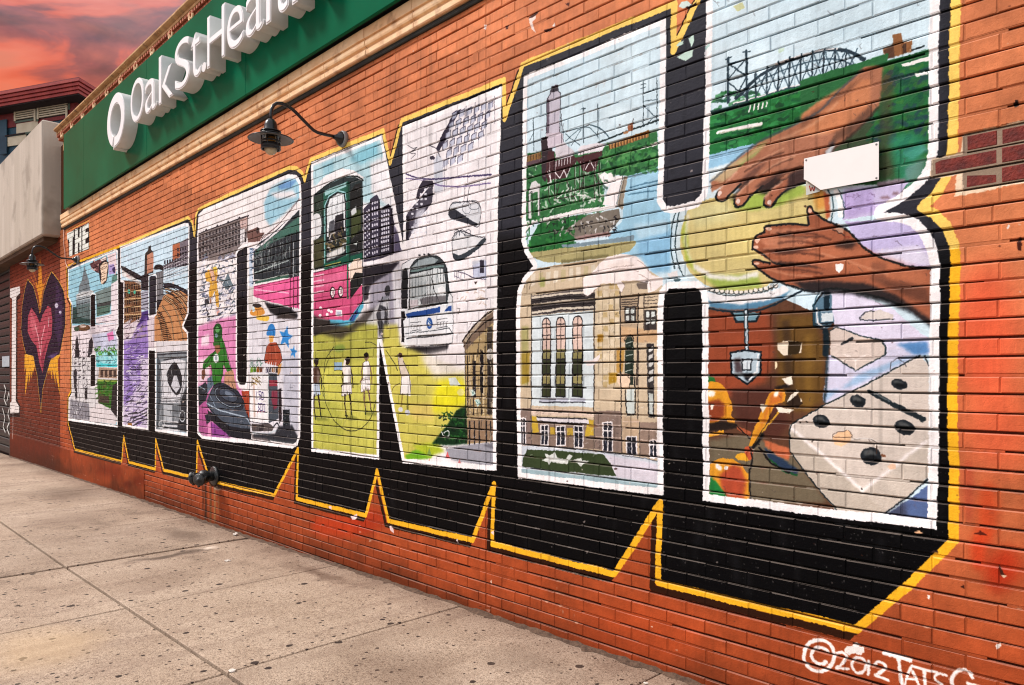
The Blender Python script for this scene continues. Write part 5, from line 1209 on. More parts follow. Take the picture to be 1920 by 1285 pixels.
P('D4', (236, 220, 196), [(556, 150), (640, 138), (720, 150), (722, 220), (600, 235), (560, 200)]); P('D4', (56, 42, 22), [(632, 140), (718, 148), (705, 225), (628, 230)]); P('D4', (236, 224, 206), [(590, 390), (660, 370), (665, 430), (630, 440)]); P('D4', (30, 22, 20), [(540, 440), (630, 430), (650, 450), (560, 460)], soft=5); P('D4', (236, 226, 206), [(545, 570), (620, 590), (670, 600), (640, 622), (570, 610)]); P('D4', (234, 224, 204), [(640, 520), (690, 465), (705, 490), (620, 560)]); P('D4', (50, 36, 26), [(612, 560), (700, 500), (730, 560), (690, 590)], soft=3); P('D4', (230, 220, 200), [(445, 560), (495, 560), (465, 620)]); E('D4', (240, 220, 180), 547, 300, 8, 26); P('D4', (234, 222, 200), [(718, 520), (730, 545), (715, 550)])
# arms: upper hand coming down from the right
P('B5', (166, 108, 80), [(1300, 640), (1500, 440), (1620, 440), (1600, 700), (1440, 880), (1290, 1000), (1285, 1080), (1100, 1090), (1100, 1220), (760, 1285), (560, 1240), (480, 1285), (470, 1220), (620, 1090), (800, 950), (960, 870), (1180, 760)], soft=6)
P('B1', (196, 124, 84), [(0, 660), (130, 560), (340, 450), (400, 460), (400, 600), (320, 690), (160, 780), (0, 860)], soft=12); P('B1', (122, 80, 60), [(0, 690), (200, 540), (370, 430), (300, 520), (120, 640), (0, 760)], soft=16, al=.8); P('B1', (96, 66, 52), [(160, 780), (300, 700), (400, 600), (420, 640), (300, 770), (180, 820)], soft=16, al=.8)
P('B1', (64, 52, 52), [(60, 850), (200, 800), (180, 880), (30, 900), (0, 960)], soft=12); P('B1', (200, 210, 216), [(140, 860), (200, 825), (180, 880), (150, 890)], soft=6, al=.8)
P('B5', (206, 152, 118), [(860, 1000), (1000, 920), (1200, 880), (1280, 900), (1090, 1000), (900, 1080)], soft=20, al=.7); P('B5', (190, 170, 130), [(470, 1200), (600, 1100), (720, 1040), (640, 1160), (540, 1220)], soft=14, al=.8); P('B5', (150, 176, 100), [(640, 1100), (800, 970), (860, 940), (760, 1060), (680, 1120)], soft=14, al=.7)
# fingers of that hand
F1 = [(414, 108), (430, 70), (490, 5), (560, -70), (650, -150), (760, -120), (690, -50), (600, 20), (530, 85), (480, 140), (445, 148), (420, 135)]
F2 = [(548, 170), (556, 120), (620, 45), (720, -40), (800, -90), (860, -40), (760, 40), (680, 100), (625, 165), (585, 190), (560, 188)]
F3 = [(772, 178), (776, 130), (820, 70), (900, 5), (1010, -50), (1090, -60), (1080, 10), (980, 50), (890, 105), (840, 175), (805, 196)]
P('D2', (30, 24, 26), [(520, 130), (620, 10), (760, -110), (900, -110), (1000, -60), (860, 60), (780, 110), (690, 60), (620, 110), (560, 150)], soft=20, al=.85)
P('D2', (166, 108, 82), [(520, -20), (640, -150), (1000, -330), (1300, -360), (1150, -60), (1000, -40), (900, -10), (820, -60), (700, -40), (600, -20)], soft=12)
for F, c in ((F1, (176, 116, 90)), (F2, (172, 110, 82)), (F3, (164, 100, 74))):
    P('D2', c, F, sm=1)
    L('D2', (20, 24, 26), 13, F[-1:] + F[:2], sm=1, soft=3); L('D2', (20, 24, 26), 17, F[-5:] + F[:1], sm=1, soft=4)
    L('D2', (212, 160, 134), 17, [F[1], F[2], F[3]], soft=9, al=.7)
for (x, y) in ((440, 90), (577, 148), (812, 158)):
    E('D2', (224, 196, 184), x, y, 15, 19, rot=.5, soft=3)
P('D2', (60, 42, 40), [(700, 40), (860, -60), (960, -110), (900, -40), (780, 50)], soft=14, al=.75); P('D2', (70, 46, 42), [(560, 20), (700, -100), (800, -150), (720, -60), (620, 10)], soft=12, al=.6)
P('D2', (40, 34, 40), [(960, -60), (1090, -110), (1090, 0), (980, 60), (900, 110), (940, 30)], soft=12, al=.75)
L('B5', (70, 76, 84), 13, [(470, 1215), (620, 1085), (800, 945), (960, 865), (1180, 755), (1300, 640), (1480, 470)], sm=1, soft=7, al=.85)
L('B5', (206, 150, 116), 16, [(640, 1110), (820, 980), (1000, 905), (1200, 800), (1320, 690)], sm=1, soft=9, al=.6)
L('B5', (60, 40, 34), 14, [(1100, 1085), (1285, 1070), (1290, 1000), (1440, 880), (1590, 720)], sm=1, soft=9, al=.8)
for pts in ([(700, 1150), (830, 1070), (960, 1020)], [(790, 1190), (900, 1110), (1020, 1060)], [(900, 1220), (990, 1150), (1080, 1110)]):
    L('B5', (74, 46, 36), 10, pts, sm=1, soft=7, al=.75)
for pts in ([(720, 1120), (850, 1045), (960, 995)], [(820, 1160), (930, 1085), (1040, 1040)]):
    L('B5', (214, 160, 128), 9, pts, sm=1, soft=7, al=.6)
# lower hand and forearm
HAND = [(520, 460), (525, 400), (550, 370), (600, 350), (610, 312), (680, 303), (760, 294), (900, 300), (900, 220), (900, 185), (920, 175), (945, 210), (1010, 260), (1090, 300), (1170, 340), (1290, 450), (1400, 520), (1560, 575), (1755, 605),
        (1780, 620), (1790, 900), (1780, 1010), (1700, 960), (1560, 850), (1400, 800), (1270, 760), (1100, 740), (930, 760), (780, 720), (650, 660), (545, 590), (520, 570), (530, 545), (620, 560), (650, 550), (560, 500)]
P('F6', (160, 92, 64), HAND); P('F6', (186, 110, 76), [(640, 480), (900, 420), (1250, 470), (1700, 620), (1740, 720), (1500, 700), (1100, 600), (800, 560)], soft=34, al=.8); P('F6', (206, 136, 104), [(560, 400), (760, 390), (900, 400), (880, 440), (620, 450)], soft=12, al=.7); P('F6', (196, 130, 100), [(620, 330), (900, 320), (1000, 330), (820, 360), (640, 360)], soft=10, al=.7)
P('F6', (66, 42, 36), [(680, 350), (840, 380), (1020, 380), (860, 400), (700, 380)], soft=8, al=.8); P('F6', (70, 44, 38), [(560, 470), (800, 460), (980, 470), (760, 500), (660, 490)], soft=10, al=.7); P('F6', (60, 40, 36), [(640, 540), (860, 560), (1030, 610), (880, 590), (740, 580)], soft=10, al=.8); P('F6', (50, 36, 34), [(1080, 430), (1180, 400), (1240, 430), (1200, 470), (1100, 460)], soft=12, al=.8)
P('F6', (34, 32, 36), [(800, 700), (1000, 690), (1300, 700), (1500, 780), (1760, 960), (1780, 1030), (1600, 900), (1400, 830), (1200, 780), (900, 770)], soft=16, al=.9); P('F6', (90, 56, 44), [(1300, 640), (1740, 740), (1760, 860), (1500, 760)], soft=26, al=.7); P('F6', (120, 74, 56), [(1340, 560), (1440, 560), (1440, 700), (1340, 690)], soft=18, al=.6)
L('F6', (24, 26, 28), 15, [(650, 665), (780, 722), (930, 765), (1100, 742), (1270, 770), (1420, 810), (1560, 860)], sm=1, soft=4)
for pts in ([(520, 465), (526, 400), (552, 368), (600, 350)], [(598, 350), (610, 312), (680, 303), (780, 294), (900, 305)], [(910, 300), (900, 230), (902, 185), (922, 174), (945, 210), (1010, 258), (1080, 290)], [(522, 460), (600, 510), (680, 560), (740, 570)], [(520, 575), (530, 545), (640, 562)], [(522, 572), (545, 595), (650, 665)], [(1080, 290), (1180, 345), (1290, 460), (1400, 525), (1560, 578), (1760, 605)]):
    L('F6', (26, 26, 28), 14, pts, sm=1, soft=3)
for (x, y, a, b) in ((552, 405, 16, 22), (632, 325, 22, 12), (545, 452, 20, 12), (548, 570, 18, 9), (918, 205, 14, 14)):
    E('F6', (226, 180, 156), x, y, a, b, soft=3)
P('F6', (244, 238, 236), [(1090, 575), (1115, 568), (1148, 575), (1142, 610), (1118, 632), (1095, 620)]); L('F6', (130, 40, 30), 4, [(1150, 380), (1190, 384)])
L('F6', (60, 40, 36), 8, [(1070, 330), (1110, 350), (1150, 370)]); P('F6', (200, 170, 150), [(1090, 310), (1150, 320), (1140, 360), (1100, 345)], soft=4, al=.6)
for pts in ([(700, 425), (860, 415), (1000, 440)], [(690, 500), (860, 495), (1010, 520)], [(700, 600), (850, 610), (1000, 640)], [(760, 350), (920, 360), (1060, 400)]):
    L('F6', (70, 40, 32), 12, pts, sm=1, soft=9, al=.7)
for pts in ([(640, 400), (800, 388), (930, 400)], [(600, 465), (780, 452), (920, 466)], [(600, 530), (640, 540), (700, 545)], [(620, 600), (780, 640), (930, 660)], [(1000, 500), (1200, 560), (1450, 640)]):
    L('F6', (214, 146, 112), 11, pts, sm=1, soft=9, al=.6)
for (x, y) in ((850, 420), (880, 490), (860, 560), (880, 620), (960, 400)):
    EL('F6', (80, 48, 38), 5, x, y, 20, 12, a0=20, a1=160, soft=2, al=.6)
L('F6', (150, 150, 156), 10, [(1000, 800), (1100, 770)], al=.5)
# left leg: stone courthouse
P('C1', (198, 178, 150), [(115, 560), (160, 440), (260, 360), (480, 320), (850, 265), (1000, 260), (1290, 440), (1290, 1290), (110, 1290)]); P('C2', (198, 178, 150), [(120, -20), (1260, -20), (1250, 870), (760, 800), (130, 760)])
P('C1', (150, 150, 78), [(160, 820), (215, 820), (215, 1290), (160, 1290)], soft=14, al=.6); P('C2', (160, 132, 44), [(165, 0), (225, 0), (222, 240), (165, 260)], soft=6, al=.85)
for i in range(10):
    P('C1', [(222, 210, 190), (186, 172, 130), (206, 196, 176)][i % 3], [(240 + i * 60, 400 - i * 9), (275 + i * 60, 395 - i * 9), (270 + i * 60, 490 - i * 9), (236 + i * 60, 500 - i * 9)], al=.8)
P('C1', (160, 160, 100), [(310, 430), (350, 425), (345, 500), (310, 505)], soft=4); L('C1', (90, 74, 60), 6, [(240, 470), (226, 520)]); L('C1', (90, 74, 60), 6, [(180, 470), (186, 510)])
P('C1', (92, 84, 82), [(240, 575), (640, 515), (755, 500), (750, 690), (245, 730)])
for j in range(5):
    L('C1', [(206, 194, 176), (36, 32, 34)][j % 2], 17, [(245, 590 + j * 30), (480, 560 + j * 30), (750, 540 + j * 32)]); L('C1', (26, 24, 26), 6, [(245, 604 + j * 30), (480, 574 + j * 30), (750, 556 + j * 32)])
P('C1', (206, 218, 222), [(245, 735), (735, 695), (740, 1290), (240, 1290)]); P('C2', (206, 218, 222), [(240, -20), (735, -20), (740, 440), (240, 430)])
for cx, w, ty in ((360, 32, 750), (475, 36, 748), (610, 38, 735)):
    pts = [(cx - w, 1290), (cx - w, ty + 60)] + [(cx + w * math.cos(a), ty + 50 - 48 * math.sin(a)) for a in [math.pi * (1 - i / 8) for i in range(9)]] + [(cx + w, 1290)]
    P('C1', (216, 186, 172), pts); R('C1', (120, 116, 70), cx - w, 1030, cx + w, 1090); R('C1', (62, 66, 44), cx - w, 1090, cx + w, 1200); R('C1', (140, 132, 84), cx - w, 1200, cx + w, 1290)
    R('C2', (140, 132, 84), cx - w, -20, cx + w, 60); R('C2', (56, 62, 40), cx - w, 70, cx + w, 180); R('C2', (150, 140, 90), cx - w, 190, cx + w, 255); R('C2', (58, 64, 40), cx - w, 265, cx + w, 355)
    L('C1', (34, 30, 34), 9, pts); L('C2', (30, 30, 32), 11, [(cx - w, -20), (cx - w - 4, 355), (cx + w, 360), (cx + w, -20)])
    L('C1', (40, 34, 36), 7, [(cx, ty + 4), (cx, 1290)]); L('C2', (40, 36, 36), 7, [(cx, -20), (cx - 2, 355)])
    for y in (805, 895, 1028, 1090):
        L('C1', (44, 38, 40), 8, [(cx - w, y), (cx + w, y - 4)])
    for y in (60, 180, 260):
        L('C2', (40, 38, 40), 10, [(cx - w, y), (cx + w, y)])
    R('C2', (176, 180, 196), cx - 58, 368, cx + 62, 400); L('C2', (40, 40, 46), 9, [(cx - 58, 402), (cx + 66, 404)])
L('C1', (52, 46, 44), 9, [(238, 560), (240, 1290)]); L('C1', (52, 46, 44), 10, [(745, 520), (742, 1290)]); L('C2', (40, 36, 36), 9, [(238, -20), (240, 750)]); L('C2', (50, 44, 42), 10, [(742, -20), (745, 770)])
P('C1', (208, 190, 160), [(755, 560), (950, 545), (950, 1290), (755, 1290)])
for i in range(60):
    x = 770 + (i % 4) * 46; y = 480 + (i // 4) * 56
    R('C1', [(222, 206, 180), (192, 172, 140), (214, 192, 158), (180, 150, 90)][rng.randint(4)], x, y, x + 36, y + 44, soft=3, al=.55)
for x in (808, 865, 905):
    L('C1', (120, 104, 84), 4, [(x, 560), (x + 4, 1290)])
P('C1', (166, 120, 30), [(770, 890), (815, 885), (812, 945), (772, 950)], soft=4); P('C2', (170, 130, 34), [(860, 165), (930, 165), (920, 240), (862, 255)], soft=5)
P('C1', (176, 130, 60), [(920, 1000), (985, 990), (975, 1180), (925, 1190)], soft=8); P('C2', (190, 150, 80), [(930, -10), (985, -10), (960, 160), (925, 150)], soft=8, al=.7)
P('C1', (170, 148, 122), [(955, 580), (1100, 560), (1100, 830), (955, 830)]); P('C1', (196, 160, 122), [(955, 820), (1250, 850), (1250, 950), (955, 950)], soft=6); L('C1', (46, 38, 36), 12, [(952, 545), (955, 1290)]); L('C1', (46, 38, 36), 12, [(1100, 560), (1085, 1290)]); L('C1', (60, 50, 46), 9, [(1145, 560), (1145, 850)])
for (x0, y0, x1, y1) in ((985, 660, 1080, 790), (1150, 690, 1245, 850)):
    R('C1', (60, 54, 52), x0, y0, x1, y1); R('C1', (206, 214, 210), x0 + 12, y0 + 14, x0 + 38, y0 + 56); R('C1', (206, 214, 210), x0 + 54, y0 + 14, x0 + 82, y0 + 56); R('C1', (196, 200, 196), x0 + 12, y0 + 74, x0 + 38, y0 + 112); R('C1', (190, 196, 190), x0 + 54, y0 + 74, x0 + 82, y0 + 112)
for j in range(4):
    L('C1', (50, 44, 42), 7, [(965, 610 + j * 18), (1090, 600 + j * 20)]); L('C1', (60, 52, 48), 6, [(1150, 590 + j * 26), (1250, 580 + j * 28)])
P('C1', (40, 52, 44), [(990, 1290), (992, 940), (1010, 895), (1035, 890), (1058, 940), (1060, 1290)]); P('C2', (44, 56, 46), [(990, -20), (1060, -20), (1060, 130), (1000, 130)]); P('C2', (196, 206, 202), [(1000, 300), (1062, 290), (1066, 490), (1004, 490)]); L('C2', (40, 38, 38), 11, [(990, 310), (1006, 500), (1072, 495), (1070, 200)]); EL('C1', (34, 32, 34), 8, 1025, 940, 36, 50, a0=180, a1=360)
for y in (960, 1010, 1060, 1120, 1180):
    L('C1', (190, 200, 190), 6, [(1000, y), (1050, y - 16)])
P('C1', (50, 46, 48), [(1165, 960), (1225, 960), (1220, 1290), (1168, 1290)]); P('C2', (60, 56, 56), [(1165, -20), (1220, -20), (1225, 530), (1172, 520)]); P('C2', (186, 194, 190), [(1178, 330), (1215, 330), (1215, 500), (1182, 490)])
for y in (1000, 1060, 1120, 1180, 1240):
    P('C1', (206, 206, 202), [(1180, y), (1215, y - 20), (1215, y + 10), (1180, y + 30)])
for y in (30, 90, 160, 220):
    P('C2', (196, 196, 192), [(1180, y), (1212, y - 16), (1212, y + 10), (1180, y + 26)])
P('C2', (226, 196, 168), [(935, 180), (1010, 170), (1035, 220), (1010, 300), (940, 260)], sm=1); L('C2', (60, 50, 44), 6, [(990, 170), (1035, 220), (1020, 290)], sm=1)
L('C2', (60, 50, 46), 8, [(1100, -20), (1090, 560)]); L('C2', (46, 40, 40), 10, [(955, -20), (965, 800)])
# ground floor
P('C2', (214, 190, 172), [(240, 450), (745, 470), (745, 520), (240, 500)]); L('C2', (40, 34, 34), 6, [(240, 470), (745, 490)]); P('C2', (132, 112, 104), [(140, 450), (235, 450), (240, 750), (140, 750)]); P('C2', (136, 116, 106), [(750, 470), (960, 470), (965, 800), (750, 780)]); P('C2', (186, 158, 130), [(970, 500), (1100, 540), (1100, 830), (975, 810)], al=.8); P('C2', (140, 118, 106), [(1110, 560), (1250, 560), (1250, 860), (1110, 840)], al=.9)
P('C2', (132, 112, 100), [(245, 520), (745, 540), (745, 780), (245, 750)]); P('C2', (198, 164, 52), [(245, 510), (290, 520), (300, 640), (250, 650)]); P('C2', (198, 164, 52), [(690, 540), (740, 545), (740, 670), (670, 680)]); R('C2', (190, 156, 56), 390, 600, 430, 660); R('C2', (190, 156, 56), 530, 610, 575, 670)
P('C2', (222, 216, 222), [(280, 525), (700, 540), (705, 575), (290, 550)]); L('C2', (40, 38, 44), 10, [(285, 520), (690, 535)]); L('C2', (40, 34, 34), 8, [(290, 552), (700, 578)])
for (x, y, w, h) in ((345, 580, 34, 170), (478, 585, 40, 170), (620, 590, 40, 180), (852, 560, 42, 240), (1045, 670, 44, 160), (1218, 700, 34, 150), (172, 525, 26, 220)):
    R('C2', (234, 226, 226), x - w, y, x + w, y + h); R('C2', (34, 36, 46), x - w + 9, y + 10, x + w - 9, y + h - 10); L('C2', (234, 226, 226), 9, [(x, y), (x, y + h)]); L('C2', (234, 226, 226), 10, [(x - w, y + h * .3), (x + w, y + h * .3)]); L('C2', (150, 160, 180), 5, [(x - w + 14, y + h * .5), (x - 8, y + h * .8)], al=.6)
for x0, x1, y in ((760, 960, 580), (760, 960, 680), (980, 1100, 600), (980, 1100, 550), (1120, 1250, 700), (1120, 1250, 620)):
    L('C2', (222, 196, 180), 7, [(x0, y), (x1, y + 6)], al=.7)
L('C2', (70, 60, 56), 7, [(960, 480), (970, 810)]); L('C2', (70, 60, 56), 8, [(1105, 560), (1110, 840)])
P('C2', (192, 200, 210), [(130, 750), (250, 750), (760, 790), (980, 820), (1250, 870), (1255, 1080), (900, 1010), (150, 940)]); P('C2', (206, 200, 212), [(830, 820), (1250, 900), (1250, 1060), (920, 1000)], soft=6); L('C2', (70, 74, 84), 6, [(250, 752), (560, 770), (900, 815), (1250, 872)])
P('C2', (56, 70, 42), [(205, 780), (480, 795), (820, 822), (870, 890), (920, 995), (680, 975), (480, 955), (165, 920), (170, 850)])
for s in ([(320, 870), (360, 850), (350, 815), (390, 830), (430, 805), (450, 850), (540, 865), (530, 900), (450, 890), (400, 880), (380, 905), (370, 880)], [(520, 855), (545, 820), (570, 835), (545, 870), (640, 850), (650, 870), (705, 875), (650, 905), (640, 925), (610, 890), (560, 880)]):
    P('C2', (206, 210, 206), s)
P('C2', (150, 176, 184), [(150, 935), (470, 965), (900, 1005), (1250, 1060), (1250, 1100), (480, 1010), (160, 985)], soft=3)
# big peel on the waist
PEEL = [(650, 430), (720, 400), (800, 300), (850, 260), (960, 240), (1070, 250), (1140, 310), (1190, 380), (1200, 410), (1290, 430), (1300, 480), (1240, 530), (1180, 550), (1160, 470), (1080, 450), (960, 460), (990, 500), (960, 550), (920, 480), (800, 480), (740, 540), (690, 580), (660, 560)]
P('C1', (240, 226, 222), PEEL); P('C1', (226, 208, 200), [(820, 330), (1000, 290), (1100, 330), (960, 370)], soft=12, al=.7)
for pts in ([(640, 560), (690, 580), (745, 540), (800, 482)], [(660, 420), (760, 380), (880, 350), (1060, 330)], [(780, 400), (950, 360), (1100, 380)], [(1100, 400), (1180, 450), (1200, 530)], [(1090, 290), (1150, 330), (1190, 390)], [(960, 550), (990, 500), (970, 470)]):
    L('C1', (150, 130, 124), 5, pts, sm=1, al=.8)
P('C1', (70, 60, 60), [(1080, 470), (1170, 450), (1170, 520), (1100, 520)], soft=4, al=.7); P('C1', (230, 218, 216), [(660, 1100), (730, 1090), (790, 1040), (790, 1075), (740, 1130), (690, 1140)]); P('C1', (226, 214, 210), [(1330, 400), (1410, 370), (1420, 410), (1350, 430)], al=.8); E('C1', (66, 92, 100), 1410, 445, 30, 14)
grit('C2', (130, 440, 1250, 860), 170, .9, .3); grit('C1', (770, 540, 1250, 1280), 170, .9, .25); grit('D6', (60, 540, 640, 1010), 170, .9, .3)
set_clip()
border(LX, WHT, 0.034)
# ------------------------------------------------------------- chips and wear
MINT = (186, 214, 200)
for fr, c, pts in (('B5', MINT, [(240, 300), (255, 285), (290, 270), (280, 300), (245, 315)]), ('B5', MINT, [(320, 255), (355, 235), (360, 280), (345, 315), (330, 290)]), ('B5', MINT, [(245, 380), (300, 350), (355, 335), (350, 380), (305, 410), (280, 400)]), ('B5', (200, 220, 214), [(258, 40), (275, 10), (310, 5), (330, 20), (350, 35), (310, 50), (285, 52)]),
                   ('B5', (60, 44, 40), [(300, 48), (355, 30), (380, 10), (372, 35), (320, 55)]), ('B5', (176, 214, 206), [(435, 320), (460, 290), (465, 310), (440, 335)]), ('B5', (196, 200, 150), [(620, 40), (680, 15), (700, 55), (650, 75)]), ('B5', (190, 216, 196), [(920, 330), (960, 315), (955, 345), (925, 360)]),
                   ('B4', (240, 214, 204), [(400, 110), (440, 75), (440, 110), (420, 130), (440, 190), (415, 165)]), ('B4', (70, 34, 26), [(395, 108), (440, 68), (455, 75), (430, 100)]), ('B4', (80, 36, 26), [(487, 172), (535, 160), (535, 178), (495, 185)]), ('B4', (240, 224, 216), [(535, 150), (550, 130), (550, 155)]), ('B4', (90, 40, 28), [(265, 150), (285, 140), (285, 165), (270, 168)]), ('B4', (90, 40, 28), [(610, 20), (635, 15), (630, 36)]), ('B4', (246, 226, 220), [(146, 140), (160, 140), (155, 170), (146, 165)]),
                   ('B2', (240, 232, 226), [(725, 760), (742, 765), (740, 788), (722, 782)]), ('B2', (238, 228, 222), [(1115, 1060), (1145, 1040), (1150, 1062), (1125, 1078)]), ('B2', (70, 34, 22), [(1138, 590), (1180, 650), (1150, 660)]), ('B2', (226, 190, 160), [(1150, 650), (1190, 655), (1170, 670)]), ('B2', (90, 30, 16), [(990, 410), (1030, 395), (1070, 420), (1030, 418)]), ('B2', (60, 26, 16), [(920, 720), (935, 700), (940, 730)]), ('B2', (60, 40, 34), [(740, 515), (785, 505), (790, 525)]), ('B2', (220, 170, 130), [(650, 400), (680, 395), (705, 408), (660, 412)]),
                   ('A4', (236, 206, 206), [(250, 330), (285, 320), (280, 345), (262, 348)]), ('A4', (232, 200, 200), [(440, 370), (460, 390), (462, 415), (445, 400)]), ('A4', (238, 206, 210), [(935, 410), (950, 400), (948, 425)]), ('A4', (230, 196, 190), [(140, 285), (160, 280), (160, 300)]), ('A4', (206, 190, 190), [(765, 445), (775, 440), (772, 465)]), ('A4', (230, 200, 180), [(930, 650), (938, 640), (936, 665)]), ('A4', (160, 110, 90), [(905, 780), (935, 785), (925, 800)]),
                   ('P', (28, 14, 10), [(1899, 195), (1904, 186), (1911, 187), (1910, 197), (1905, 200)]), ('P', (70, 30, 20), [(1906, 448), (1914, 444), (1915, 470), (1908, 470)]), ('P', (236, 226, 220), [(1889, 422), (1893, 420), (1894, 428), (1890, 429)]), ('D7', (40, 40, 44), [(1130, 470), (1160, 480), (1165, 510), (1140, 500)])):
    P(fr, c, pts)
for _ in range(170):     # crackle spots over the whole coat
    x = rng.uniform(280, 1915); y = rng.uniform(0, 1280)
    a = rng.uniform(.8, 2.6)
    P('P', [(232, 206, 190), (86, 44, 30), (60, 34, 30), (206, 190, 180)][rng.randint(4)], [(x + a * rng.uniform(.4, 1.3) * math.cos(k) * 1.3, y + a * rng.uniform(.4, 1.3) * math.sin(k)) for k in (0, 1.1, 2.2, 3.3, 4.4, 5.4)], al=rng.uniform(.3, .8))
for _ in range(60):
    x = rng.uniform(1330, 1740); y = rng.uniform(-20, 300) if rng.rand() < .5 else rng.uniform(420, 960)
    L('P', (70, 60, 60), .9, [(x, y), (x + rng.uniform(-4, 6), y + rng.uniform(-3, 5)), (x + rng.uniform(-2, 10), y + rng.uniform(0, 9))], al=.6)
# bare masonry where the facing fell off: cement halo, the bricks themselves are geometry
C0 = COURSE
PT((238, 208, 176), [(.80, 10 * C0 - .018), (.70, 10 * C0 - .014), (.62, 10 * C0 - .006), (.2, 10 * C0 - .006), (.2, 13 * C0 + .012), (.5, 13 * C0 + .014), (.66, 13 * C0 + .006), (.77, 13 * C0 + .004), (.778, 12 * C0 + .01), (.875, 12 * C0 + .004), (.878, 11 * C0 - .004), (.79, 11 * C0 - .006)])
PT((160, 138, 118), [(.772, 10 * C0), (.2, 10 * C0), (.2, 13 * C0), (.772, 13 * C0), (.772, 12 * C0), (.872, 12 * C0), (.872, 11 * C0), (.772, 11 * C0)])
# ------------------------------------------------------------- I, heart, THE
IW = (226, 216, 212)
P('A2', (40, 18, 14), [(48, 395), (100, 385), (98, 408), (84, 420), (84, 900), (98, 930), (96, 980), (40, 985), (36, 930), (56, 900), (56, 420)])
P('A2', IW, [(42, 365), (96, 352), (96, 385), (78, 405), (76, 905), (92, 930), (92, 960), (38, 965), (38, 930), (56, 905), (58, 412), (44, 402)])
L('A2', IW, 6, [(63, 965), (62, 1030), (60, 1085)], soft=2, al=.8)
P('A2', (226, 140, 36), [(193, 215), (186, 270), (184, 345), (170, 330), (186, 400), (193, 470), (204, 380), (218, 335), (204, 345), (200, 270)], soft=2)
for pts in ([(160, 285), (182, 352)], [(148, 305), (176, 360)], [(234, 298), (208, 356)], [(226, 285), (204, 345)], [(193, 195), (193, 330)]):
    L('A2', (206, 112, 34), 5, pts, soft=2)
for (x0, y0, x1, y1, w) in ((128, 680, 118, 770, 9), (140, 684, 120, 885, 12), (150, 690, 138, 830, 10), (160, 692, 150, 800, 11), (168, 700, 160, 770, 10), (174, 705, 172, 760, 8), (282, 682, 262, 740, 9), (272, 684, 276, 780, 9), (262, 690, 290, 880, 12), (252, 694, 268, 830, 10), (244, 700, 250, 810, 10), (236, 712, 236, 780, 9), (228, 726, 226, 768, 8)):
    P('A2', (236, 164, 40), [(x0 - w, y0), (x0 + w, y0), (x1, y1)], soft=1.2); L('A2', (196, 110, 26), 3, [(x0, y0), (x1, y1)], al=.7)
HO = [(133, 318), (118, 370), (106, 450), (101, 560), (110, 620), (125, 680), (160, 690), (178, 780), (197, 960), (205, 850), (240, 720), (250, 700), (288, 680), (300, 620), (315, 540), (316, 440), (306, 370), (280, 320), (248, 280), (230, 320), (210, 380), (196, 470), (192, 480), (180, 420), (160, 350)]
P('A2', (40, 24, 48), HO); L('A2', (228, 170, 60), 4, HO, close=1)
P('A2', (66, 44, 80), [(270, 330), (300, 400), (300, 560), (285, 650), (262, 560), (268, 440)], soft=12, al=.8); P('A2', (90, 66, 116), [(225, 690), (285, 668), (255, 700)], soft=5)
HI = [(150, 455), (135, 500), (133, 570), (150, 610), (175, 640), (190, 720), (205, 770), (215, 700), (230, 640), (248, 590), (252, 520), (245, 455), (230, 445), (205, 490), (192, 530), (175, 490)]
P('A2', (176, 70, 86), HI); P('A2', (206, 104, 116), [(150, 470), (170, 520), (185, 560), (160, 580), (145, 540)], soft=9, al=.7); P('A2', (126, 40, 62), [(230, 600), (215, 680), (206, 760), (196, 700), (215, 640)], soft=8, al=.8)
L('A2', (236, 170, 176), 10, [(170, 545), (185, 600), (195, 680)], soft=5); L('A2', (236, 170, 176), 10, [(215, 545), (200, 610), (196, 680)], soft=5); L('A2', (244, 210, 214), 7, [(235, 505), (233, 545)], soft=2); E('A2', (200, 190, 210), 272, 445, 8, 12, soft=2); E('A2', (190, 180, 204), 290, 478, 6, 8, soft=2)
P('E3', (22, 18, 20), [(60, 640), (150, 470), (430, 340), (438, 800), (190, 890), (80, 940), (75, 720)]); L('E3', (236, 178, 70), 13, [(35, 495), (430, 310)]); L('E3', (236, 190, 110), 9, [(445, 330), (448, 860)])
TH = (230, 232, 222)
P('E3', TH, [(50, 530), (170, 478), (168, 588), (145, 600), (142, 910), (88, 930), (88, 630), (55, 645)])
P('E3', TH, [(188, 466), (238, 446), (238, 600), (268, 590), (268, 432), (298, 420), (298, 840), (268, 850), (266, 690), (240, 700), (240, 876), (186, 890)])
P('E3', TH, [(316, 410), (424, 352), (424, 430), (366, 456), (366, 520), (418, 500), (418, 590), (366, 622), (366, 712), (424, 688), (424, 790), (316, 836)])
# ------------------------------------------------------------- signature
SG = (244, 236, 234)
EL('F2', SG, 34, 278, 295, 142, 152, rot=.35, soft=5); EL('F2', SG, 34, 290, 295, 84, 76, rot=.2, a0=40, a1=320, soft=5)
L('F2', SG, 26, [(450, 270), (500, 260), (545, 300), (500, 370), (440, 410), (560, 420)], soft=5); EL('F2', SG, 26, 655, 385, 62, 75, rot=-.2, soft=5); L('F2', SG, 26, [(745, 350), (745, 470)], soft=5); L('F2', SG, 28, [(790, 390), (840, 355), (905, 390), (880, 440), (810, 480), (860, 500), (930, 530)], sm=1, soft=5)
P('F2', (236, 228, 222), [(520, 240), (545, 210), (590, 205), (600, 175), (640, 170), (660, 205), (700, 220), (705, 260), (670, 290), (620, 275), (560, 290), (525, 270)], soft=3)
L('F2', SG, 34, [(890, 275), (1010, 300), (1150, 340)], soft=5); L('F2', SG, 34, [(1030, 310), (1050, 450), (1060, 560)], soft=5); L('F2', SG, 24, [(1090, 575), (1120, 470), (1150, 400), (1190, 480), (1230, 590)], soft=5); L('F2', SG, 20, [(1110, 510), (1200, 520)], soft=4)
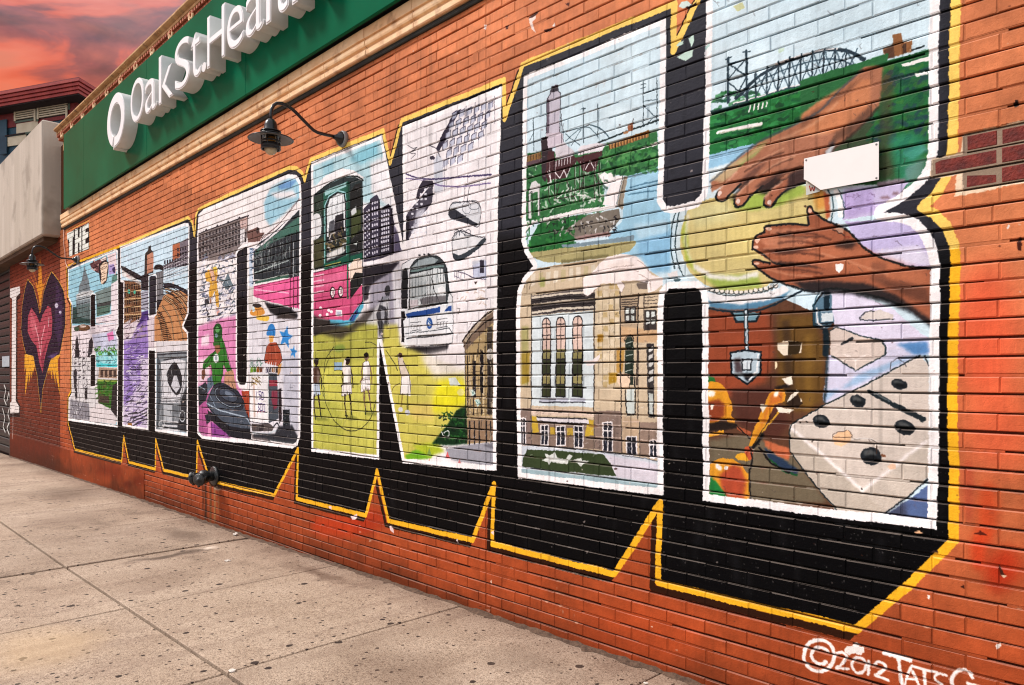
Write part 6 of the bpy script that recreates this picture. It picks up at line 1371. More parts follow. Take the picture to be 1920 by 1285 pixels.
L('F2', SG, 26, [(1160, 390), (1300, 430), (1390, 450)], soft=5); L('F2', SG, 28, [(1275, 430), (1290, 600)], soft=5); L('F2', SG, 24, [(1480, 480), (1420, 460), (1370, 490), (1400, 540), (1440, 570), (1400, 610)], sm=1, soft=5); L('F2', SG, 34, [(1730, 495), (1690, 440), (1630, 425), (1560, 460), (1530, 530), (1560, 640)], sm=1, soft=5); L('F2', SG, 30, [(1690, 550), (1780, 580), (1850, 600)], soft=5)
# white scribbles on the bare brick
for pts in ([(1480, 60), (1484, 90)],):
    pass
# final: hand wobble on every edge, stronger darks and lights, worn brick arrises, mottling
def finish():
    global ART
    dx = (fbm((CH, CW), 44, 301, 2) - .5) * 3.2 + (vnoise((CH, CW), 4, 311) - .5) * 1.6
    dy = (fbm((CH, CW), 44, 321, 2) - .5) * 3.2 + (vnoise((CH, CW), 4, 331) - .5) * 1.6
    ii = np.arange(CW, dtype=np.float32)[None, :] + dx; jj = np.arange(CH, dtype=np.float32)[:, None] + dy
    ART = ART[np.clip(jj, 0, CH - 1).astype(np.int32), np.clip(ii, 0, CW - 1).astype(np.int32)]
    ART = ART * .84 + .16 * (ART * ART * (3 - 2 * ART))
    hh = H1 - (np.arange(CH, dtype=np.float32) / RES)[:, None]
    fr = np.mod(hh / COURSE, 1.0)
    edge = np.clip(1 - np.minimum(fr, 1 - fr) / .13, 0, 1)
    n = fbm((CH, CW), 16, 401, 3); big = fbm((CH, CW), 300, 411, 3)
    chip = np.clip((n * .62 + edge * .26 + (big - .5) * .5 - .60) * 9, 0, 1)
    lum = ART.mean(2)
    tone = np.where((lum < .2)[..., None], rgb((104, 98, 96)), np.where((lum > .62)[..., None], rgb((150, 136, 126)), rgb((120, 64, 44))))
    pick = (vnoise((CH, CW), 22, 421) > .7)[..., None]
    tone = np.where(pick, rgb((226, 210, 196)), tone)
    ART = ART + (tone - ART) * (chip * .42)[..., None].astype(np.float32)
    brush = fbm((CH, CW), 18, 431, 3)
    streak = vnoise((CH // 6 + 1, CW), 4, 441).repeat(6, 0)[:CH]
    g1 = fbm((CH, CW), 60, 91, 3); g2 = np.random.RandomState(5).rand(CH, CW).astype(np.float32)
    drip = np.clip((vnoise((2, CW), 9, 451)[:1] - .72) * 3, 0, 1) * np.clip((fbm((CH, CW), 260, 461, 2) - .5) * 4, 0, 1)
    ART *= (0.90 + 0.14 * g1 + 0.10 * (brush - .5) + .05 * (streak - .5) + 0.05 * (g2 - 0.5) - .22 * drip)[..., None]
    lum = ART.mean(2, keepdims=True)
    ART = lum + (ART - lum) * .91
    np.clip(ART, 0, 1, out=ART)
finish()
# ---------------------------------------------------------------------------
# GEOMETRY
# ---------------------------------------------------------------------------
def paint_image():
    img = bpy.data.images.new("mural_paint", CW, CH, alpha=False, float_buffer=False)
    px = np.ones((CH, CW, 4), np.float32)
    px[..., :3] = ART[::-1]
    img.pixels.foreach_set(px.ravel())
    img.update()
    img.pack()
    return img
_IMG = []
def paint_material(name='painted_brick', grime_shade=1.0):
    if not _IMG:
        _IMG.append(paint_image())
    img = _IMG[0]
    m = bpy.data.materials.new(name); m.use_nodes = True
    nt = m.node_tree; N, K = nt.nodes, nt.links
    b = N['Principled BSDF']
    geo = N.new('ShaderNodeNewGeometry'); sep = N.new('ShaderNodeSeparateXYZ'); K.new(geo.outputs['Position'], sep.inputs[0])
    mx = N.new('ShaderNodeMapRange'); mx.inputs['From Min'].default_value = -T1; mx.inputs['From Max'].default_value = -T0
    mz = N.new('ShaderNodeMapRange'); mz.inputs['From Min'].default_value = H0 + EYE; mz.inputs['From Max'].default_value = H1 + EYE
    K.new(sep.outputs['X'], mx.inputs['Value']); K.new(sep.outputs['Z'], mz.inputs['Value'])
    cb = N.new('ShaderNodeCombineXYZ'); K.new(mx.outputs[0], cb.inputs[0]); K.new(mz.outputs[0], cb.inputs[1])
    ti = N.new('ShaderNodeTexImage'); ti.image = img; ti.extension = 'EXTEND'; ti.interpolation = 'Linear'
    K.new(cb.outputs[0], ti.inputs[0])
    # dust lies on the little ledges of the joints
    sn = N.new('ShaderNodeSeparateXYZ'); K.new(geo.outputs['True Normal'], sn.inputs[0])
    du = N.new('ShaderNodeMapRange'); du.inputs['From Min'].default_value = 0.35; du.inputs['From Max'].default_value = 0.8; du.inputs['To Max'].default_value = 0.18
    K.new(sn.outputs['Z'], du.inputs['Value'])
    dm = N.new('ShaderNodeMixRGB'); K.new(du.outputs[0], dm.inputs[0]); K.new(ti.outputs['Color'], dm.inputs[1]); dm.inputs[2].default_value = (*srgb((206, 186, 172)), 1)
    sc = N.new('ShaderNodeVectorMath'); sc.operation = 'SCALE'; sc.inputs['Scale'].default_value = grime_shade
    K.new(dm.outputs[0], sc.inputs[0]); K.new(sc.outputs[0], b.inputs['Base Color'])
    b.inputs['Specular IOR Level'].default_value = 0.06
    b.inputs['Roughness'].default_value = 0.55
    nb = N.new('ShaderNodeTexNoise'); nb.inputs['Scale'].default_value = 55; nb.inputs['Detail'].default_value = 3; nb.inputs['Roughness'].default_value = 0.65
    K.new(geo.outputs['Position'], nb.inputs['Vector'])
    n3 = N.new('ShaderNodeTexNoise'); n3.inputs['Scale'].default_value = 9; n3.inputs['Detail'].default_value = 1
    K.new(geo.outputs['Position'], n3.inputs['Vector'])
    vo = N.new('ShaderNodeTexVoronoi'); vo.inputs['Scale'].default_value = 26; vo.feature = 'DISTANCE_TO_EDGE'
    K.new(geo.outputs['Position'], vo.inputs['Vector'])
    ck = N.new('ShaderNodeMapRange'); ck.inputs['From Max'].default_value = 0.03; ck.inputs['To Max'].default_value = 0.25
    K.new(vo.outputs['Distance'], ck.inputs['Value'])
    ad = N.new('ShaderNodeMath'); ad.operation = 'ADD'; K.new(nb.outputs['Fac'], ad.inputs[0]); K.new(n3.outputs['Fac'], ad.inputs[1])
    a2 = N.new('ShaderNodeMath'); a2.operation = 'MULTIPLY_ADD'; K.new(ck.outputs[0], a2.inputs[0]); a2.inputs[1].default_value = 0.5; K.new(ad.outputs[0], a2.inputs[2])
    bp = N.new('ShaderNodeBump'); bp.inputs['Strength'].default_value = 0.55; bp.inputs['Distance'].default_value = 0.004
    K.new(a2.outputs[0], bp.inputs['Height']); K.new(bp.outputs[0], b.inputs['Normal'])
    return m
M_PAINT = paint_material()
M_FILL = paint_material('painted_head_joint', 0.8)
M_BED = paint_material('grimy_shaded_joint', 0.20)  # raked bed darkened: joint dirt plus recess shade put into the colour
M_BARE = material('bare_brick', (84, 26, 24), 0.8, (128, 44, 32), 14, 0.6, 90, c3=(60, 30, 26), scale3=30, amt3=0.6)
M_TERRA = material('buff_terracotta', (232, 182, 132), 0.6, (244, 208, 164), 5, 0.3, 50, c3=(150, 96, 60), scale3=9, amt3=0.6)
M_TERRAD = material('weathered_terracotta', (170, 122, 76), 0.7, (206, 160, 108), 6, 0.4, 40, c3=(92, 66, 44), scale3=8, amt3=0.7)
M_RUST = material('brick_red_terracotta', (150, 74, 48), 0.7, (186, 104, 70), 8, 0.4, 60)
M_TEAL = material('tarnished_flashing', (20, 28, 26), 0.7, (44, 48, 42), 7, 0.3, 40)
M_GREEN = material('green_sign_enamel', (0, 102, 70), 0.3, (0, 84, 56), 0.7, 0.02, 3, spec=0.03)
M_DARK = material('shadow_gap_steel', (30, 30, 30), 0.6)
M_WHITE = material('white_acrylic', (246, 245, 246), 0.42, (238, 236, 238), 3, 0.05, 30)
M_RIM = material('sign_letter_return', (232, 230, 230), 0.5, (218, 215, 214), 4, 0.06, 30)
M_CONC = material('weathered_concrete', (194, 180, 166), 0.85, (170, 156, 140), 1.8, 0.35, 36, streak=True, c3=(118, 104, 90), scale3=2, amt3=0.5)
M_BLACK = material('black_enamel', (20, 21, 24), 0.28, (28, 29, 33), 20, 0.05, 50, spec=0.5)
M_IRON = material('black_cast_iron', (26, 28, 30), 0.38, (48, 50, 50), 18, 0.5, 70, spec=0.5)
M_GREY = material('grey_painted_steel', (140, 140, 140), 0.5, (110, 110, 112), 9, 0.1, 50)
M_BRASS = material('amber_lamp_holder', (196, 128, 52), 0.35, (226, 170, 90), 30, metal=0.6)
M_ALU = material('white_sheet_metal', (238, 232, 230), 0.35, (230, 222, 220), 2.2, 0.03, 9)
M_ALUB = material('bare_metal_back', (150, 136, 116), 0.5, (176, 164, 146), 8)

def joint_cols(row):
    """left-to-right joints of a course, t positions (stretcher bond)"""
    off = 0.015 + (0.5 * BLEN if row % 2 == 0 else 0.0)
    k0 = int(math.floor((-1.6 - off) / BLEN)); k1 = int(math.ceil((17.72 - off) / BLEN))
    return [off + BLEN * k for k in range(k0, k1 + 1)]

def proj(t, h, y=0.0):
    """photo pixel of a point on the wall (only used to rank bricks by visible size)"""
    X, Y = -t, y + DW
    f = X * -CO + Y * SI; r = X * SI + Y * CO
    return CX + FPX * r / max(f, .05), HY - FPX * h / max(f, .05)

GT = [(-8, -1.42), (2, -1.465), (3.6, -1.482), (6.7, -1.53), (9.7, -1.549), (12, -1.573), (14.7, -1.60), (18.8, -1.657), (40, -1.9)]
def ground_h(t):
    return float(np.interp(t, [a for a, _ in GT], [b for _, b in GT]))
def gz(x):
    return ground_h(-x) + EYE

bld = empty('brick_building', (-8, 0.2, gz(-8)))
tag(bld, 'long orange painted brick building wall covered by the big block letter mural', 'building')
def under(o, parent):
    o.parent = parent
    o.matrix_parent_inverse = parent.matrix_world.inverted()
    return o
bpy.context.view_layer.update()

TOPROW = 35
PLINTH_T, PLINTH_H, CTRL = 9.655, -1.175, 3.366
def brick_verts(w, h, r):
    """front faces -Y; small chamfer, hand-made unevenness"""
    j = lambda s: r.uniform(-s, s)
    b = 0.0030 + r.uniform(0, 0.0015)
    yf = r.uniform(-0.0016, 0.0012)
    back = [(-w / 2, 0.016, -h / 2), (w / 2, 0.016, -h / 2), (w / 2, 0.016, h / 2), (-w / 2, 0.016, h / 2)]
    e = [(sx * w / 2 + j(.0012), yf + b, sz * h / 2 + j(.0013)) for sx, sz in ((-1, -1), (1, -1), (1, 1), (-1, 1))]
    f = [(sx * (w / 2 - b) + j(.001), yf + j(.0007), sz * (h / 2 - b) + j(.001)) for sx, sz in ((-1, -1), (1, -1), (1, 1), (-1, 1))]
    return back + e + f
BF = [(8, 9, 10, 11)] + [(4 + i, 4 + (i + 1) % 4, 8 + (i + 1) % 4, 8 + i) for i in range(4)] + [(i, (i + 1) % 4, 4 + (i + 1) % 4, 4 + i) for i in range(4)]
HEAD = 0.0030
_gr = random.Random(77)
GAP = {row: min(.0115, max(.0048, _gr.gauss(.0076, .0015))) for row in range(-30, 40)}   # bed joint under each course
def build_wall():
    r = random.Random(12)
    bricks = []
    bare = []
    for row in range(-27, TOPROW):
        h0, h1 = row * COURSE, (row + 1) * COURSE
        js = joint_cols(row)
        js = [a + r.uniform(-.005, .005) for a in js]
        extra = []
        for a, b2 in zip(js[:-1], js[1:]):
            if a < CTRL < b2 and b2 - CTRL > .02 and CTRL - a > .02:
                extra.append(CTRL)
            elif r.random() < 0.035:
                extra.append((a + b2) / 2 + r.uniform(-.02, .02))
        if row in (10, 12):
            extra.append(0.655 if row == 10 else 0.655)
        js = sorted(set(js + extra))
        for a, b2 in zip(js[:-1], js[1:]):
            if a > 17.68 or b2 < -1.6:
                continue
            b2 = min(b2, 17.72)
            tm, hm = (a + b2) / 2, (h0 + h1) / 2
            if hm < ground_h(tm) - .05 or (tm > PLINTH_T and hm < PLINTH_H - .01):
                continue
            if b2 - a < .03:
                continue
            g = HEAD * (2.2 if (abs(a - CTRL) < .001 or abs(b2 - CTRL) < .001) else 1)
            isbare = (row == 12 and .3 < tm < .765) or (row == 11 and .3 < tm < .87) or (row == 10 and .3 < tm < .765)
            if isbare:
                g = 0.011
            x0, y0 = proj(a, h0); x1, y1 = proj(b2, h1)
            vis = 0
            if 0 < (x0 + x1) / 2 < 1920 and 0 < (y0 + y1) / 2 < 1285:
                vis = abs(x1 - x0) * abs(proj(a, h1)[1] - y0)
            hb = COURSE - GAP[row] / 2 - GAP[row + 1] / 2
            bricks.append([vis, tm, hm + GAP[row] / 4 - GAP[row + 1] / 4, b2 - a - g, isbare, hb])
    mort = MB()
    # bed plane in pieces that follow the courses, and the shallower fill behind the head joints
    mort.quad((-17.72, 0.0145, 1.5 - 1.78), (1.6, 0.0145, 1.5 - 1.78), (1.6, 0.0145, EYE + TOPROW * COURSE), (-17.72, 0.0145, EYE + TOPROW * COURSE))
    for row in range(-27, TOPROW):
        z0, z1 = EYE + row * COURSE + GAP[row] / 2, EYE + (row + 1) * COURSE - GAP[row + 1] / 2
        mort.box(-17.715, 1.59, 0.0021, 0.0150, z0 + .0006, z1 - .0006)
        x = -17.6
        while x < 1.3:                    # paint and old repointing clog the bed joint here and there
            w = r.uniform(.05, .45)
            if r.random() < .42:
                mort.box(x, min(x + w, 1.58), r.uniform(.0008, .006), .0149, EYE + row * COURSE - GAP[row] / 2 - .0004, EYE + row * COURSE + GAP[row] / 2 + .0004)
            x += w + r.uniform(.0, .3)
    mort.box(-17.715, 1.59, 0.0155, 0.30, 1.5 - 1.79, EYE + 3.75)
    wall = under(mort.build('wall', M_BED), bld)
    wall.data.materials.append(M_FILL)
    for p in wall.data.polygons:          # head joint fill sits in front of the raked bed
        if p.center.y < .0144 and p.index > 0:
            p.material_index = 1
    wall['label'] = 'orange brick wall face carrying the painted letters'
    bricks.sort(key=lambda q: -q[0])
    # alike full bricks share a few meshes
    proto = {}
    for k in range(10):
        proto[k] = None
    big = [q for q in bricks if not q[4]][:294]
    bare = [q for q in bricks if q[4]]
    rest = [q for q in bricks if not q[4]][294:]
    cache = {}
    for q in big:
        key = (round(q[3] / .004), round(q[5] / .0012), r.randrange(3))
        if key not in cache:
            me = bpy.data.meshes.new('brick')
            me.from_pydata(brick_verts(q[3], q[5], r), [], BF); me.materials.append(M_PAINT)
            cache[key] = me
        o = bpy.data.objects.new('brick', cache[key])
        o.location = (-q[1], 0, EYE + q[2]); COL.objects.link(o)
        under(o, wall)
    for q in bare:
        me = bpy.data.meshes.new('bare_brick')
        v = brick_verts(q[3], COURSE - .012, r)
        me.from_pydata([(x, y + .001, z) for x, y, z in v], [], BF); me.materials.append(M_BARE)
        o = bpy.data.objects.new('brick', me); o.location = (-q[1], 0, EYE + q[2]); COL.objects.link(o)
        o['label'] = 'dark red brick with its orange paint fallen off'
        under(o, wall)
    V, F = [], []
    for q in rest:
        n = len(V)
        V += [(x - q[1], y, z + EYE + q[2]) for x, y, z in brick_verts(q[3], q[5], r)]
        F += [tuple(n + i for i in f) for f in BF]
    me = bpy.data.meshes.new('brickwork'); me.from_pydata(V, [], F); me.materials.append(M_PAINT)
    o = bpy.data.objects.new('brickwork', me); COL.objects.link(o); o['kind'] = 'stuff'
    under(o, wall)
    return wall
WALL = build_wall()

# rendered plinth at the far end
pl = MB()
n = 16
for i in range(n):
    ta = PLINTH_T + (17.72 - PLINTH_T) * i / n; tb = PLINTH_T + (17.72 - PLINTH_T) * (i + 1) / n
    pl.quad((-tb, -.004, gz(-tb) - .1), (-ta, -.004, gz(-ta) - .1), (-ta, -.004, EYE + PLINTH_H), (-tb, -.004, EYE + PLINTH_H))
pl.quad((-17.72, -.004, EYE + PLINTH_H), (-PLINTH_T, -.004, EYE + PLINTH_H), (-PLINTH_T, .02, EYE + PLINTH_H + .01), (-17.72, .02, EYE + PLINTH_H + .01))
pl.quad((-PLINTH_T, -.004, gz(-9) - .2), (-PLINTH_T, .02, gz(-9) - .2), (-PLINTH_T, .02, EYE + PLINTH_H), (-PLINTH_T, -.004, EYE + PLINTH_H))
under(pl.build('plinth', M_PAINT), bld)

# ---- lower cornice: moulded terracotta blocks under the sign
ZC = EYE + TOPROW * COURSE           # about 2.37 above eye level
cb = MB(); cb.box(-13.46, 1.6, 0.02, 0.3, ZC - .004, ZC + .25)
cornice = under(cb.build('cornice', M_TERRAD), bld)
fl = MB(); fl.extrude_x([(0.02, ZC - .036), (-.016, ZC - .036), (-.020, ZC - .028), (-.020, ZC - .006), (0.02, ZC - .002)], -13.46, 1.6)
under(fl.build('flashing', M_TEAL), cornice)
PROF = [(0.02, 0.0), (-.040, 0.0), (-.046, .008), (-.046, .040), (-.034, .052), (-.034, .060), (-.052, .068), (-.056, .082), (-.056, .104), (-.046, .112), (-.046, .119), (-.062, .122), (-.062, .196), (-.05, .205), (0.02, .205)]
def swept(prof, x0, x1):
    m = MB(); m.extrude_x(prof, x0, x1); return m
cm = None
k = 0
x = -13.46
while x < 1.6:
    w = .588
    if cm is None:
        cm = swept([(y, z) for y, z in PROF], 0, w - .005).mesh('cornice_block'); cm.materials.append(M_TERRA)
    o = bpy.data.objects.new('cornice_block', cm); o.location = (x, random.uniform(-.002, .002), ZC + .001); COL.objects.link(o); under(o, cornice)
    x += w
# ---- crown above the sign
ZT = EYE + 3.73
cr = MB(); cr.box(-13.46, 1.6, -.02, .3, ZT - .12, ZT + .02)
crown = under(cr.build('crown_moulding', M_TERRAD), bld)
CP = [(.3, .10), (-.10, .10), (-.115, .108), (-.115, .135), (-.10, .142), (-.14, .158), (-.155, .172), (-.155, .190), (-.14, .196), (.3, .205)]
TP = [(.0, .02), (-.075, .02), (-.085, .03), (-.085, .062), (-.07, .07), (-.07, .10), (.0, .10)]
cmA = swept(CP, 0, .583).mesh('coping_block'); cmA.materials.append(M_TERRAD)
tb = MB(); tb.extrude_x(TP, 0, .583)
for i in range(9):
    tb.box(.01 + i * .064, .045 + i * .064, -.112, -.068, .066, .098)
cmB = tb.mesh('frieze_block'); cmB.materials.append(M_RUST)
ring = MB()
ring.tube([(.07 * math.cos(a) * .75, -.098, .055 + .055 * math.sin(a)) for a in [rad(-60 + 300 * i / 16) for i in range(17)]], .014, 8)
ring.tube([(.03 * math.cos(a), -.098, .058 + .028 * math.sin(a)) for a in [rad(i * 30) for i in range(13)]], .008, 6)
cmC = ring.mesh('scroll'); cmC.materials.append(M_TERRA)
x = -13.46
while x < 1.6:
    for me, nm, dx in ((cmA, 'coping_block', 0), (cmB, 'frieze_block', 0), (cmC, 'scroll', .29)):
        o = bpy.data.objects.new(nm, me); o.location = (x + dx, random.uniform(-.004, .004) if nm == 'coping_block' else 0, ZT + (random.uniform(-.004, .004) if nm == 'coping_block' else 0)); COL.objects.link(o); under(o, crown)
    x += .588

# ---------------------------------------------------------------- sign board
SP = 0.12
sign = empty('shop_sign', (-6, -.06, EYE + 2.57)); bpy.context.view_layer.update()
tag(sign, 'long green shop sign with white raised letters on the brick wall', 'sign')
bk = MB(); bk.box(-12.98, 1.55, -.09, .019, EYE + 2.60, EYE + 3.71)
under(bk.build('frame', M_DARK), sign)
seams = [12.985, 11.86, 9.19, 6.52, 3.84, 1.16, -1.55]
for a, b2 in zip(seams[:-1], seams[1:]):
    p = MB(); p.box(-a + .0015, -b2 - .0015, -SP, -.0905, EYE + 2.575, EYE + 3.728, .003)
    under(p.build('panel', M_GREEN), sign)
LTR = [('O', 9.27, 8.80, 0, .50), ('a', 8.77, 8.40, 0, .37), ('k', 8.33, 7.90, 0, .52), ('S', 7.86, 7.45, 0, .50), ('t', 7.43, 7.17, 0, .45), ('.', 7.15, 7.05, 0, .09), ('H', 7.02, 6.61, 0, .49), ('e', 6.57, 6.22, 0, .37),
       ('a', 6.18, 5.84, 0, .37), ('l', 5.79, 5.70, 0, .52), ('t', 5.64, 5.40, 0, .45), ('h', 5.34, 4.98, 0, .52)]
def glyph(ch, w, h, d, off, name):
    cu = bpy.data.curves.new(name, 'FONT'); cu.body = ch; cu.size = 1; cu.extrude = 0.5; cu.offset = off; cu.resolution_u = 6
    ob = bpy.data.objects.new(name, cu); COL.objects.link(ob)
    bpy.context.view_layer.update()
    dg = bpy.context.evaluated_depsgraph_get()
    me = bpy.data.meshes.new_from_object(ob.evaluated_get(dg))
    bpy.data.objects.remove(ob)
    co = np.zeros(len(me.vertices) * 3); me.vertices.foreach_get('co', co); co = co.reshape(-1, 3)
    lo, hi = co.min(0), co.max(0)
    out = np.zeros_like(co)
    out[:, 0] = (co[:, 0] - lo[0]) / (hi[0] - lo[0]) * w
    out[:, 2] = (co[:, 1] - lo[1]) / (hi[1] - lo[1]) * h
    out[:, 1] = -(co[:, 2] + .5) * d
    me.vertices.foreach_set('co', out.ravel()); me.update(); me.name = name
    return me
for ch, ta, tb2, z, h in LTR:
    w = ta - tb2
    me = glyph(ch, w, h, .150, 0.0, 'letter'); me.materials.append(M_RIM)
    o = bpy.data.objects.new('letter', me); o.location = (-ta, -SP, EYE + 2.915 + z); COL.objects.link(o); under(o, sign)
    if ch != '.':
        rim = .014
        mf = glyph(ch, w - 2 * rim, h - 2 * rim, .006, -0.012, 'letter_face'); mf.materials.append(M_WHITE)
        f = bpy.data.objects.new('letter_face', mf); f.location = (-ta + rim, -SP - .1495, EYE + 2.915 + z + rim); COL.objects.link(f)
        bpy.context.view_layer.update(); under(f, o)
# ring emblem left of the name, with a split stem at the foot
def ring_mesh(R1x, R1z, R2x, R2z, y0, y1, a0, a1, n=56):
    m = MB(); b = 0
    for i in range(n + 1):
        a = rad(a0 + (a1 - a0) * i / n)
        for rx, rz in ((R1x, R1z), (R2x, R2z)):
            for y in (y0, y1):
                m.v.append((rx * math.cos(a), y, rz * math.sin(a)))
    for i in range(n):
        q, w = i * 4, i * 4 + 4
        for c, d in ((0, 1), (1, 3), (3, 2), (2, 0)):
            m.f.append((q + c, q + d, w + d, w + c)); m.sm.append(False)
    m.f.append((0, 1, 3, 2)); m.sm.append(False); e = n * 4; m.f.append((e, e + 2, e + 3, e + 1)); m.sm.append(False)
    return m
zc = EYE + 3.135
rg = ring_mesh(.35, .325, .205, .195, -SP - .150, -SP, -98, 248)
emblem = rg.build('emblem', M_RIM, None, (-9.83, 0, zc)); under(emblem, sign); bpy.context.view_layer.update()
ef = ring_mesh(.337, .312, .218, .208, -SP - .156, -SP - .1495, -97, 247).build('emblem_face', M_WHITE, None, (-9.83, 0, zc)); under(ef, emblem)
st = MB(); st.prism([(-.105, -.345), (-.062, -.325), (-.045, -.23), (-.06, -.17), (-.078, -.22), (-.092, -.28)], -SP - .15, -SP)
under(st.build('emblem_stem', M_RIM, None, (-9.83, 0, zc)), emblem)

# ---------------------------------------------------------------- gooseneck lamps
M_GLASS = bpy.data.materials.new('clear_glass'); M_GLASS.use_nodes = True
_b = M_GLASS.node_tree.nodes['Principled BSDF']; _b.inputs['Transmission Weight'].default_value = 1.0; _b.inputs['Roughness'].default_value = 0.04; _b.inputs['IOR'].default_value = 1.3; _b.inputs['Base Color'].default_value = (.98, .93, .84, 1)
M_FROST = material('frosted_bulb', (236, 222, 196), 0.3, (226, 206, 172), 20)
M_LINING = material('grey_shade_lining', (128, 126, 124), 0.5)
def lamp(t, h, label):
    root = empty('wall_lamp', (-t, -.002, EYE + h)); bpy.context.view_layer.update()
    tag(root, label, 'lamp', 'gooseneck lamps on the wall')
    def part(m, name, mat, par=root):
        o = m.build(name, mat); o.parent = par; return o
    p = MB(); p.lathe([(.062, -.012), (.062, .022), (.056, .03)], (0, 0, 0), (0, -1, 0), 28)
    plate = part(p, 'wall_plate', M_GREY)
    c = MB(); c.lathe([(.054, .030), (.052, .040), (.030, .058), (.020, .075), (.016, .09)], (0, 0, 0), (0, -1, 0), 24)
    part(c, 'canopy', M_BLACK)
    s = MB()
    for a in (40, 220):
        s.lathe([(.006, .030), (.006, .046)], (.038 * math.cos(rad(a)), 0, .038 * math.sin(rad(a))), (0, -1, 0), 8)
    part(s, 'screw', M_GREY, plate)
    ctrl = [(0, -.06, .004), (0, -.15, .0), (0, -.225, .0), (0, -.262, .010), (0, -.30, .034), (0, -.355, .072), (0, -.40, .104), (0, -.44, .128), (0, -.48, .142), (0, -.52, .146), (0, -.555, .138), (0, -.582, .115), (0, -.598, .082), (0, -.603, .04), (0, -.603, .0)]
    a = MB(); a.tube([Vector(q) for q in ctrl], .0125, 12); part(a, 'arm', M_BLACK)
    hz = -.603; z0 = .0
    cap = MB(); cap.lathe([(.016, .012), (.026, .006), (.040, -.012), (.047, -.036), (.049, -.072), (.052, -.078)], (0, hz, z0), (0, 0, 1), 28); part(cap, 'cap', M_BLACK)
    col = MB()
    for zz, r in ((-.080, .072), (-.094, .070)):
        col.lathe([(.050, zz + .006), (r, zz + .004), (r + .002, zz), (r, zz - .004), (.050, zz - .006)], (0, hz, z0), (0, 0, 1), 32)
    col.lathe([(.050, -.07), (.058, -.09), (.060, -.118)], (0, hz, z0), (0, 0, 1), 24)
    part(col, 'collar', M_BLACK)
    sh = MB(); sh.lathe([(.058, -.108), (.09, -.112), (.135, -.124), (.158, -.134), (.160, -.138), (.155, -.139), (.132, -.130), (.09, -.118), (.058, -.114)], (0, hz, z0), (0, 0, 1), 48, cap=False); shd = part(sh, 'shade', M_BLACK)
    li = MB(); li.lathe([(.060, -.1155), (.09, -.1190), (.132, -.1312), (.150, -.1378)], (0, hz, z0), (0, 0, 1), 48, cap=False); part(li, 'lining', M_LINING, shd)
    cg = MB()
    for zz in (-.152, -.19, -.206):
        cg.tube([(.064 * math.cos(rad(i * 15)), hz + .064 * math.sin(rad(i * 15)), z0 + zz) for i in range(25)], .006 if zz > -.16 else .0075, 6)
    cg.lathe([(.058, -.165), (.068, -.168), (.069, -.205), (.062, -.207)], (0, hz, z0), (0, 0, 1), 28, cap=False)
    for i in range(6):
        aa = rad(i * 60 + 15); cg.tube([(.064 * math.cos(aa), hz + .064 * math.sin(aa), z0 + zz) for zz in (-.112, -.16, -.205)], .005, 6)
    part(cg, 'cage', M_BLACK)
    gl = MB(); gl.lathe([(.046, -.112), (.050, -.15), (.050, -.20), (.044, -.222), (.030, -.240), (.012, -.249), (.001, -.251)], (0, hz, z0), (0, 0, 1), 28, cap=False); g = part(gl, 'glass_globe', M_GLASS)
    bb = MB(); bb.lathe([(.024, -.113), (.026, -.150), (.020, -.156)], (0, hz, z0), (0, 0, 1), 20); part(bb, 'lamp_holder', M_BRASS, g)
    bb = MB(); bb.lathe([(.018, -.157), (.028, -.175), (.036, -.200), (.034, -.220), (.022, -.236), (.003, -.243)], (0, hz, z0), (0, 0, 1), 20); part(bb, 'bulb', M_FROST, g)
    return root
lamp(5.019, 1.846, 'black gooseneck wall lamp with glass globe beside the green sign')
lamp(12.624, 1.765, 'small far black gooseneck lamp below the concrete fascia and the word THE')

# ---------------------------------------------------------------- fire standpipe
def standpipe(t, h):
    root = empty('standpipe', (-t, -.002, EYE + h)); bpy.context.view_layer.update()
    tag(root, 'black cast iron fire standpipe with two capped inlets low on the wall', 'standpipe')
    def part(m, name, par=root, mat=M_IRON):
        o = m.build(name, mat); o.parent = par; return o
    f = MB(); f.lathe([(.095, -.01), (.10, .012), (.09, .022), (.06, .026)], (0, 0, 0), (0, -1, 0), 28); part(f, 'flange')
    b = MB(); b.lathe([(.048, .02), (.052, .06), (.066, .085), (.070, .12), (.062, .15), (.03, .168)], (0, 0, 0), (0, -1, 0), 24); part(b, 'body')
    for sgn in (-1, 1):
        d = Vector((sgn * .62, -.78, -.10)).normalized()
        o = Vector((sgn * .02, -.10, 0))
        i = MB(); i.lathe([(.048, 0), (.048, .085), (.056, .088), (.058, .10)], o, d, 22); inlet = part(i, 'inlet')
        c = MB(); c.lathe([(.060, .10), (.063, .105), (.063, .128), (.054, .138), (.02, .142), (.016, .158), (.004, .160)], o, d, 22); cap = part(c, 'cap')
        l = MB()
        q = d.to_track_quat('Z', 'Y').to_matrix()
        for k in range(3):
            a = rad(k * 120 + 20); p = o + d * .116 + q @ Vector((.070 * math.cos(a), .070 * math.sin(a), 0)); l.lathe([(.010, -.012), (.011, 0), (.010, .012)], p, d, 8)
        part(l, 'lug', cap)
    return root
standpipe(7.50, -1.03)

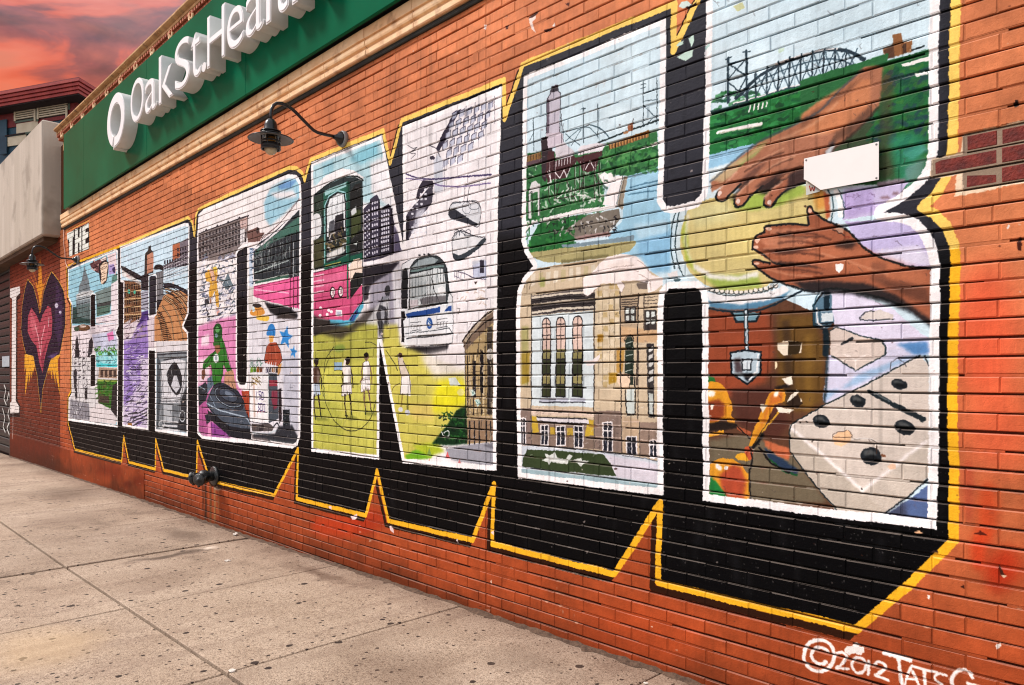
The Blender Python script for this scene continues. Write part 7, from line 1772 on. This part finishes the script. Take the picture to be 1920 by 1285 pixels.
# ---------------------------------------------------------------- blank metal plate on the mural
def plate():
    root = empty('blank_plate', (-1.2, -.012, EYE + .768)); bpy.context.view_layer.update()
    tag(root, 'blank white metal plate with a bent corner screwed over the drummer mural', 'plate')
    X = lambda t: -t + 1.2
    Z = lambda h: h - .768
    p = MB(); p.prism([(X(1.352), Z(.913)), (X(1.054), Z(.917)), (X(1.054), Z(.768)), (X(1.283), Z(.769)), (X(1.353), Z(.826))][::-1], -.005, -.002)
    o = p.build('sheet', M_ALU); o.parent = root
    e = MB(); a, b2, c = Vector((X(1.353), -.004, Z(.826))), Vector((X(1.283), -.004, Z(.769))), Vector((X(1.322), -.030, Z(.806)))
    n0 = Vector((0, -.0016, .001))
    e.v = [tuple(v) for v in (a, b2, c, a + n0, b2 + n0, c + n0)]
    e.f = [(0, 1, 2), (5, 4, 3), (0, 3, 4, 1), (1, 4, 5, 2), (2, 5, 3, 0)]; e.sm = [False] * 5
    f = e.build('bent_corner', M_ALUB); f.parent = root
    for t, h in ((1.343, .905), (1.063, .776), (1.063, .908)):
        s = MB(); s.lathe([(.0042, .004), (.0042, .0062), (.002, .0072)], (X(t), 0, Z(h)), (0, -1, 0), 10)
        q = s.build('screw', M_GREY); q.parent = root
plate()
# torn sticker showing below the bent corner
def sticker():
    root = empty('torn_sticker', (-1.33, -.004, EYE + .76)); bpy.context.view_layer.update()
    tag(root, 'torn paper sticker with a red letter under the plate corner', 'sticker')
    M_PAP = material('faded_paper', (206, 196, 178), 0.8, (176, 190, 196), 30)
    M_RED = material('red_ink', (168, 44, 34), 0.7, (140, 60, 40), 40)
    p = MB(); p.prism([(-.018, .0), (.04, .006), (.048, .03), (.02, .052), (-.019, .058)], -.0024, -.0012)
    q = p.build('paper', M_PAP); q.parent = root
    w = MB()
    for a, b2 in (((-.004, .038), (.002, .014)), ((.002, .014), (.008, .030)), ((.008, .030), (.015, .012)), ((.015, .012), (.021, .034))):
        d = Vector((b2[0] - a[0], 0, b2[1] - a[1])).normalized(); nrm = Vector((-d.z, 0, d.x)) * .0022
        A, B = Vector((a[0], -.0034, a[1])), Vector((b2[0], -.0034, b2[1]))
        w.quad(tuple(A + nrm), tuple(A - nrm), tuple(B - nrm), tuple(B + nrm))
    z = w.build('lettering', M_RED); z.parent = root
sticker()
# ---------------------------------------------------------------- concrete fascia at the far end
fa = empty('concrete_fascia', (-16, -.1, EYE + 2.27)); bpy.context.view_layer.update()
tag(fa, 'heavy streaked concrete fascia beam overhanging the dark shopfront', 'concrete beam')
f = MB(); f.box(-24, -13.74, -.255, .9, EYE + 2.27, EYE + 4.13, .02)
under(f.build('beam', M_CONC), fa)
f = MB(); f.box(-24, -13.9, -.20, .85, EYE + 2.20, EYE + 2.268)
under(f.build('soffit', material('brown_soffit', (92, 66, 44), 0.85, (70, 48, 32), 4, 0.4, 30)), fa)  # underside slab, a darker brown than the beam
# thin white cable running down from the cornice end
cd = MB(); cd.tube([(-13.44, -.012, EYE + 2.34), (-13.43, -.016, EYE + 2.1), (-13.36, -.014, EYE + 1.98), (-13.33, -.014, EYE + 1.8), (-13.2, -.014, EYE + 1.70), (-12.75, -.014, EYE + 1.74)], .008, 8)
tag(cd.build('cable', material('pale_cable', (206, 160, 140), 0.6)), 'thin pale cable hanging from the cornice to the far lamp', 'cable')

# ---------------------------------------------------------------- dark roller shutter
sh = empty('roller_shutter', (-19, .1, gz(-19))); bpy.context.view_layer.update()
tag(sh, 'dark closed roller shutter with white graffiti beyond the letter I', 'shutter')
M_SHUT = material('black_shutter_paint', (20, 18, 18), 0.5, (30, 26, 26), 6, 0.1, 30)
for i in range(24):
    s = MB(); z = gz(-19) + .02 + i * .165
    s.extrude_x([(.09, z), (.055, z + .02), (.05, z + .08), (.055, z + .14), (.09, z + .158)], -23.5, -17.78)
    under(s.build('slat', M_SHUT), sh)
s = MB(); s.box(-17.79, -17.722, .0, .28, gz(-17.7) - .2, EYE + 2.2); under(s.build('guide_rail', M_SHUT), sh)
s = MB(); s.box(-23.6, -17.78, .10, .3, gz(-19) - .2, EYE + 2.2); under(s.build('backing', M_SHUT), sh)
M_TAGW = material('white_spray', (206, 204, 200), 0.6)
g = MB()
def scrib(pts, w):
    for (a, b2) in zip(pts[:-1], pts[1:]):
        A, B = Vector((-a[0], .044, EYE + a[1])), Vector((-b2[0], .044, EYE + b2[1])); d = (B - A).normalized(); nr = Vector((-d.z, 0, d.x)) * w
        g.quad(tuple(A + nr), tuple(A - nr), tuple(B - nr), tuple(B + nr))
scrib([(18.3, -.55), (18.1, -.35), (17.95, -.6), (18.2, -.8), (18.0, -.95), (18.3, -1.1), (18.0, -1.25)], .02)
scrib([(18.6, -.2), (18.4, -.3), (18.6, -.5), (18.35, -.62)], .02)
scrib([(18.75, -.7), (18.5, -.9), (18.7, -1.1), (18.45, -1.2)], .02)
under(g.build('graffiti', M_TAGW), sh)
k = MB(); k.box(-18.75, -18.0, .036, .046, EYE + .18, EYE + .40); under(k.build('notice', material('pale_notice', (176, 184, 190), 0.6, (150, 160, 170), 12)), sh)

# ---------------------------------------------------------------- blue and red house beyond
def ray(x, y, z):
    """point seen at a measured photo position, z metres deep"""
    u = (x - CX) / FPX; w = (HY - y) / FPX
    r = Vector((SI, CO, 0)); fw = Vector((-CO, SI, 0))
    return Vector((0, -DW, EYE)) + fw * z + r * (u * z) + Vector((0, 0, w * z))
def house():
    HT = (704 - 143) / FPX * 25.0
    A = ray(148, 143, 25.0); Lp = ray(0, 170, HT * FPX / (704 - 170)); Rp = ray(183, 165, HT * FPX / (704 - 165))
    base = gz(-25)
    dl = (Lp - A); dl.z = 0; dl.normalize(); dr = (Rp - A); dr.z = 0; dr.normalize()
    nl = Vector((dl.y, -dl.x, 0)); nl = nl if nl.dot(Vector((0, -DW, EYE)) - A) > 0 else -nl
    nr = Vector((dr.y, -dr.x, 0)); nr = nr if nr.dot(Vector((0, -DW, EYE)) - A) > 0 else -nr
    root = empty('corner_house', (A.x, A.y, base)); bpy.context.view_layer.update()
    tag(root, 'blue panelled house with cream louvres and deep red stepped eaves', 'house')
    RED = material('red_eave_paint', (152, 48, 46), 0.55, (176, 66, 58), 2, 0.1, 10)
    DRED = material('dark_red_frieze', (112, 30, 32), 0.6, (128, 38, 38), 3)
    BLU = material('blue_panel', (44, 78, 96), 0.6, (34, 62, 80), 1.5, 0.1, 10)
    CRM = material('cream_panel', (220, 204, 178), 0.6, (206, 188, 160), 3, 0.1, 20)
    GRN = material('sage_trim', (96, 112, 96), 0.6, (84, 98, 86), 4)
    SOF = material('dark_soffit', (40, 22, 22), 0.8)
    LL, LR2 = 9.0, 9.0
    ex = 0.75                         # eave overhang
    iA = A - (dl * -1).normalized() * 0
    # inner (wall) corner sits back from the eave corner
    def inset(d):
        m = Matrix(((dl.x, dr.x), (dl.y, dr.y)))
        # point at distance d behind both eave lines
        det = dl.x * dr.y - dl.y * dr.x
        # solve P = A + a*dl + b*dr with (P-A).nl = -d and .nr = -d
        b = -d / dr.dot(nl); a = -d / dl.dot(nr)
        return A + dl * a + dr * b
    def band(name, d, z0, z1, mat, par):
        c = inset(d); m = MB()
        P = [c + dl * LL, c, c + dr * LR2]
        Q = [p - Vector((0, 0, p.z)) for p in P]
        back = c + dl * LL + dr * LR2; back.z = 0
        n = len(m.v)
        ring4 = [Q[0], Q[1], Q[2], back]
        m.v += [(q.x, q.y, z0) for q in ring4] + [(q.x, q.y, z1) for q in ring4]
        m.f += [(0, 3, 2, 1), (4, 5, 6, 7), (0, 1, 5, 4), (1, 2, 6, 5), (2, 3, 7, 6), (3, 0, 4, 7)]; m.sm += [False] * 6
        o = m.build(name, mat); under(o, par); return o
    top = A.z
    eave = band('roof', 0.10, top - .02, top + .03, DRED, root)
    for i in range(4):
        band('eave_step', 0.0 + i * .05, top - .03 - (i + 1) * .115, top - .03 - i * .115 - .022, RED, eave)
        band('eave_shadow', 0.04 + i * .05, top - .03 - i * .115 - .022, top - .03 - i * .115, DRED, eave)
    band('soffit', .18, top - .53, top - .49, SOF, root)
    band('frieze', ex - .04, top - 1.05, top - .53, DRED, root)
    wallo = band('wall', ex, base, top - 1.05, BLU, root)
    wc = inset(ex)
    def onL(px, py):
        o = Vector((0, -DW, EYE)); d = ray(px, py, 1.0) - o
        s = (wc - o).dot(nl) / d.dot(nl); return o + d * s
    E2 = lambda x, y: (x / 6.425, 120 + y / 6.425)
    def panel(name, x0, y0, x1, y1, mat, proud, par, thick=.03):
        a = onL(*E2(x0, y0)); b2 = onL(*E2(x1, y0)); zt = a.z; zb = onL(*E2(x0, y1)).z
        a.z = b2.z = 0
        m = MB()
        P = [a + nl * proud, b2 + nl * proud, b2 + nl * (proud - thick), a + nl * (proud - thick)]
        m.v += [(p.x, p.y, zb) for p in P] + [(p.x, p.y, zt) for p in P]
        m.f += [(0, 1, 5, 4), (1, 2, 6, 5), (2, 3, 7, 6), (3, 0, 4, 7), (4, 5, 6, 7), (0, 3, 2, 1)]; m.sm += [False] * 6
        return under(m.build(name, mat), par)
    panel('cornice_strip', 205, 540, 850, 575, CRM, .04, wallo)
    for (x0, y0, x1, y1) in ((210, 565, 455, 695), (485, 540, 835, 672)):
        fr = panel('louvre', x0, y0, x1, y1, SOF, .05, root)
        hh = (y1 - y0)
        for i in range(5):
            panel('slat', x0, y0 + hh * i / 5, x1, y0 + hh * (i + .55) / 5, CRM, .10, fr, .04)
        panel('frame', x0 - 6, y0 - 8, x0 + 12, y1 + 8, CRM, .12, fr); panel('frame', x1 - 12, y0 - 8, x1 + 6, y1 + 8, CRM, .12, fr)
    panel('trim', 200, 700, 480, 722, GRN, .07, root); panel('trim', 462, 480, 482, 700, GRN, .08, root); panel('trim', 842, 430, 858, 560, GRN, .07, root)
    panel('infill_panel', 212, 730, 470, 850, CRM, .05, root); panel('trim', 200, 852, 420, 872, GRN, .08, root)
    panel('infill_panel', 108, 890, 330, 1000, CRM, .06, root); panel('pilaster', 30, 690, 110, 1100, BLU, .10, root); panel('sill_board', 95, 872, 330, 888, SOF, .11, root)
house()
# ---------------------------------------------------------------- pavement
def slab_material():
    m = bpy.data.materials.new('pavement_concrete'); m.use_nodes = True
    nt = m.node_tree; N, K = nt.nodes, nt.links
    b = N['Principled BSDF']; b.inputs['Roughness'].default_value = 0.85; b.inputs['Specular IOR Level'].default_value = 0.25
    geo = N.new('ShaderNodeNewGeometry'); pos = geo.outputs['Position']
    oi = N.new('ShaderNodeObjectInfo')
    def noise(s, d=5, r=.6, mapping=None):
        n = N.new('ShaderNodeTexNoise'); n.inputs['Scale'].default_value = s; n.inputs['Detail'].default_value = d; n.inputs['Roughness'].default_value = r
        if mapping:
            mp = N.new('ShaderNodeMapping'); mp.inputs['Scale'].default_value = mapping; K.new(pos, mp.inputs[0]); K.new(mp.outputs[0], n.inputs['Vector'])
        else:
            K.new(pos, n.inputs['Vector'])
        return n.outputs['Fac']
    def ramp(f, stops):
        r = N.new('ShaderNodeValToRGB'); e = r.color_ramp.elements
        while len(e) < len(stops):
            e.new(.5)
        for q, (p, c) in zip(e, stops):
            q.position = p; q.color = (*c, 1)
        K.new(f, r.inputs[0]); return r.outputs[0]
    def mix(f, a, c, bl='MIX'):
        x = N.new('ShaderNodeMixRGB'); x.blend_type = bl
        for i, v in enumerate((f, a, c)):
            if isinstance(v, (int, float)):
                x.inputs[i].default_value = v
            elif isinstance(v, tuple):
                x.inputs[i].default_value = (*v, 1)
            else:
                K.new(v, x.inputs[i])
        return x.outputs[0]
    base = ramp(noise(.9, 8, .72), [(.30, srgb((126, 108, 93))), (.44, srgb((172, 151, 132))), (.70, srgb((195, 175, 156)))])
    base = mix(1.0, base, ramp(oi.outputs['Random'], [(0, (.90, .90, .90)), (1, (1.06, 1.05, 1.04))]), 'MULTIPLY')
    grain = ramp(noise(150, 3, .7), [(.37, (.24, .20, .18)), (.465, (.88, .87, .86)), (.58, (1.06, 1.06, 1.06)), (.68, (1.4, 1.38, 1.35))])
    base = mix(.9, base, grain, 'MULTIPLY')
    peb = ramp(noise(46, 4, .7), [(.34, (.55, .50, .46)), (.47, (1, 1, 1)), (.66, (1.15, 1.15, 1.14))])
    base = mix(.8, base, peb, 'MULTIPLY')
    scuff = ramp(noise(1.4, 6, .62, (3.6, .5, 1)), [(.50, (0, 0, 0)), (.74, (.55, .55, .55))])
    base = mix(scuff, base, srgb((120, 98, 84)))
    # trodden gum: one dark disc in some cells
    for sc, th, dens in ((2.3, .085, .45), (4.6, .080, .66), (15.0, .06, .66)):
        vo = N.new('ShaderNodeTexVoronoi'); vo.inputs['Scale'].default_value = sc; vo.voronoi_dimensions = '2D'
        ns = N.new('ShaderNodeTexNoise'); ns.inputs['Scale'].default_value = 40
        K.new(pos, ns.inputs['Vector'])
        va = N.new('ShaderNodeVectorMath'); va.operation = 'MULTIPLY_ADD'; K.new(ns.outputs['Color'], va.inputs[0]); va.inputs[1].default_value = (.012, .012, 0); K.new(pos, va.inputs[2])
        K.new(va.outputs[0], vo.inputs['Vector'])
        sp = N.new('ShaderNodeSeparateColor'); K.new(vo.outputs['Color'], sp.inputs[0])
        pick = N.new('ShaderNodeMath'); pick.operation = 'GREATER_THAN'; K.new(sp.outputs[0], pick.inputs[0]); pick.inputs[1].default_value = dens
        rr = N.new('ShaderNodeMath'); rr.operation = 'MULTIPLY'; K.new(sp.outputs[1], rr.inputs[0]); rr.inputs[1].default_value = th * sc / 3.4 if sc < 10 else .17
        lt = N.new('ShaderNodeMath'); lt.operation = 'LESS_THAN'; K.new(vo.outputs['Distance'], lt.inputs[0]); K.new(rr.outputs[0], lt.inputs[1])
        ml = N.new('ShaderNodeMath'); ml.operation = 'MULTIPLY'; K.new(pick.outputs[0], ml.inputs[0]); K.new(lt.outputs[0], ml.inputs[1])
        m2 = N.new('ShaderNodeMath'); m2.operation = 'MULTIPLY'; K.new(ml.outputs[0], m2.inputs[0]); m2.inputs[1].default_value = .94
        base = mix(m2.outputs[0], base, srgb((38, 26, 24)))
    # individual spills and scuffs: (x, y, rx, ry, strength, colour)
    wob = N.new('ShaderNodeTexNoise'); wob.inputs['Scale'].default_value = 5; wob.inputs['Detail'].default_value = 6; K.new(pos, wob.inputs['Vector'])
    wv = N.new('ShaderNodeVectorMath'); wv.operation = 'MULTIPLY_ADD'; K.new(wob.outputs['Color'], wv.inputs[0]); wv.inputs[1].default_value = (.30, .30, 0); K.new(pos, wv.inputs[2])
    for (x, y, rx, ry, amt, c) in ((-6.45, -.80, .10, .42, .75, (66, 52, 44)), (-7.25, -.40, .55, .22, .6, (84, 66, 54)), (-6.5, -.48, .05, .12, .8, (226, 208, 190)), (-5.0, -.24, .55, .10, .7, (96, 74, 60)), (-8.9, -1.0, .4, .5, .4, (110, 88, 74)),
                                   (-4.7, -2.1, .5, .4, .35, (210, 180, 140)), (-3.0, -.9, .5, .3, .35, (104, 82, 68)), (-11.0, -.5, 1.0, .5, .5, (90, 70, 58)), (-5.6, -1.2, .3, .35, .35, (120, 98, 82)), (-2.6, -.35, .4, .2, .4, (104, 84, 70))):
        sb = N.new('ShaderNodeVectorMath'); sb.operation = 'SUBTRACT'; K.new(wv.outputs[0], sb.inputs[0]); sb.inputs[1].default_value = (x + .15, y + .15, 0)
        dv = N.new('ShaderNodeVectorMath'); dv.operation = 'MULTIPLY'; K.new(sb.outputs[0], dv.inputs[0]); dv.inputs[1].default_value = (1 / rx, 1 / ry, 0)
        ln = N.new('ShaderNodeVectorMath'); ln.operation = 'LENGTH'; K.new(dv.outputs[0], ln.inputs[0])
        mr = N.new('ShaderNodeMapRange'); mr.inputs['From Min'].default_value = 1.0; mr.inputs['From Max'].default_value = .35; mr.inputs['To Max'].default_value = amt; K.new(ln.outputs['Value'], mr.inputs['Value'])
        base = mix(mr.outputs[0], base, srgb(c))
    # soot and splash dirt in a ragged strip along the wall foot
    sx = N.new('ShaderNodeSeparateXYZ'); K.new(pos, sx.inputs[0])
    edge = N.new('ShaderNodeMapRange'); edge.inputs['From Min'].default_value = -.34; edge.inputs['From Max'].default_value = 0.02; K.new(sx.outputs['Y'], edge.inputs['Value'])
    ed = N.new('ShaderNodeMath'); ed.operation = 'MULTIPLY'; ed.use_clamp = True; K.new(edge.outputs[0], ed.inputs[0]); K.new(noise(5, 6, .7), ed.inputs[1])
    base = mix(ed.outputs[0], base, srgb((96, 72, 58)))
    K.new(base, b.inputs['Base Color'])
    bp = N.new('ShaderNodeBump'); bp.inputs['Strength'].default_value = .55; bp.inputs['Distance'].default_value = .004
    ad = N.new('ShaderNodeMath'); ad.operation = 'ADD'; K.new(noise(150, 3, .7), ad.inputs[0]); K.new(noise(30, 4, .6), ad.inputs[1])
    K.new(ad.outputs[0], bp.inputs['Height']); K.new(bp.outputs[0], b.inputs['Normal'])
    return m
M_SLAB = slab_material()
M_DIRT = material('dark_joint_dirt', (40, 32, 26), 0.95, (60, 48, 38), 20, .5, 60)
def pavement():
    r = random.Random(3)
    bs = MB()
    xs = [-30 + i * 1.0 for i in range(41)]
    for a, b2 in zip(xs[:-1], xs[1:]):
        bs.quad((a, -4.6, gz(a) - .05), (b2, -4.6, gz(b2) - .05), (b2, .35, gz(b2) - .05), (a, .35, gz(a) - .05))
    walk = bs.build('pavement', M_DIRT); walk['kind'] = 'structure'
    for k in range(-4, 16):
        ta, tb = 3.60 + 1.527 * k, 3.60 + 1.527 * (k + 1)
        ga = .024 if k == 2 else .0045
        gb = .024 if k == 1 else .0045
        for p0, p1 in ((-.02, 1.532), (1.532, 3.07), (3.07, 4.6)):
            gp = .011
            x0, x1, y0, y1 = -tb + gb, -ta - ga, -p1 + (gp if p1 < 4.5 else 0), -p0 - (gp if p0 > 0 else 0)
            m = MB()
            bv = .005
            def Z(x):
                return gz(x)
            d = [r.uniform(-.0018, .0018) for _ in range(4)]
            up = [(x0 + bv, y0 + bv, Z(x0) + d[0]), (x1 - bv, y0 + bv, Z(x1) + d[1]), (x1 - bv, y1 - bv, Z(x1) + d[2]), (x0 + bv, y1 - bv, Z(x0) + d[3])]
            md = [(x0, y0, Z(x0) - .004), (x1, y0, Z(x1) - .004), (x1, y1, Z(x1) - .004), (x0, y1, Z(x0) - .004)]
            lo = [(x, y, z - .08) for x, y, z in md]
            m.v = up + md + lo
            m.f = [(0, 1, 2, 3)] + [(i, i + 4, (i + 1) % 4 + 4, (i + 1) % 4) for i in range(4)] + [(i + 4, i + 8, (i + 1) % 4 + 8, (i + 1) % 4 + 4) for i in range(4)]
            m.sm = [False] * 9
            o = m.build('slab', M_SLAB); o.parent = walk
    kb = MB()
    for a, b2 in zip(xs[:-1], xs[1:]):
        kb.box(a + .004, b2 - .004, -4.76, -4.605, min(gz(a), gz(b2)) - .3, gz((a + b2) / 2) + .0, .012)
    kerb = kb.build('kerb', M_CONC); kerb['kind'] = 'structure'
    rd = MB(); rd.quad((-200, -18, -.5), (100, -18, -.5), (100, -4.7, -.13), (-200, -4.7, -.5))
    road = rd.build('road', material('asphalt', (62, 60, 60), .9, (78, 76, 74), 8, .6, 120)); road['kind'] = 'structure'
    gd = MB(); gd.quad((-1500, -1500, -.75), (1500, -1500, -.75), (1500, 1500, -.75), (-1500, 1500, -.75))
    grd = gd.build('ground', material('city_ground', (118, 110, 102), .95, (96, 92, 88), .3)); grd['kind'] = 'structure'
pavement()

# ---------------------------------------------------------------- litter
def litter(x, p, s, label, seed, flat=False):
    r = random.Random(seed)
    bm = bmesh.new(); bmesh.ops.create_icosphere(bm, subdivisions=2, radius=s)
    for v in bm.verts:
        v.co *= r.uniform(.65, 1.2); v.co.z *= .25 if flat else .55
    zmin = min(v.co.z for v in bm.verts)
    for v in bm.verts:
        v.co.z -= zmin
    m = MB(); m.add_bm(bm)
    o = m.build('crumpled_paper', M_PAPER, None, (x, -p, gz(x) + .0005))
    tag(o, label, 'litter')
M_PAPER = material('crumpled_paper_white', (226, 218, 208), .8, (200, 190, 180), 40)
litter(-6.85, .07, .026, 'crumpled white paper scrap lying at the wall foot', 1)
litter(-3.60, 1.50, .020, 'white scrap lying where two pavement joints cross', 2, True)
litter(-5.9, .55, .022, 'pale flattened scrap on the pavement beside the dark joint', 5, True)
litter(-2.05, .17, .012, 'tiny white scrap at the wall foot nearest the viewer', 8, True)

# grit and dirt swept against the wall foot
def wall_dirt():
    r = random.Random(21)
    V, F = [], []
    x = -17.7
    prev = None
    while x < 1.6:
        w = r.uniform(.012, .045) * (1.5 if r.random() < .12 else 1); h = r.uniform(.006, .022)
        z = gz(x)
        cur = [(x, .012, z + h), (x, -.002 - w * .3, z + h * .7), (x, -.004 - w, z + .0006)]
        n = len(V); V += cur
        if n:
            F += [(n - 3, n, n + 1, n - 2), (n - 2, n + 1, n + 2, n - 1)]
        x += r.uniform(.03, .07)
    for _ in range(900):          # loose crumbs
        x = r.uniform(-15, 1.2); p = abs(r.gauss(0, .10)) + .01; s = r.uniform(.0015, .005); z = gz(x)
        n = len(V); V += [(x - s, -p, z), (x + s, -p - s * .4, z), (x, -p + s, z), (x, -p, z + s * 1.2)]
        F += [(n, n + 1, n + 3), (n + 1, n + 2, n + 3), (n + 2, n, n + 3)]
    me = bpy.data.meshes.new('wall_foot_dirt'); me.from_pydata(V, [], F); me.materials.append(material('swept_dirt', (66, 50, 40), .95, (104, 82, 66), 40, .6, 120))
    o = bpy.data.objects.new('dirt', me); COL.objects.link(o)
    tag(o, 'dark dirt and crumbs swept along the foot of the brick wall', 'dirt', kind='stuff')
wall_dirt()
